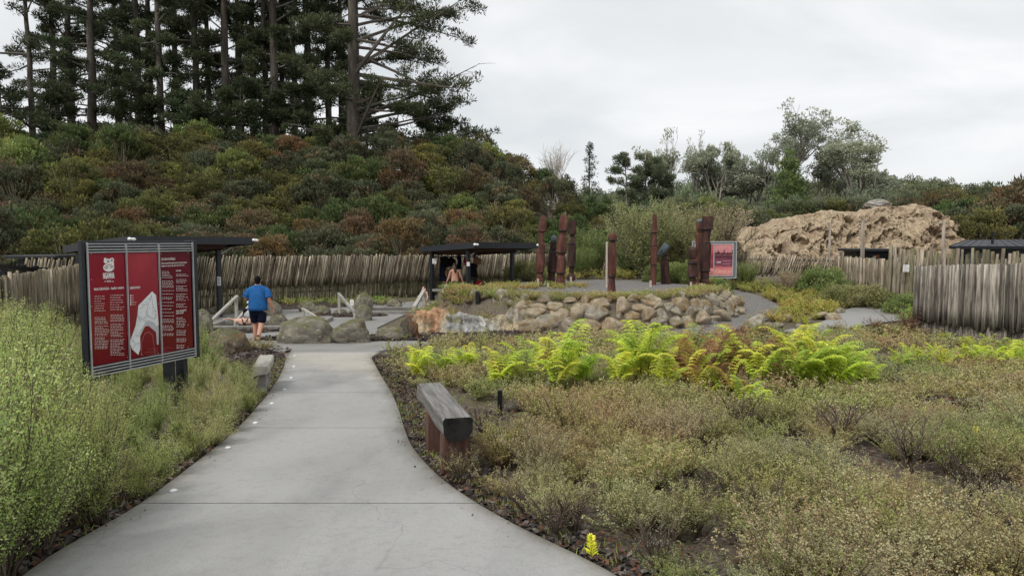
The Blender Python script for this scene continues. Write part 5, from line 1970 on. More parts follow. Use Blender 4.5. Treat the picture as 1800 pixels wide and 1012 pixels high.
def wall_rock(x, y, z, sx, sy, sz, label='angular tan and grey rock in the dry-stone wall around the carved-post terrace', grp='rocks of the terrace wall', ms=WALLM):
    o = link('rock', random.choice(ms))
    o.location = (x, y, z)
    o.scale = (sx, sy, sz)
    o.rotation_euler = (random.uniform(-.3, .3), random.uniform(-.3, .3), random.uniform(0, 6.28))
    return tag(o, label, 'rock', grp)


def ring(th, inn=0.0):
    return 2.8 + (6.2 - inn) * math.sin(th), 30.5 - (8.3 - inn) * math.cos(th)


for row, (t0, t1, inn, zz, sz, step) in enumerate(((-0.34, 1.46, -0.05, 0.13, .36, .56), (-0.36, 1.5, .14, .4, .33, .54), (-0.5, 1.5, .36, .64, .32, .6), (-0.82, 1.35, .7, .84, .3, .74))):
    th = t0
    while th < t1:
        x, y = ring(th, inn + random.uniform(-.08, .08))
        s = sz * .96 * random.uniform(.66, 1.42)
        e = random.uniform(.85, 1.35)
        zb = 0.02 if row < 2 else 0
        k = 1.0 if row < 2 else random.uniform(.7, 1.2)
        wall_rock(x, y, zz + zb + random.uniform(-.05, .05), s * e, s * e * .9, s * random.uniform(.72, .95) * k)
        ds = math.hypot(6.2 * math.cos(th), 8.3 * math.sin(th))
        th += step * s / sz * 1.02 * e / 1.08 / ds
# small filler stones
for i in range(26):
    th = random.uniform(-.3, 1.3)
    x, y = ring(th, random.uniform(-.25, .1))
    wall_rock(x, y, random.uniform(.05, .3), .16, .15, .13)

# rocks of the planted island right of the gravel path
for (px, py, w_, h_) in ((1325, 572, 46, 22), (1352, 578, 22, 14), (1384, 565, 26, 18), (1400, 548, 24, 20), (1437, 560, 38, 18), (1464, 562, 34, 18), (1478, 550, 22, 14), (1368, 575, 30, 12), (1340, 560, 18, 10), (1405, 575, 22, 10)):
    p = hit(px, py)
    k = p.y / FPX
    wall_rock(p.x, p.y, p.z + h_ * k * .25, w_ * k * .55, w_ * k * .5, h_ * k * .6, 'tan rock edging the small planted island between gravel path and side path', 'rocks edging the small planted island')


def boulder(label, px, py, w_, h_, seed, m, facets=6, cut=(.75, .98), amp=.14, depth=.8, d=None, ridges=0.0, name='boulder', lift=0.0, rot=None, sub=5):
    """(px, py) middle of the foot line, w_, h_ in photo pixels"""
    p = hit(px, py) if d is None else Vector(at(px, py, d))
    y = p.y
    k = y / FPX
    o = link(name, rock_mesh(name, seed, facets, cut, amp, sub, m, ridges))
    sx, sz = w_ * k / 1.75, h_ * k / 1.62
    co = np.array([v.co[:] for v in o.data.vertices])
    hw = max(abs(co[:, 0]).max(), .5)
    sx = w_ * k / 2 / hw
    zlo, zhi = co[:, 2].min(), co[:, 2].max()
    sz = h_ * k / (zhi - zlo * .45)
    o.scale = (sx, sx * depth, sz)
    o.location = (p.x, y + sx * depth * .6, p.z - zlo * sz * .45 + lift)
    return tag(o, label, 'boulder')


bo, bp, br_ = MT['boulder'], MT['boulder_pale'], MT['boulder_rust']
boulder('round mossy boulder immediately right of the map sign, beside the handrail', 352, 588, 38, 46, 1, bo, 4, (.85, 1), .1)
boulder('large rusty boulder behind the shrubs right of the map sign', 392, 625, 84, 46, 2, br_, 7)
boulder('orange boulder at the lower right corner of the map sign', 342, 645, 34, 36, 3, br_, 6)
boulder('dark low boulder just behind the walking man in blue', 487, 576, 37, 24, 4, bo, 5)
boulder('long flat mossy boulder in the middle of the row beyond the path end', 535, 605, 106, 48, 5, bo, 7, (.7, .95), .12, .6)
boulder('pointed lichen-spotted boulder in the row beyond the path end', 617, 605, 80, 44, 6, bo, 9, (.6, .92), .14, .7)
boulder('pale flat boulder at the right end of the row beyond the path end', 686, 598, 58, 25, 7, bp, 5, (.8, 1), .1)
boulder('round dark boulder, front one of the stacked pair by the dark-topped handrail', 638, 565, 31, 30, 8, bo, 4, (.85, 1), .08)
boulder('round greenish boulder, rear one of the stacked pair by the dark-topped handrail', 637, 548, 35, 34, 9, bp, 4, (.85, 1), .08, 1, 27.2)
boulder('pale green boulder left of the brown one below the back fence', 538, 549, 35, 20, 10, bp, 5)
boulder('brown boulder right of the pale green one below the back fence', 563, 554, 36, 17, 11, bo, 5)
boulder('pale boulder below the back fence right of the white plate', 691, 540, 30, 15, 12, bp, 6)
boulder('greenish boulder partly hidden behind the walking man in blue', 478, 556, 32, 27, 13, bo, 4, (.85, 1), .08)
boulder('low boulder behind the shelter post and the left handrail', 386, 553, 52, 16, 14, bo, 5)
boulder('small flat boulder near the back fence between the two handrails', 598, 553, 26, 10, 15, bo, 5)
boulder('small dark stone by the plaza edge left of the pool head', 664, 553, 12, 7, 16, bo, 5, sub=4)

# sinter outcrop in front of the terrace: one ridge of rock whose colour changes along it
OXY = [(-3.75, 21.0), (-3.2, 21.2), (-2.5, 21.3), (-1.6, 21.3), (-.7, 21.5), (.1, 21.9), (.8, 22.4)]
OH = [.05, .62, .8, .62, .5, .42, .06]
na, nb = 260, 70
OC = [(0, (.10, .085, .07)), (.13, (.15, .12, .09)), (.2, (.3, .14, .075)), (.24, (.4, .31, .2)), (.3, (.46, .24, .12)), (.36, (.5, .3, .17)), (.41, (.44, .37, .26)), (.47, (.3, .285, .26)), (.6, (.44, .42, .39)), (.68, (.42, .37, .28)), (.78, (.46, .36, .22)), (.86, (.3, .27, .22)), (.94, (.44, .32, .19)), (1, (.36, .28, .19))]
V, C = [], []
for i in range(na):
    t = i / (na - 1)
    q = t * (len(OXY) - 1)
    x0, y0 = (float(np.interp(q, range(len(OXY)), [p[k] for p in OXY])) for k in (0, 1))
    h = float(np.interp(q, range(len(OH)), OH)) * (1 + .22 * noise.noise(Vector((t * 14, 3, 1))))
    for j in range(nb):
        v = j / (nb - 1)
        # front apron, crest, gentle back
        if v < .6:
            f = v / .6
            y = y0 - .55 + 1.25 * f ** 1.25
            z = h * math.sin(f * PI / 2) ** .85
        else:
            f = (v - .6) / .4
            y = y0 + .7 + .9 * f
            z = h * (1 - .75 * f ** 1.6)
        p = Vector((x0 * 1.3 + v * .5, y * 1.0, z * 1.2))
        rid = abs(noise.noise(Vector((x0 * 3.2 + v * 1.2, v * 1.0, 5)))) * .3 + abs(noise.noise(Vector((x0 * 7 + v * 2.5, v * 2.2, 2)))) * .14
        lump = noise.noise(p * 1.5) * .22 + noise.noise(p * 4) * .09 + noise.noise(p * 10) * .035
        k = math.sin(PI * min(1, max(0, t))) ** .4 * math.sin(PI * v) ** .5
        V.append((x0 + .06 * noise.noise(p * 5), y - (lump - rid + .12) * k, gz(x0, y) - .06 + max(-.05, z + (lump * .6 - rid * .5) * k)))
        tt = min(1, max(0, t + .12 * (v - .4) + .1 * noise.noise(Vector((x0 * 1.6, v * 2.4, 9))) + .02 * noise.noise(p * 9)))
        c = np.array([np.interp(tt, [a for a, _ in OC], [b[m] for _, b in OC]) for m in range(3)])
        s_ = 1 + .6 * noise.noise(Vector((x0 * 9, v * 2.2, 4))) + .35 * noise.noise(p * 8) + .2 * noise.noise(p * 18)
        ms = float(np.clip(noise.noise(p * 2.2 + Vector((3, 8, 1))) * 4 - .6, 0, .8))
        c = c * np.array((.74, .76, .78)) + .012
        C.append((c * (1 - ms) + np.array((.15, .14, .08)) * ms) * max(.35, s_))
ids = np.arange(na * nb).reshape(na, nb)
F = np.stack([ids[:-1, :-1], ids[1:, :-1], ids[1:, 1:], ids[:-1, 1:]], -1).reshape(-1, 4)
MT['outcrop'] = mat('streaked_sinter', [(.3, (.55, .53, .5)), (.5, (1, 1, 1)), (.7, (1.2, 1.2, 1.2))], 6, 9, .9, .2, .9, 12, .05, None, True)
tag(Geo().add(V, F, np.array(C)).build('rock_outcrop', MT['outcrop'], None, True), 'low rock outcrop streaked dark brown, orange and pale grey in front of the terrace', 'rock outcrop')
boulder('dark mossy lump at the left end of the orange outcrop', 722, 597, 30, 38, 31, MT['sinter_dark'], 8, (.65, .9), .22, .8, None, .25, 'boulder')
boulder('tan rounded rock at the right end of the outcrop', 932, 586, 50, 26, 36, MT['wall_rock_tan'], 10, (.6, .9), .1, .7, None, .05, 'boulder')
boulder('small dark grey rock at the foot of the outcrop beside the pale flat boulder', 712, 588, 24, 26, 38, MT['sinter_dark'], 7)
boulder('flat mossy stone in the heath in front of the outcrop', 778, 606, 58, 13, 39, bp, 4, (.85, 1), .08)
boulder('small flat stone in the heath right of the flat mossy stone', 812, 606, 26, 9, 40, bp, 5, sub=4)
boulder('small flat stone at the foot of the tan outcrop rock', 922, 598, 24, 8, 41, bp, 5, sub=4)
boulder('grey stone partly buried in the mulch behind the black path light', 902, 722, 34, 20, 42, bo, 5, sub=4)
boulder('brown stone beside the black path light right of the bench', 890, 716, 16, 16, 43, br_, 6, sub=4)

# ------------------------------------------------------------------ clay bank
def clay_mat():
    m, nt, N, L, B = new_mat('eroded_clay')
    n = noise_node(nt, .55, 9, .68, (1, 1, 1.6), False)
    n2 = noise_node(nt, 3.2, 10, .76, (1, 1, 1.5), False)
    a = ramp(nt, n.outputs['Fac'], [(.3, (.28, .205, .14)), (.42, (.43, .335, .235)), (.5, (.53, .43, .295)), (.56, (.39, .29, .205)), (.7, (.48, .39, .28))]).outputs[0]
    b = ramp(nt, n2.outputs['Fac'], [(.28, (.35, .32, .3)), (.5, (1, 1, 1)), (.7, (1.25, 1.22, 1.2))]).outputs[0]
    a = mixc(nt, 1, a, b, 'MULTIPLY')
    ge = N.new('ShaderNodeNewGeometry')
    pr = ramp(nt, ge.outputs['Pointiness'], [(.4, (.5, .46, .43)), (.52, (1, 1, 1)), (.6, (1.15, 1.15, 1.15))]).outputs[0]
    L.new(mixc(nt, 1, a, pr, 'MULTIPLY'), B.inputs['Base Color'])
    B.inputs['Roughness'].default_value = .95
    B.inputs['Specular IOR Level'].default_value = .1
    bump(nt, n2.outputs['Fac'], .9, .25)
    return m


BX = [1285, 1305, 1335, 1372, 1400, 1430, 1470, 1510, 1545, 1580, 1615, 1635, 1648, 1662, 1690, 1712]
BY = [405, 401, 404, 394, 381, 376, 374, 372, 366, 363, 363, 362, 370, 388, 412, 440]
D0 = 52.0
na, nb = 400, 150
V = []
for i in range(na):
    px = 1280 + (1716 - 1280) * i / (na - 1)
    top = at(px, float(np.interp(px, BX, BY)), D0 + 4).z
    X0 = at(px, 440, D0 + 3).x
    for j in range(nb):
        v = j / (nb - 1)
        # profile: toe apron, steep face, rounded top, back slope
        if v < .72:
            q = v / .72
            y = D0 - 1.8 + 5.0 * (q ** 1.4)
            z = 1.0 + (top - 1.0) * (q ** .8)
        else:
            q = (v - .72) / .28
            y = D0 + 3.2 + 6 * q
            z = top - .25 * q
        p = Vector((X0 * .42, y * .3, z * .42))
        a = .5 + noise.noise(p) * 1.1 + abs(noise.noise(p * 2.1 + Vector((5, 1, 2)))) * 1.5 + noise.noise(p * 4.5) * .5 + abs(noise.noise(Vector((p.x * 9, p.y * 6, p.z * 4)))) * .42 + noise.noise(p * 19) * .2 + noise.noise(p * 40) * .12
        w_ = math.sin(PI * min(1, v / .72)) ** .6 if v < .72 else 0
        g_ = max(0, min(1, (i / na) * 12, (1 - i / na) * 12))
        V.append((X0 + noise.noise(p * 3) * .25 * w_, y + (a - .7) * 1.15 * w_ * g_, z + (noise.noise(p * 2.1) * .4 + noise.noise(p * 6) * .22 + noise.noise(p * 14) * .12) * (.6 + w_) * g_))
V = np.array(V)
ids = np.arange(na * nb).reshape(na, nb)
F = np.stack([ids[:-1, :-1], ids[1:, :-1], ids[1:, 1:], ids[:-1, 1:]], -1).reshape(-1, 4)
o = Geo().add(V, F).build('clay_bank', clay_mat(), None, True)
tag(o, kind='structure')
boulder('grey rocky knob on top of the clay bank', 1548, 366, 56, 17, 51, MT['sinter_white'], 9, (.65, .9), .2, .7, 55.5, .25)
# ------------------------------------------------------------------ carved posts
def pou(label, px, py_base, py_top, d, secs, m, caps=(), extra=None, rz=0.0, tilt=0.0, sides=28):
    b = at(px, py_base, d)
    t_ = at(px, py_top, d)
    z0 = gz(b.x, b.y)
    H = t_.z - z0
    t = thing('carved_post', label, 'carved post', (b.x, b.y, z0 - .03), rz, 'carved wooden posts on the terrace')
    t.rotation_euler = (0, tilt, rz)
    g = Geo()
    rnd = random.Random(int(px))
    S = [(s[0] * H, s[1], s[2] if len(s) > 2 else s[1], s[3] if len(s) > 3 else 0, s[4] if len(s) > 4 else 0, s[5] if len(s) > 5 else 3.0) for s in secs]
    dense = []
    for a_, b_ in zip(S[:-1], S[1:]):
        k = max(1, int((b_[0] - a_[0]) / .06))
        for i in range(k):
            f = i / k
            dense.append(tuple(a_[j] * (1 - f) + b_[j] * f for j in range(6)))
    dense.append(S[-1])
    g.loft(dense, sides)
    Vv = g.V[0]
    for v in Vv:
        n_ = noise.noise(Vector((v[0] * 7, v[1] * 7, v[2] * 2.2 + px)))
        v[0] *= 1 + .1 * n_
        v[1] *= 1 + .1 * n_
    o = g.build('shaft', m, t, False)
    if extra: extra(t, H, S)
    return t, H


def rad_at(S, z):
    zs = [s[0] for s in S]
    return tuple(float(np.interp(z, zs, [s[j] for s in S])) for j in (1, 2, 3, 4))


def grooves(zs, m='pou_dark'):
    def f(t, H, S):
        g = Geo()
        for z in zs:
            a, b, ox, oy = rad_at(S, z * H)
            g.loft([(z * H - .02, a * 1.02, b * 1.02, ox, oy, 3), (z * H - .01, a * 1.12, b * 1.12, ox, oy, 3), (z * H + .015, a * 1.12, b * 1.12, ox, oy, 3), (z * H + .025, a * 1.02, b * 1.02, ox, oy, 3)], 24)
        g.build('carved_band', MT[m], t, True)
    return f


def swirls(rows, side=-1, rr=.075, m='pou'):
    def f(t, H, S):
        g = Geo()
        for (z, dr) in rows:
            a, b, ox, oy = rad_at(S, z * H)
            th = np.linspace(0, 4.2 * PI, 46)
            r = rr * 1.3 * (1 - th / th[-1] * .85)
            u = r * np.cos(dr * th) * 1.05
            w = r * np.sin(th) * 1.7
            pts = [(ox + u_, oy - math.sqrt(max(.0002, 1 - min(.95, (u_ / a) ** 2))) * b * 1.0, z * H + w_) for u_, w_ in zip(u, w)]
            g.tube(pts, .016, 6)
        g.build('carved_spiral', MT[m], t, True)
    return f


def combo(*fs):
    def f(t, H, S):
        for q in fs: q(t, H, S)
    return f


def cap(zlo, zhi, rx, ox=0.0, m='pou_cap', lean=0.0):
    def f(t, H, S):
        Geo().loft([(zlo * H, rx, rx, ox, 0, 2.6), ((zlo * .4 + zhi * .6) * H, rx * .95, rx * .95, ox + lean * .5, 0, 2.5), (zhi * H - .03, rx * .7, rx * .7, ox + lean, 0, 2.3), (zhi * H, rx * .25, rx * .25, ox + lean, 0, 2)], 20).build('cap', MT[m], t, True)
    return f


R_, D_ = MT['pou'], MT['pou_dark']
pou('tall carved post with round-topped head and a knobbed waist, leftmost of the carved posts', 948, 505, 377, 30.0,
    [(0, .185), (.11, .18), (.125, .15), (.19, .115), (.2, .12), (.215, .17), (.3, .19), (.47, .18), (.5, .185), (.53, .17, .17, .03), (.58, .15, .16, .05), (.61, .12, .15, .03), (.63, .115, .12, 0), (.77, .12, .12, .01), (.785, .165, .165, .03), (.88, .165, .165, .04), (.95, .14, .14, .045), (.985, .09, .09, .045), (1, .03, .03, .045)], R_, extra=combo(grooves((.2, .78), 'pou_dark'),), tilt=.035)
pou('shorter dark carved post with blue-grey cap between two taller posts', 968, 505, 412, 30.5,
    [(0, .2), (.14, .19), (.19, .15), (.28, .15), (.3, .19), (.55, .17), (.68, .16), (.71, .12), (.74, .14), (.85, .135), (.9, .12)], D_, extra=combo(grooves((.29, .72), 'black'), cap(.86, 1.0, .13, 0.0, 'pou_cap', .0)), tilt=.06)
pou('thick tall carved post with rounded dome head, second tallest of the left group', 985, 505, 375, 30.0,
    [(0, .2), (.11, .19), (.12, .16), (.19, .16), (.2, .2), (.36, .19), (.4, .185), (.44, .14), (.48, .2, .19, -.01), (.52, .2, .19, 0), (.62, .2, .19, .01), (.68, .19, .18, .02), (.72, .145, .145, .02), (.76, .145, .145, .03), (.775, .2, .2, .04), (.9, .195, .195, .045), (.96, .16, .16, .045), (.99, .09, .09, .045), (1, .03, .03, .045)], R_, extra=grooves((.2, .48, .775), 'black'), tilt=.03)
pou('slim carved post with square flat-topped head, rightmost of the left group', 1004, 495, 386, 34.0,
    [(0, .2), (.1, .19), (.15, .12), (.24, .13), (.26, .18), (.4, .19), (.5, .18), (.62, .175), (.63, .15), (.72, .085), (.76, .09), (.775, .165, .165, .01, 0, 5), (1, .165, .165, .02, 0, 5)], D_, extra=grooves((.26, .62), 'black'), tilt=.02)
pou('short carved post with spiral carving, standing alone at the front of the terrace', 1075, 521, 408, 25.2,
    [(0, .135), (.1, .135), (.28, .11), (.3, .12), (.32, .14), (.5, .15), (.68, .145), (.8, .12), (.86, .105), (.875, .11), (.885, .15), (.93, .155), (.97, .14), (1, .08)], R_, extra=combo(swirls(((.62, 1), (.5, -1), (.39, 1), (.56, -1)), rr=.06, m='pou'), grooves((.31, .885), 'black')), tilt=.01)
pou('slim tall carved post with spiral-cut shaft in front of the olive bush', 1148, 503, 376, 30.8,
    [(0, .125), (.25, .115), (.3, .13), (.4, .15), (.55, .145), (.6, .12), (.7, .105), (.745, .11), (.75, .14), (.85, .11), (.93, .085), (.94, .09, .09, 0, 0, 5), (1, .085, .085, 0, 0, 5)], R_, extra=grooves((.75, .3, .57), 'black'), tilt=.01)
pou('short leaning carved post with a tilted blue-grey slab cap', 1170, 502, 428, 31.5,
    [(0, .2), (.3, .19), (.5, .18), (.56, .17), (.58, .13), (.68, .11), (.72, .13), (.75, .16), (.8, .15)], D_, extra=lambda t, H, S: Geo().bm((lambda bm_: (bmesh.ops.create_cube(bm_, size=1), bmesh.ops.bevel(bm_, geom=list(bm_.edges), offset=.06, segments=2, affect='EDGES'), bm_)[-1])(bmesh.new()), Matrix.Translation((-.03, 0, H * .86)) @ Matrix.Rotation(.62, 4, 'Y') @ Matrix.Diagonal((.26, .3, .62, 1))).build('cap', MT['pou_cap'], t, True), tilt=-.06)
pou('short dark carved post with rounded head in front of the picture sign', 1217, 505, 432, 29.6,
    [(0, .17), (.12, .165), (.16, .13), (.26, .13), (.28, .2), (.45, .19), (.55, .17), (.6, .18), (.67, .15), (.7, .1), (.73, .14), (.82, .17), (.92, .17), (.97, .13), (1, .05)], D_, extra=grooves((.28, .6), 'black'))
pou('tall red-brown carved post with small grey-capped head behind the right-hand post', 1229, 500, 384, 31.0,
    [(0, .12), (.4, .13), (.6, .17), (.78, .2), (.79, .1), (.82, .12), (.86, .155), (.94, .155), (.96, .12)], R_, extra=cap(.945, 1.0, .15))
pou('tall dark carved post with square-block head before the picture sign', 1238, 505, 379, 30.0,
    [(0, .22), (.09, .21), (.12, .17), (.22, .17), (.235, .2), (.4, .2), (.6, .21), (.62, .2), (.63, .17), (.68, .15), (.81, .17), (.82, .235, .22, .02, 0, 5), (.92, .22, .21, .02, 0, 5), (1, .19, .18, .02, 0, 5)], D_, extra=combo(grooves((.235, .625, .82), 'black'), swirls(((.5, 1), (.35, -1), (.42, 1)), rr=.09, m='pou_dark')), tilt=.02)

for px, py, h, who in ((945.5, 507, 16, 'leftmost tall carved post'), (963.5, 506, 8, 'short dark capped post'), (985, 506, 7, 'thick dome-headed post'), (1003.5, 499, 10, 'square-headed slim post'), (1143.5, 504, 13, 'slim spiral-cut post'), (1214.5, 508, 10, 'short rounded dark post'), (1233.5, 508, 8, 'square-block-headed post')):
    d = 29.3 if px != 1003.5 else 33.2
    p = at(px, py, d)
    o = Geo().bbox((0, 0, h * d / FPX / 2 - .1), (.085, .05, h * d / FPX + .2), .01).build('marker_peg', MT['peg'])
    o.location = (p.x, p.y, gz(p.x, p.y))
    tag(o, 'pale wooden peg at the foot of the ' + who, 'marker peg', 'marker pegs at the carved posts')
p = at(1066, 500, 29)
o = Geo().bbox((0, 0, .9), (.07, .07, 2.0), .01).build('pale_pole', MT['peg'])
o.location = (p.x, p.y, gz(p.x, p.y))
tag(o, 'slim pale pole behind the spiral-carved front post', 'pole')
# ------------------------------------------------------------------ people
def hand_geo(g, w, d, side, size=.19, curl=.5, palm=(0, -1, 0)):
    """hand at wrist w pointing along d: palm, four fingers, thumb"""
    w, d = Vector(w), Vector(d).normalized()
    n = Vector(palm)
    n = (n - d * n.dot(d)).normalized()
    s = d.cross(n).normalized()
    pl = size * .52
    c = w + d * pl * .5
    M = Matrix((s, d, n)).transposed()
    g.ell(c, (size * .22, pl * .6, size * .1), None, 14, 10, M)
    for i, (off, L) in enumerate(((-.3, .43), (-.1, .48), (.1, .45), (.3, .36))):
        p0 = w + d * pl * .9 + s * off * size * .5
        L *= size
        pts, dr = [p0], d.copy()
        for k in range(3):
            dr = (dr + n * curl * .45).normalized()
            pts.append(pts[-1] + dr * L / 3)
        g.tube(pts, [size * .052, size * .05, size * .045, size * .03], 7)
    p0 = w + d * pl * .25 - s * side * size * .2
    g.tube([p0, p0 + (d * .6 - s * side * .7).normalized() * size * .16, p0 + (d * .95 - s * side * .6 + n * .3).normalized() * size * .32], [size * .065, size * .055, size * .035], 7)


def head_geo(g, c, yaw, tilt=0.0, s=1.0):
    """head with nose, ears; looks along +y turned by yaw"""
    M = Matrix.Rotation(yaw, 3, 'Z') @ Matrix.Rotation(tilt, 3, 'X')
    g.ell(c, (.077 * s, .096 * s, .118 * s), None, 24, 16, M)
    g.ell(Vector(c) + M @ Vector((0, .025, -.055)) * s, (.06 * s, .068 * s, .065 * s), None, 18, 12, M)
    g.ell(Vector(c) + M @ Vector((0, .1, -.012)) * s, (.014 * s, .022 * s, .026 * s), None, 10, 8, M)
    for k in (-1, 1):
        g.ell(Vector(c) + M @ Vector((k * .079, -.008, -.005)) * s, (.012 * s, .024 * s, .034 * s), None, 10, 8, M)
    return M


def face_parts(t, c, M, s=1.0):
    g = Geo()
    for k in (-1, 1):
        g.ell(Vector(c) + M @ Vector((k * .032, .087, .012)) * s, (.013 * s, .008 * s, .008 * s), None, 10, 8, M)
    g.build('eyes', MT['eye'], t, True)
    Geo().ell(Vector(c) + M @ Vector((0, .088, -.055)) * s, (.024 * s, .01 * s, .008 * s), None, 10, 8, M).build('mouth', MT['lips'], t, True)


def body_skin(j, E, R, hands, head, skin, t, yaw=0.0, tilt=0.0, hs=1.0, sub=2):
    V, F = skin_mesh(j, E, R, sub)
    g = Geo().add(V, F)
    for h in hands:
        hand_geo(g, *h)
    M = head_geo(g, head, yaw, tilt, hs)
    g.build('body', skin, t, True)
    face_parts(t, head, M, hs)
    return M


# --- man in blue, walking away, plastic bag at his left side
px, d = 455, 19.3
b = at(px, 603, d)
man = thing('person', 'man in blue t-shirt and dark shorts walking away, carrying a clear plastic bag', 'person', (b.x, b.y, gz(b.x, b.y) + .033), 0.16)
J = [(0, 0, .93), (0, .01, 1.1), (0, .03, 1.3), (0, .04, 1.43), (0, .05, 1.52), (0, .06, 1.6),
     (-.21, .03, 1.40), (-.32, -.01, 1.17), (-.28, .17, 1.07), (-.25, .22, 1.03),
     (.21, .03, 1.40), (.30, -.04, 1.13), (.37, .02, .90), (.385, .04, .85),
     (-.115, 0, .88), (-.105, .14, .48), (-.1, .1, .1), (-.1, .16, .05), (-.1, .29, .035),
     (.115, -.01, .88), (.085, -.02, .47), (.05, -.30, .17), (.05, -.33, .11), (.06, -.22, .035)]
E = [(0, 1), (1, 2), (2, 3), (3, 4), (4, 5), (3, 6), (6, 7), (7, 8), (8, 9), (3, 10), (10, 11), (11, 12), (12, 13), (0, 14), (14, 15), (15, 16), (16, 17), (17, 18), (0, 19), (19, 20), (20, 21), (21, 22), (22, 23)]
R = [(.19, .16), (.195, .16), (.19, .14), (.15, .1), .075, .07, .075, .06, .042, .035, .075, .06, .042, .035, (.115, .12), .085, .052, .05, .035, (.115, .12), .085, .052, .05, .035]
HD = (0, .06, 1.645)
M = body_skin(J, E, R, [((-.25, .22, 1.03), (.1, .2, -1), 1, .18, .9, (1, 0, 0)), ((.385, .04, .85), (.15, .25, -1), -1, .185, .35, (-1, .2, 0))], HD, MT['skin'], man)
Vh, Fh = skin_mesh([(0, -.012, .0), (0, 0, .05), (0, .015, .085)], [(0, 1), (1, 2)], [(.09, .1), (.088, .1), (.06, .08)], 2)
Geo().ell((HD[0], HD[1] - .014, HD[2] + .024), (.086, .1, .108), None, 24, 16).ell((HD[0], HD[1] - .05, HD[2] - .05), (.072, .06, .06), None, 18, 12).build('hair', MT['hair'], man, True)
# t-shirt: torso and sleeves
g = Geo()
ts = [(.835, .235, .19), (.84, .25, .205), (.92, .25, .205), (1.02, .248, .205), (1.12, .242, .195), (1.22, .24, .185), (1.31, .24, .172), (1.38, .25, .152), (1.43, .243, .135), (1.47, .2, .118), (1.505, .138, .102), (1.53, .09, .086)]
g.loft([(z, a, b, 0, -.005 + .05 * (z - .83) / .67, 2.35) for z, a, b in ts], 40)
for P_, R2 in (([(-.16, .03, 1.395), (-.235, .02, 1.345), (-.285, .0, 1.25), (-.305, -.008, 1.185)], (.085, .095, .1, .104)), ([(.16, .03, 1.395), (.235, .015, 1.345), (.28, -.012, 1.245), (.295, -.028, 1.175)], (.085, .095, .1, .104))):
    q = np.array(P_)
    t_ = np.linspace(0, 3, 13)
    g.tube(np.stack([np.interp(t_, range(4), q[:, k]) for k in range(3)], -1), np.interp(t_, range(4), R2), 20)
for A_ in g.V:
    for v in A_:
        f = Vector((v[0] * 5 + v[2] * 2, v[1] * 5, v[2] * 6))
        q = .014 * noise.noise(f) + .007 * math.sin(v[2] * 30 + v[0] * 14) * max(0, 1 - abs(v[2] - 1.0) * 5)
        r_ = math.hypot(v[0], v[1]) + 1e-6
        v[0] += q * v[0] / r_
        v[1] += q * v[1] / r_
g.build('t_shirt', MT['blue_shirt'], man, True)
V, F = skin_mesh([(0, 0, .95), (0, 0, .86), (-.115, .015, .78), (-.11, .08, .62), (-.105, .125, .47), (.115, -.01, .78), (.1, -.015, .62), (.09, -.02, .46)],
                 [(0, 1), (1, 2), (2, 3), (3, 4), (1, 5), (5, 6), (6, 7)], [(.235, .2), (.225, .195), (.15, .15), (.128, .13), (.122, .125), (.15, .15), (.125, .13), (.122, .125)], 2, 0)
Geo().add(V, F).build('shorts', MT['navy'], man, True)
for (c, rx) in (((-.1, .21, .012), 0.0), ((.053, -.29, .085), -1.0)):
    t_ = Geo()
    bm_ = bmesh.new()
    bmesh.ops.create_cube(bm_, size=1)
    bmesh.ops.bevel(bm_, geom=list(bm_.edges), offset=.2, segments=3, affect='EDGES')
    t_.bm(bm_, Matrix.Translation(c) @ Matrix.Rotation(rx, 4, 'X') @ Matrix.Diagonal((.1, .28, .026, 1)))
    s_ = t_.build('sandal', MT['sandal'], man, True)
    g = Geo()
    cc = Matrix.Translation(c) @ Matrix.Rotation(rx, 4, 'X')
    g.tube([cc @ Vector(q) for q in ((-.05, .02, .01), (-.03, .06, .07), (.0, .09, .075), (.03, .06, .07), (.05, .02, .01))], .014, 6)
    g.build('strap', MT['teak'], s_, True)

bag = thing('plastic_bag', 'clear plastic bag hanging at the left side of the man in blue', 'bag', man.matrix_basis @ Vector((-.235, .24, .0)), .16)
Wb = .25
secs = [(.6, .05, .04, 0, 0, 2), (.612, .13, .09, 0, 0, 2.3), (.66, .16, .11, -.01, 0, 2.4), (.74, .15, .1, 0, 0, 2.4), (.82, .11, .08, .01, 0, 2.2), (.89, .06, .045, .02, 0, 2), (.95, .028, .025, .01, 0, 2), (.98, .022, .02, 0, 0, 2)]
g = Geo().loft(secs, 32)
for v in g.V[0]:
    k = .05 * noise.noise(Vector((v[0] * 9, v[1] * 9, v[2] * 7))) + .02 * noise.noise(Vector((v[0] * 22, v[1] * 22, v[2] * 15)))
    v[0] += k; v[1] += k * .6
g.build('sack', MT['bag'], bag, True)
Geo().tube([(.0, 0, .95), (-.03, 0, .985), (0, 0, 1.005), (.03, 0, .985), (.0, 0, .95)], .012, 6).build('handle', MT['bag'], bag, True)
wb = Geo().ell((.03, -.02, 1.06), (.05, .05, .05), None, 14, 10)
for v in wb.V[0]: v += .012 * noise.noise(Vector(v) * 30)
wb = wb.build('crumpled_tissue', MT['paper'], None, True)
wb.location = man.matrix_basis @ Vector((-.26, .0, 0)); wb.rotation_euler = (0, 0, .16)
tag(wb, 'small white bundle tucked under the left arm of the man in blue', 'bundle')

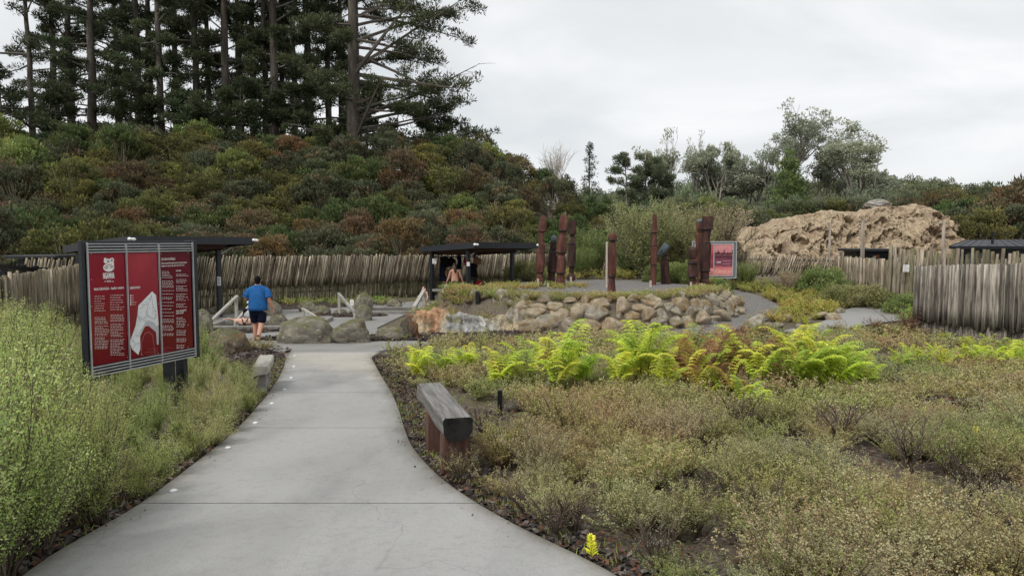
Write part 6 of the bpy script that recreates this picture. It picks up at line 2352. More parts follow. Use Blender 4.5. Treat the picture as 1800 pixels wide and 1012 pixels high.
# --- woman in the pool, back to us, arms along the near edge
b = at(430, 584, 22.0)
wz = gz(b.x, b.y)
wm = thing('person', 'dark-haired woman in a black bikini top in the pool, arms spread along its edge', 'person', (b.x, b.y + .1, wz + .17), 0.05)
J = [(0, 0, -.42), (0, 0, -.2), (0, .0, .03), (0, .01, .13), (0, .04, .22), (0, .05, .27),
     (-.18, .0, .12), (-.36, .02, .135), (-.5, -.1, .2), (-.52, -.12, .2),
     (.18, .0, .12), (.36, .02, .135), (.5, -.1, .2), (.52, -.12, .2)]
E = [(0, 1), (1, 2), (2, 3), (3, 4), (4, 5), (3, 6), (6, 7), (7, 8), (8, 9), (3, 10), (10, 11), (11, 12), (12, 13)]
R = [(.16, .12), (.155, .11), (.17, .11), (.14, .09), .06, .055, .075, .05, .036, .03, .075, .05, .036, .03]
body_skin(J, E, R, [((-.52, -.12, .2), (-.7, -.3, -.05), 1, .17, .3, (0, 0, -1)), ((.52, -.12, .2), (.7, -.3, -.05), -1, .17, .3, (0, 0, -1))], (0, .07, .37), MT['skin_pale'], wm, 0, -.1)
Geo().ell((0, .055, .39), (.092, .108, .112), None, 24, 16).ell((0, -.03, .31), (.075, .06, .1), None, 18, 12).ell((.01, -.06, .42), (.05, .05, .05), None, 14, 10).build('hair', MT['hair'], wm, True)
g = Geo()
g.bar((-.17, -.116, .0), (.17, -.116, .0), .03, .05)
for k in (-1, 1):
    g.tube([(k * .02, -.12, .0), (k * .05, -.118, .1), (k * .09, -.06, .19), (k * .1, .02, .2)], .013, 6)
g.tube([(-.03, -.12, .0), (.0, -.125, .07), (.03, -.12, .0)], .022, 6)
g.build('bikini_top', MT['black_cloth'], wm, True)
b2 = at(442, 572, 23.2)
tw = Geo().loft([(-.02, .2, .14, 0, 0, 3), (.03, .2, .14, 0, 0, 3), (.1, .17, .11, .02, 0, 2.6), (.2, .11, .08, .05, 0, 2.4), (.27, .03, .03, .04, 0, 2)], 28)
for v in tw.V[0]:
    v += .05 * noise.noise(Vector((v[0] * 6, v[1] * 6, v[2] * 8))) * np.array([1, 1, .4])
tw = tw.build('towel', MT['lilac'], None, True)
tw.location = (b2.x, b2.y, gz(b2.x, b2.y) + .1)
tag(tw, 'crumpled lilac and white towel beside the woman in the pool', 'towel')

# --- shirtless man in the shelter
px, d = 799.5, 32.6
p = at(px, 465, d)
z0 = gz(p.x, p.y)
sm = thing('person', 'shirtless long-haired man in black trousers inside the middle shelter, holding a white bag', 'person', (p.x, p.y, z0), 0.1)
J = [(0, 0, .95), (0, .01, 1.1), (0, .02, 1.28), (0, .03, 1.43), (0, .05, 1.52), (0, .06, 1.6),
     (-.19, .03, 1.40), (-.27, .02, 1.14), (-.36, .06, .93), (-.38, .07, .89),
     (.19, .03, 1.40), (.28, .02, 1.14), (.37, .06, .93), (.39, .07, .89),
     (-.1, 0, .88), (-.11, .03, .48), (-.11, 0, .09), (-.11, .14, .04),
     (.1, 0, .88), (.12, -.03, .48), (.12, -.06, .09), (.12, .08, .04)]
E = [(0, 1), (1, 2), (2, 3), (3, 4), (4, 5), (3, 6), (6, 7), (7, 8), (8, 9), (3, 10), (10, 11), (11, 12), (12, 13), (0, 14), (14, 15), (15, 16), (16, 17), (0, 18), (18, 19), (19, 20), (20, 21)]
R = [(.16, .12), (.16, .12), (.175, .12), (.15, .09), .065, .06, .07, .052, .038, .032, .07, .052, .038, .032, .1, .07, .048, .04, .1, .07, .048, .04]
HD = (0, .065, 1.66)
body_skin(J, E, R, [((-.38, .07, .89), (-.1, .1, -1), 1, .185, .9, (1, 0, 0)), ((.39, .07, .89), (.1, .1, -1), -1, .185, .5, (-1, 0, 0))], HD, MT['skin'], sm, .2)
Geo().ell((0, .05, 1.685), (.09, .106, .11), None, 24, 16).loft([(1.33, .03, .02, .02, -.1, 2), (1.42, .06, .035, .01, -.1, 2), (1.55, .08, .05, 0, -.06, 2), (1.68, .085, .07, 0, -.02, 2)], 16).build('hair', MT['hair_brown'], sm, True)
V, F = skin_mesh([(0, 0, 1.02), (0, 0, .88), (-.1, .01, .78), (-.11, .03, .48), (-.11, .0, .12), (.1, .0, .78), (.12, -.03, .48), (.12, -.06, .12)], [(0, 1), (1, 2), (2, 3), (3, 4), (1, 5), (5, 6), (6, 7)],
                 [(.17, .13), (.175, .14), .115, .09, .08, .115, .09, .08], 2, 0)
Geo().add(V, F).build('trousers', MT['black_cloth'], sm, True)
wbag = thing('plastic_bag', 'white bag in the left hand of the shirtless man in the shelter', 'bag', sm.matrix_basis @ Vector((-.4, .08, 0)), .1)
g = Geo().loft([(.28, .08, .06, 0, 0, 2), (.3, .17, .1, 0, 0, 2.4), (.45, .19, .12, 0, 0, 2.4), (.62, .16, .1, 0, 0, 2.3), (.72, .09, .06, .01, 0, 2), (.8, .03, .03, .02, 0, 2)], 28)
for v in g.V[0]:
    v += .05 * noise.noise(Vector((v[0] * 8, v[1] * 8, v[2] * 7))) * np.array([1, 1, .2])
g.build('sack', MT['paper'], wbag, True)
Geo().tube([(.0, 0, .76), (.01, 0, .82), (.03, 0, .84), (.05, 0, .82), (.04, 0, .76)], .014, 6).build('handle', MT['paper'], wbag, True)

# --- child in turquoise swimsuit at the rail
px, d = 746.5, 29.2
p = at(px, 503, d)
hc = 1.16
ch = thing('person', 'child in a turquoise swimsuit standing by the whitewashed handrail', 'person', (p.x, p.y, p.z - hc), PI - .5)
J = [(0, 0, .58), (0, .01, .7), (0, .01, .82), (0, .01, .91), (0, .02, .97), (0, .03, 1.02), (-.11, .01, .9), (-.16, .02, .74), (-.17, .1, .62), (-.17, .12, .59), (.11, .01, .9), (.17, .03, .75), (.14, .14, .68), (.13, .16, .67),
     (-.06, 0, .54), (-.065, .02, .3), (-.065, 0, .06), (-.065, .09, .03), (.06, 0, .54), (.065, .02, .3), (.065, 0, .06), (.065, .09, .03)]
R = [(.1, .08), (.095, .075), (.1, .075), (.085, .06), .042, .04, .04, .032, .025, .022, .04, .032, .025, .022, .065, .045, .032, .028, .065, .045, .032, .028]
HD = (0, .035, 1.06)
M = body_skin(J, E, R, [((-.17, .12, .59), (0, .3, -1), 1, .12, .4, (1, 0, 0)), ((.13, .16, .67), (-.3, .8, .1), -1, .12, .6, (0, 0, -1))], HD, MT['skin_pale'], ch, -.2, 0, .88)
Geo().ell((0, .02, 1.085), (.074, .086, .09), None, 20, 14).ell((0, -.045, 1.03), (.055, .045, .06), None, 14, 10).build('hair', MT['hair_brown'], ch, True)
V, F = skin_mesh([(0, 0, .55), (0, .005, .66), (0, .01, .78), (0, .01, .87)], [(0, 1), (1, 2), (2, 3)], [(.115, .095), (.107, .088), (.108, .085), (.075, .06)], 2)
Geo().add(V, F).build('swimsuit', MT['teal_cloth'], ch, True)

# --- bather of whom only the head shows
p = at(709, 551, 27.1)
bt = thing('person', 'bather in the middle pool with only dark-haired head and shoulders above the timber edge', 'person', (p.x, p.y, p.z - .24), 0.6)
J = [(0, 0, -.3), (0, 0, -.05), (0, .01, .04), (0, .03, .11), (0, .04, .16), (-.17, 0, .02), (-.27, .1, -.12), (-.2, .3, -.16), (-.18, .34, -.16), (.17, 0, .02), (.27, .1, -.12), (.2, .3, -.16), (.18, .34, -.16)]
E = [(0, 1), (1, 2), (2, 3), (3, 4), (2, 5), (5, 6), (6, 7), (7, 8), (2, 9), (9, 10), (10, 11), (11, 12)]
R = [(.15, .11), (.16, .11), (.14, .09), .06, .055, .07, .05, .036, .03, .07, .05, .036, .03]
body_skin(J, E, R, [((-.18, .34, -.16), (.3, 1, 0), 1, .17, .3, (0, 0, -1)), ((.18, .34, -.16), (-.3, 1, 0), -1, .17, .3, (0, 0, -1))], (0, .055, .25), MT['skin'], bt)
Geo().ell((0, .035, .27), (.1, .112, .118), None, 24, 16).ell((0, -.03, .19), (.08, .06, .08), None, 16, 12).build('hair', MT['hair'], bt, True)
LEAF = MT['leaf']


def place(me, name, x, y, s, label, cat, group=None, rz=None, z=None, sz=None):
    o = link(name, me)
    o.location = (x, y, gz(x, y) if z is None else z)
    o.scale = (s, s, s * (sz or 1))
    o.rotation_euler = (0, 0, random.uniform(0, 2 * PI) if rz is None else rz)
    return tag(o, label, cat, group)


# ------------------------------------------------------------------ fern clumps
FM = {k: [fern_mesh(n, r, l).mesh('bracken_fern', MT['fern']) for n in (9, 11, 13)] for k, (r, l) in {'lime': (0.04, 1.0), 'mixed': (0.22, 1.0), 'rust': (0.62, .95)}.items()}
FERNS = [
    (735, 674, .72, 'lime', 'first bright fern behind the dark bench, nearest the path'), (782, 670, .6, 'lime', 'bright fern behind the far end of the dark bench'), (818, 664, .6, 'lime', 'yellow-green fern right behind the dark bench'), (838, 652, .42, 'lime', 'small yellow fern at the right of the ferns behind the bench'),
    (884, 694, .72, 'lime', 'bright fern just behind the black path light'), (925, 690, .85, 'lime', ''), (985, 700, .95, 'lime', ''), (1022, 690, .72, 'lime', ''), (958, 672, .95, 'mixed', 'tall fern with browning tips in the second fern group'), (1002, 662, .9, 'lime', ''),
    (1050, 692, .34, 'lime', 'small low fern between the second group and the long fern bank'),
    (1092, 694, .9, 'lime', ''), (1128, 690, 1.08, 'lime', 'tallest bright fern at the left end of the long fern bank'), (1172, 706, .85, 'mixed', ''), (1112, 672, 1.0, 'lime', ''), (1206, 700, .85, 'rust', ''), (1240, 714, .72, 'mixed', ''), (1275, 716, .75, 'mixed', ''), (1312, 730, .6, 'mixed', ''), (1342, 738, .46, 'lime', 'low drooping fern at the front of the long fern bank'), (1260, 682, .9, 'rust', ''), (1302, 690, .9, 'rust', ''), (1338, 702, .85, 'mixed', ''), (1375, 706, .82, 'mixed', ''), (1412, 702, 1.0, 'lime', ''), (1446, 702, 1.0, 'lime', ''), (1482, 702, .82, 'lime', ''), (1517, 697, .66, 'lime', 'last bright fern at the right end of the long fern bank'), (1400, 676, 1.08, 'lime', ''), (1440, 670, 1.0, 'lime', ''), (1352, 672, .9, 'mixed', ''), (1222, 672, .85, 'mixed', ''), (1185, 682, .75, 'rust', ''), (1478, 664, .7, 'lime', ''), (1240, 695, .8, 'rust', ''), (1325, 676, .8, 'rust', ''), (1390, 695, .7, 'rust', ''),
    (1582, 660, .5, 'lime', ''), (1620, 656, .55, 'lime', ''), (1662, 656, .6, 'lime', ''), (1702, 654, .55, 'lime', ''), (1742, 656, .6, 'lime', ''), (1785, 656, .6, 'lime', ''), (1722, 638, .55, 'mixed', ''), (1640, 636, .45, 'lime', ''), (1600, 640, .45, 'mixed', ''), (1765, 640, .55, 'mixed', ''), (1690, 626, .5, 'mixed', ''), (1660, 612, .45, 'mixed', ''), (1740, 618, .5, 'mixed', ''), (1800, 634, .55, 'mixed', ''),
    (1415, 574, .32, 'lime', 'small bright fern among the rocks of the planted island'), (1508, 590, .34, 'lime', 'small bright fern beside the side path'), (1556, 604, .4, 'lime', 'fern below the dark maroon shrub by the side path'),
    (1000, 742, .3, 'lime', 'tiny fern low in the heath right of the black path light'), (1145, 748, .3, 'lime', 'tiny fern in front of the long fern bank')]
for px, py, s, k, lb in FERNS:
    p = hit(px, py)
    gl = ('the long bank of ferns' if 1060 < px < 1540 else 'the fern patch before the right fence' if px >= 1560 else 'the fern group behind the path light')
    lab = lb or {'lime': 'bright yellow-green bracken fern in ', 'mixed': 'yellow-green bracken fern with brown fronds in ', 'rust': 'withered rust-brown bracken fern in '}[k] + gl
    if lb and 'fern' not in lb: lab = lb + ' fern'
    place(random.choice(FM[k]), 'bracken_fern', p.x, p.y, s * .94 * random.uniform(.82, 1.16), lab, 'fern', 'bracken ferns in the heath')

# ------------------------------------------------------------------ manuka thicket on the left
MANP = [(0.15, 0.2, 0.052), (0.19, 0.235, 0.07), (0.12, 0.165, 0.042), (0.22, 0.24, 0.085), (0.17, 0.185, 0.065)]
MANY = [(0.25, 0.24, 0.1), (0.2, 0.205, 0.08), (0.28, 0.27, 0.135), (0.17, 0.18, 0.07)]
MAN = [twiggy(Geo(), 1.0, 0.52, 32, 13, 46, .021, .009, MANP if i < 3 else MANY, (.055, .042, .032), .8, .16, .3, .0055, .74, (.27, .27, .12), hvar=(.42, 1.12)).mesh('manuka_bush', LEAF) for i in range(5)]
ML = [twiggy(Geo(), .8, .46, 20, 9, 20, .034, .016, MANY if i else MANP, (.07, .05, .038), .8, .1, .36, .006, .62, (.3, .28, .15)).mesh('manuka_bush', LEAF) for i in range(3)]
pts = []
tries = 0
while len(pts) < 200 and tries < 9000:
    tries += 1
    y = 2.6 + 11.2 * random.random() ** 1.15
    x = float(xl(y)) - .06 - random.random() ** 1.7 * 4.8
    if x < -.78 * y - .9: continue
    # keep the sign's own footing and the far bench clear
    if math.hypot(x + 3.7, y - 10.9) < .75: continue
    if y > 10.5 and x > float(xl(y)) - .5: continue
    sp_ = .33 + .012 * y
    if any((x - a) ** 2 + (y - b) ** 2 < sp_ ** 2 for a, b, _ in pts): continue
    pts.append((x, y, float(xl(y)) - x))
for x, y, dd in pts:
    # height: low along the path, tall toward the fence
    h = .36 + .32 * min(2.2, dd) * (1 if y < 7 else .8)
    left_of_sign = x < -.585 * y
    if left_of_sign: h = max(h, 1.15) + random.uniform(0, .25)
    elif y > 8.8: h = min(max(h, .55), .8)
    # in front of the sign panel the growth stays below it
    u = at(900, 500, y)
    if y < 9.6 and -.62 * y < x < -.44 * y:
        h = min(h, max(.4, CAMZ - y * (.168 if x < -.53 * y else .2) - gz(x, y)))
    wr = max(h, .62) * .34
    for dx in (-wr, 0, wr):
        qx = 900 + 1250 * (x + dx) / y
        lim = float(np.interp(qx, [-250, 0, 60, 120, 150, 185, 330, 400, 480, 560], [490, 520, 548, 575, 620, 655, 668, 664, 695, 740] if y < 8.4 else [480, 500, 520, 545, 560, 600, 612, 622, 650, 700]))
        h = min(h, (CAMZ - (lim - 424) / 1250 * y - gz(x, y)) * random.uniform(.8, 1.06))
    if h < .16: continue
    k = h / 1.08
    me = random.choice(MAN[:3] if y < 6.5 and random.random() < .75 else MAN)
    lab = ('tall olive manuka bush at the far left, in front of the left fence' if left_of_sign else 'green manuka bush in the thicket between the map sign and the path' if y < 9.6 else 'low wiry manuka bush past the map sign, near the small grey bench')
    o = place(me, 'manuka_bush', x, y, k, lab, 'bush', 'manuka bushes in the thicket left of the path')
    o.scale = (max(k, .58) * .95, max(k, .58) * .95, k)
p = hit(352, 682)
place(MAN[1], 'manuka_bush', p.x, p.y, .95, 'upright green manuka bush right of the sign posts', 'bush', 'manuka bushes in the thicket left of the path')

# ------------------------------------------------------------------ heath: low ground cover, one mass
HP = [[(.17, .18, .075), (.21, .21, .1), (.14, .155, .058), (.23, .225, .12), (.18, .155, .085)],
      [(.2, .165, .1), (.23, .19, .12), (.16, .14, .08), (.26, .22, .15), (.2, .13, .085)],
      [(.14, .175, .06), (.18, .205, .08), (.12, .145, .05), (.22, .225, .1)],
      [(.2, .2, .14), (.17, .18, .115), (.24, .235, .17), (.19, .16, .115)]]
HT = (.3, .27, .17)
HB = (.085, .06, .046)


def hv(lod, pal, kind):
    g = Geo()
    a = {0: (24, 9, 36, .0175, .0085), 1: (17, 7, 21, .03, .0145), 2: (10, 5, 11, .055, .028)}[lod]
    if kind == 'low': twiggy(g, .36, .46, a[0], a[1], a[2], a[3], a[4], pal, HB, 1.0, .12, .46, .0036 + .0018 * lod, .55, HT, .08)
    else: twiggy(g, .5, .4, a[0], a[1], a[2], a[3], a[4], pal, HB, .85, .25, .36, .0045 + .0018 * lod, .6, HT, .22)
    return (np.concatenate(g.V), [np.concatenate([f for f in g.F if f.shape[1] == n]) for n in (3, 4)], np.concatenate(g.C))


HVAR = {l: [hv(l, HP[i % 4], 'low' if i < 6 else 'leggy') for i in range(8 if l == 0 else 6 if l == 1 else 6)] for l in (0, 1, 2)}
hg = Geo()
nh = [0, 0, 0]
FERNXY = []


def heath_ok(x, y):
    if x < float(xr(y)) + (.2 if y < 9 else .42) and x > float(xl(y)) - .1: return False
    if 2 < y < 16.3 and x < float(xr(y)) + .2: return False
    if in_poly(x, y, SPP) or in_poly(x, y, GVP): return False
    if x > 11.7 and y > 13: return False
    return True


CLEAR = [(5.6, 9.0, .55), (1.3, 5.0, .45), (2.75, 4.35, .4), (1.1, 3.9, .3), (-.7, 6.5, .55), (.1, 8.0, .4), (-.13, 7.75, .5), (-.08, 7.2, .4)]


def heath(x, y, s, zs=1.0, pal=None):
    lod = 0 if y < 7.6 else 1 if y < 13 else 2
    V, F, C = random.choice(HVAR[lod])
    a = random.uniform(0, 2 * PI)
    c_, s_ = math.cos(a), math.sin(a)
    W = np.stack([(V[:, 0] * c_ - V[:, 1] * s_) * s + x, (V[:, 0] * s_ + V[:, 1] * c_) * s + y, V[:, 2] * s * zs], -1)
    W[:, 2] += gz(x, y)
    q = noise.noise(Vector((x * .55, y * .55, 4)))
    q2 = noise.noise(Vector((x * .9, y * .9, 9)))
    t = np.array([1.0 + .28 * q, 1.0 + .16 * q2, 1.0 - .15 * q2 + .12 * q]) * random.uniform(.88, 1.14) * np.array((1.03, 1.0, .8))
    if pal is not None: t = t * np.array(pal)
    hg.add(W, F, C * t)
    nh[lod] += 1


y = 2.9
while y < 21.5:
    stp = .33 if y < 7.6 else .4 if y < 13 else .46
    x = -3.6
    while x < min(.78 * y + 1.2, 12.2):
        xx, yy_ = x + random.uniform(-.2, .2), y + random.uniform(-.2, .2)
        x += stp
        if xx > .8 * yy_ + .6 or not heath_ok(xx, yy_): continue
        if y > 15.5 and xx < -1.9: continue
        if y > 19 and (xx < .3 or xx > 3.6 + (y - 19) * 1.0) and xx < 7: continue
        if y > 19.6 and xx < 7: continue
        e = noise.noise(Vector((xx * .5 + 7, yy_ * .5, 2)))
        if e < -.36 and random.random() < .75: continue
        if any((xx - a) ** 2 + (yy_ - b) ** 2 < r * r for a, b, r in CLEAR): continue
        edge = xx - float(xr(yy_))
        s = random.uniform(.72, 1.2) * (1.0 + .3 * e) * (.72 if edge < .7 and y < 12 else 1)
        heath(xx, yy_, s, .84)
    y += stp * .95
# terrace rim, mound side, island and the ground around the back
for k in range(420):
    a = random.uniform(-1.35, 1.25)
    r = random.uniform(.7, 1.0) ** .7
    xx, yy_ = 2.8 + 6.2 * r * .98 * math.sin(a), 30.5 - 8.3 * r * .98 * math.cos(a)
    if r < .8 and random.random() < .6: continue
    if r > .955 and a > -.35: continue
    if a < -.9 and random.random() < .3: continue
    heath(xx, yy_, random.uniform(.55, .95), .8, (.98, 1.0, .9))
for (cx, cy, rx, ry, n, s, pal) in ((-2.6, 26.2, 1.0, 2.6, 60, .85, (1.0, 1.02, .75)), (-.9, 25.6, 1.3, 2.2, 40, .8, (1.05, 1.05, .8)), (7.2, 20.4, 1.5, 1.5, 26, .7, (1, 1, .8)), (10.2, 30.5, 2.0, 3.0, 90, 1.1, (1.1, 1.1, .65)), (11.6, 26.2, 1.6, 2.0, 60, 1.1, (1.15, 1.1, .65)), (9.6, 34.5, 2.5, 1.5, 50, 1.2, (1, 1.05, .6)), (12.2, 33, 2.4, 4.5, 110, .9, (1.05, 1.08, .62)), (1.2, 29.2, 2.3, 1.5, 60, .6, (1.1, 1.08, .7)), (9.0, 25.2, 1.2, 2.2, 36, .9, (1.05, 1.05, .65)), (-8.6, 31.2, 4.0, 1.5, 70, .8, (.85, 1.05, .7)), (-7.0, 15.0, 2.0, 2.6, 70, .7, (.9, .95, .9)), (-9.6, 19.3, 1.5, 1.3, 26, .8, (.85, 1, .8)), (2, 38, 6, 3, 80, 1.3, (1, 1.05, .7)), (13.8, 24.5, .9, 2.2, 40, 1.2, (.95, 1.15, .6)), (-4.4, 19.6, 2.2, .35, 10, .5, (.8, 1, .7))):
    for k in range(n):
        a, r = random.uniform(0, 2 * PI), math.sqrt(random.random())
        xx, yy_ = cx + rx * r * math.cos(a), cy + ry * r * math.sin(a)
        if not heath_ok(xx, yy_) and yy_ < 16.3: continue
        if in_poly(xx, yy_, SPP) or in_poly(xx, yy_, GVP): continue
        heath(xx, yy_, s * random.uniform(.7, 1.25), 1.0, pal)
print('heath', nh, hg.n)
tag(hg.build('heath', LEAF), 'low olive-brown heath covering the ground on the right of the path and the terrace rim', 'ground cover', kind='stuff')

# moss and grass tufts along the edges
gg = Geo()


def tuft(x, y, n, L, pal):
    z = gz(x, y)
    c = np.stack([x + rng.normal(0, .035, n), y + rng.normal(0, .035, n), np.full(n, z)], -1)
    d = unit(np.stack([rng.normal(0, .5, n), rng.normal(0, .5, n), np.full(n, 1.0)], -1))
    leaf_tris(gg, c, d, L * rng.uniform(.5, 1.2, n), .008, pal_pick(pal, n, .2))


for k in range(520):
    y = random.uniform(2.6, 15)
    sd = random.random() < .5
    x = float(xr(y)) + .04 + abs(random.gauss(0, .16)) if sd else float(xl(y)) - .04 - abs(random.gauss(0, .2))
    tuft(x, y, 16, random.uniform(.03, .09), [(.12, .16, .03), (.16, .18, .045), (.09, .12, .03), (.17, .13, .06)])
for k in range(260):
    x = random.uniform(-14, -3); y = random.uniform(29, 36)
    if heath_ok(x, y) and y < 37 + .84 * x + 9.6: tuft(x, y, 14, random.uniform(.06, .2), [(.13, .16, .04), (.1, .13, .035)])
tag(gg.build('grass_tufts', LEAF), 'short grass and moss tufts along the path edges', 'grass', kind='stuff')

# ------------------------------------------------------------------ single shrubs one can point to
leggy = [twiggy(Geo(), .55, .42, 12, 8, 12, .018, .008, HP[i], (.045, .034, .027), .95, .3, .42, .012, .55, HT, .35, 4).mesh('heath_shrub', LEAF) for i in range(4)]
for k, (px, py, s, lab) in enumerate(((1716, 905, .8, 'bare dark-stemmed shrub in the heath at the lower right'), (1345, 945, .7, 'dark-stemmed shrub beside the bare soil patch in the lower middle of the heath'), (1215, 918, .62, 'leggy brown shrub low in the heath, left of the bare soil patch'), (975, 945, .55, 'slim leggy shrub at the path edge above the yellow seedling'), (1010, 940, .55, 'second slim leggy shrub at the path edge, right of the first one'), (925, 905, .5, 'small leggy shrub by the path edge right of the bench'), (1600, 830, .8, 'twiggy half-dead shrub in the right half of the heath'), (1155, 1005, .6, 'leggy shrub at the bottom edge of the picture'), (1300, 760, .8, 'grey-green shrub just below the long bank of ferns'), (1480, 780, .9, 'rounded grey-green shrub right below the end of the fern bank'), (812, 850, .5, 'small twiggy shrub against the front leg of the dark bench'), (850, 770, .7, 'twiggy shrub right behind the near end of the dark bench'))):
    p = hit(px, py)
    place(leggy[k % 4], 'heath_shrub', p.x, p.y, s, lab, 'shrub')
g = Geo()
for i in range(9):
    z = .012 + i * .013
    n = 7
    a = rng.uniform(0, 2 * PI, n)
    d = unit(np.stack([np.cos(a), np.sin(a), np.full(n, .7)], -1))
    leaf_quads(g, np.tile((0, 0, z), (n, 1)), d, .05 - .003 * i, .016, pal_pick([(.62, .6, .06), (.52, .55, .06), (.68, .62, .1)], n, .1))
g.tube([(0, 0, -.02), (0, 0, .13)], .004, 5, (.3, .3, .06))
seed_me = g.mesh('seedling', MT['fern'])
p = hit(1039, 983)
place(seed_me, 'seedling', p.x, p.y, 1.15, 'bright yellow seedling beside the path at the bottom of the picture', 'seedling')
p = hit(1622, 757)
place(seed_me, 'seedling', p.x, p.y, 1.0, 'yellow seedling at the front of the dark bare patch in the right of the heath', 'seedling', None, None, p.z + .14)
p = hit(1713, 805)
place(seed_me, 'seedling', p.x, p.y, 1.2, 'yellow-green seedling in the heath near the right edge', 'seedling', None, None, p.z + .14)

mar = twiggy(Geo(), .75, .8, 30, 9, 14, .04, .02, [(.11, .05, .04), (.15, .07, .05), (.09, .06, .04)], (.07, .03, .025), 1.0, .1, .4, .008, .5, (.16, .09, .06), .25, 4).mesh('maroon_shrub', LEAF)
p = hit(1592, 592)
place(mar, 'maroon_shrub', p.x, p.y, 1.05, 'dark maroon twiggy shrub between the side path and the right fence', 'shrub')
p = hit(1545, 590)
place(mar, 'maroon_shrub', p.x, p.y, .7, 'smaller maroon shrub in front of the side path bend', 'shrub')

BSH = {k: twiggy(Geo(), 1.5, 1.0, 44, 15, 60, .042, .017, pal, (.075, .06, .045), .75, .06, .3, .014, .65, None, .05, 3).mesh('garden_shrub', LEAF) for k, pal in {'olive': [(.12, .13, .05), (.15, .155, .065), (.1, .11, .045), (.17, .17, .08)], 'green': [(.1, .14, .04), (.13, .165, .05), (.08, .11, .035)], 'dry': [(.2, .16, .1), (.17, .14, .085), (.24, .2, .14), (.14, .13, .07)]}.items()}
DOME = {}
for k_, pal in (('olive', [(.115, .12, .045), (.14, .14, .055), (.09, .1, .038), (.16, .155, .07)]), ('green', [(.085, .115, .035), (.11, .135, .045), (.07, .095, .03)])):
    cs, rs = [], []
    for i in range(90):
        a, e = random.uniform(0, 6.28), math.asin(random.random() ** .9)
        r = random.uniform(.72, 1.05)
        cs.append(np.array([math.cos(a) * math.cos(e) * r, math.sin(a) * math.cos(e) * r, math.sin(e) * r * .8 + .05]))
        s_ = random.uniform(.6, 1.3)
        rs.append(np.array([.24, .24, .2]) * s_)
    g = Geo()
    clumps(g, cs, rs, 85, .085, .035, pal, .7, .5)
    for i in range(40):
        g.tube([(0, 0, 0), cs[i] * .55 + rng.normal(0, .05, 3), cs[i]], [.018, .012, .005], 3, (.08, .065, .05), False)
    DOME[k_] = g.mesh('garden_shrub', LEAF)
for (px, py, d, s, k, lab) in (
        (1133, 505, 36.5, 3.0, 'olive', 'big olive bush behind the slim carved post in the middle of the terrace'), (1185, 505, 38, 3.2, 'olive', 'tall olive-brown bush behind the short leaning carved post'), (1105, 505, 38, 2.0, 'green', 'green bush behind the spiral-carved front post'), (1040, 500, 40, 2.0, 'green', 'green bush behind the square-headed slim post'), (1250, 500, 41, 3.4, 'dry', 'dry grey-brown bush rising behind the picture sign'), (1292, 500, 43, 1.7, 'dry', 'dry tan bush right of the picture sign at the foot of the clay bank'),
        (1020, 498, 36.5, 1.2, 'green', 'low green bush at the back of the terrace right of the left posts'), (925, 496, 34.5, 1.0, 'olive', 'low olive bush left of the carved posts in front of the back fence'), (1160, 506, 33.5, .9, 'green', 'low bright green bush at the foot of the leaning post'), (1200, 504, 33, .9, 'green', 'low green bush left of the picture sign foot'), (1255, 506, 33.6, .75, 'green', 'low bush under the picture sign'),
        (1312, 510, 35.5, 1.0, 'green', 'green bush right of the picture sign'), (1345, 512, 34.5, .6, 'olive', 'olive bush at the end of the gravel path'), (1385, 515, 34, .8, 'dry', 'small brownish bush before the slanting stake fence'), (1445, 515, 33.5, 1.15, 'green', 'tall dark green bush before the slanting stake fence'), (1412, 512, 34.5, .55, 'green', 'green bush left of the tall dark green one'),
        (1522, 536, 29.0, 1.0, 'olive', 'wide yellowish bush left of the tall palisade'), (1480, 534, 29.5, .85, 'olive', 'rounded bush above the side path bend'), (1560, 538, 28.6, .7, 'green', 'rounded green bush at the left foot of the tall palisade'), (1598, 540, 26.6, .75, 'green', 'light green bush between the side path end and the right fence corner')):
    p = at(px, py, d)
    if k in DOME and (px >= 1340 or d < 34.6):
        place(DOME[k], 'garden_shrub', p.x, p.y, s * 1.05, lab, 'bush', 'bushes around the terrace and fences', sz=random.uniform(.85, 1.1))
        continue
    place(BSH[k], 'garden_shrub', p.x, p.y, s, lab, 'bush', 'bushes around the terrace and fences', sz=.82)

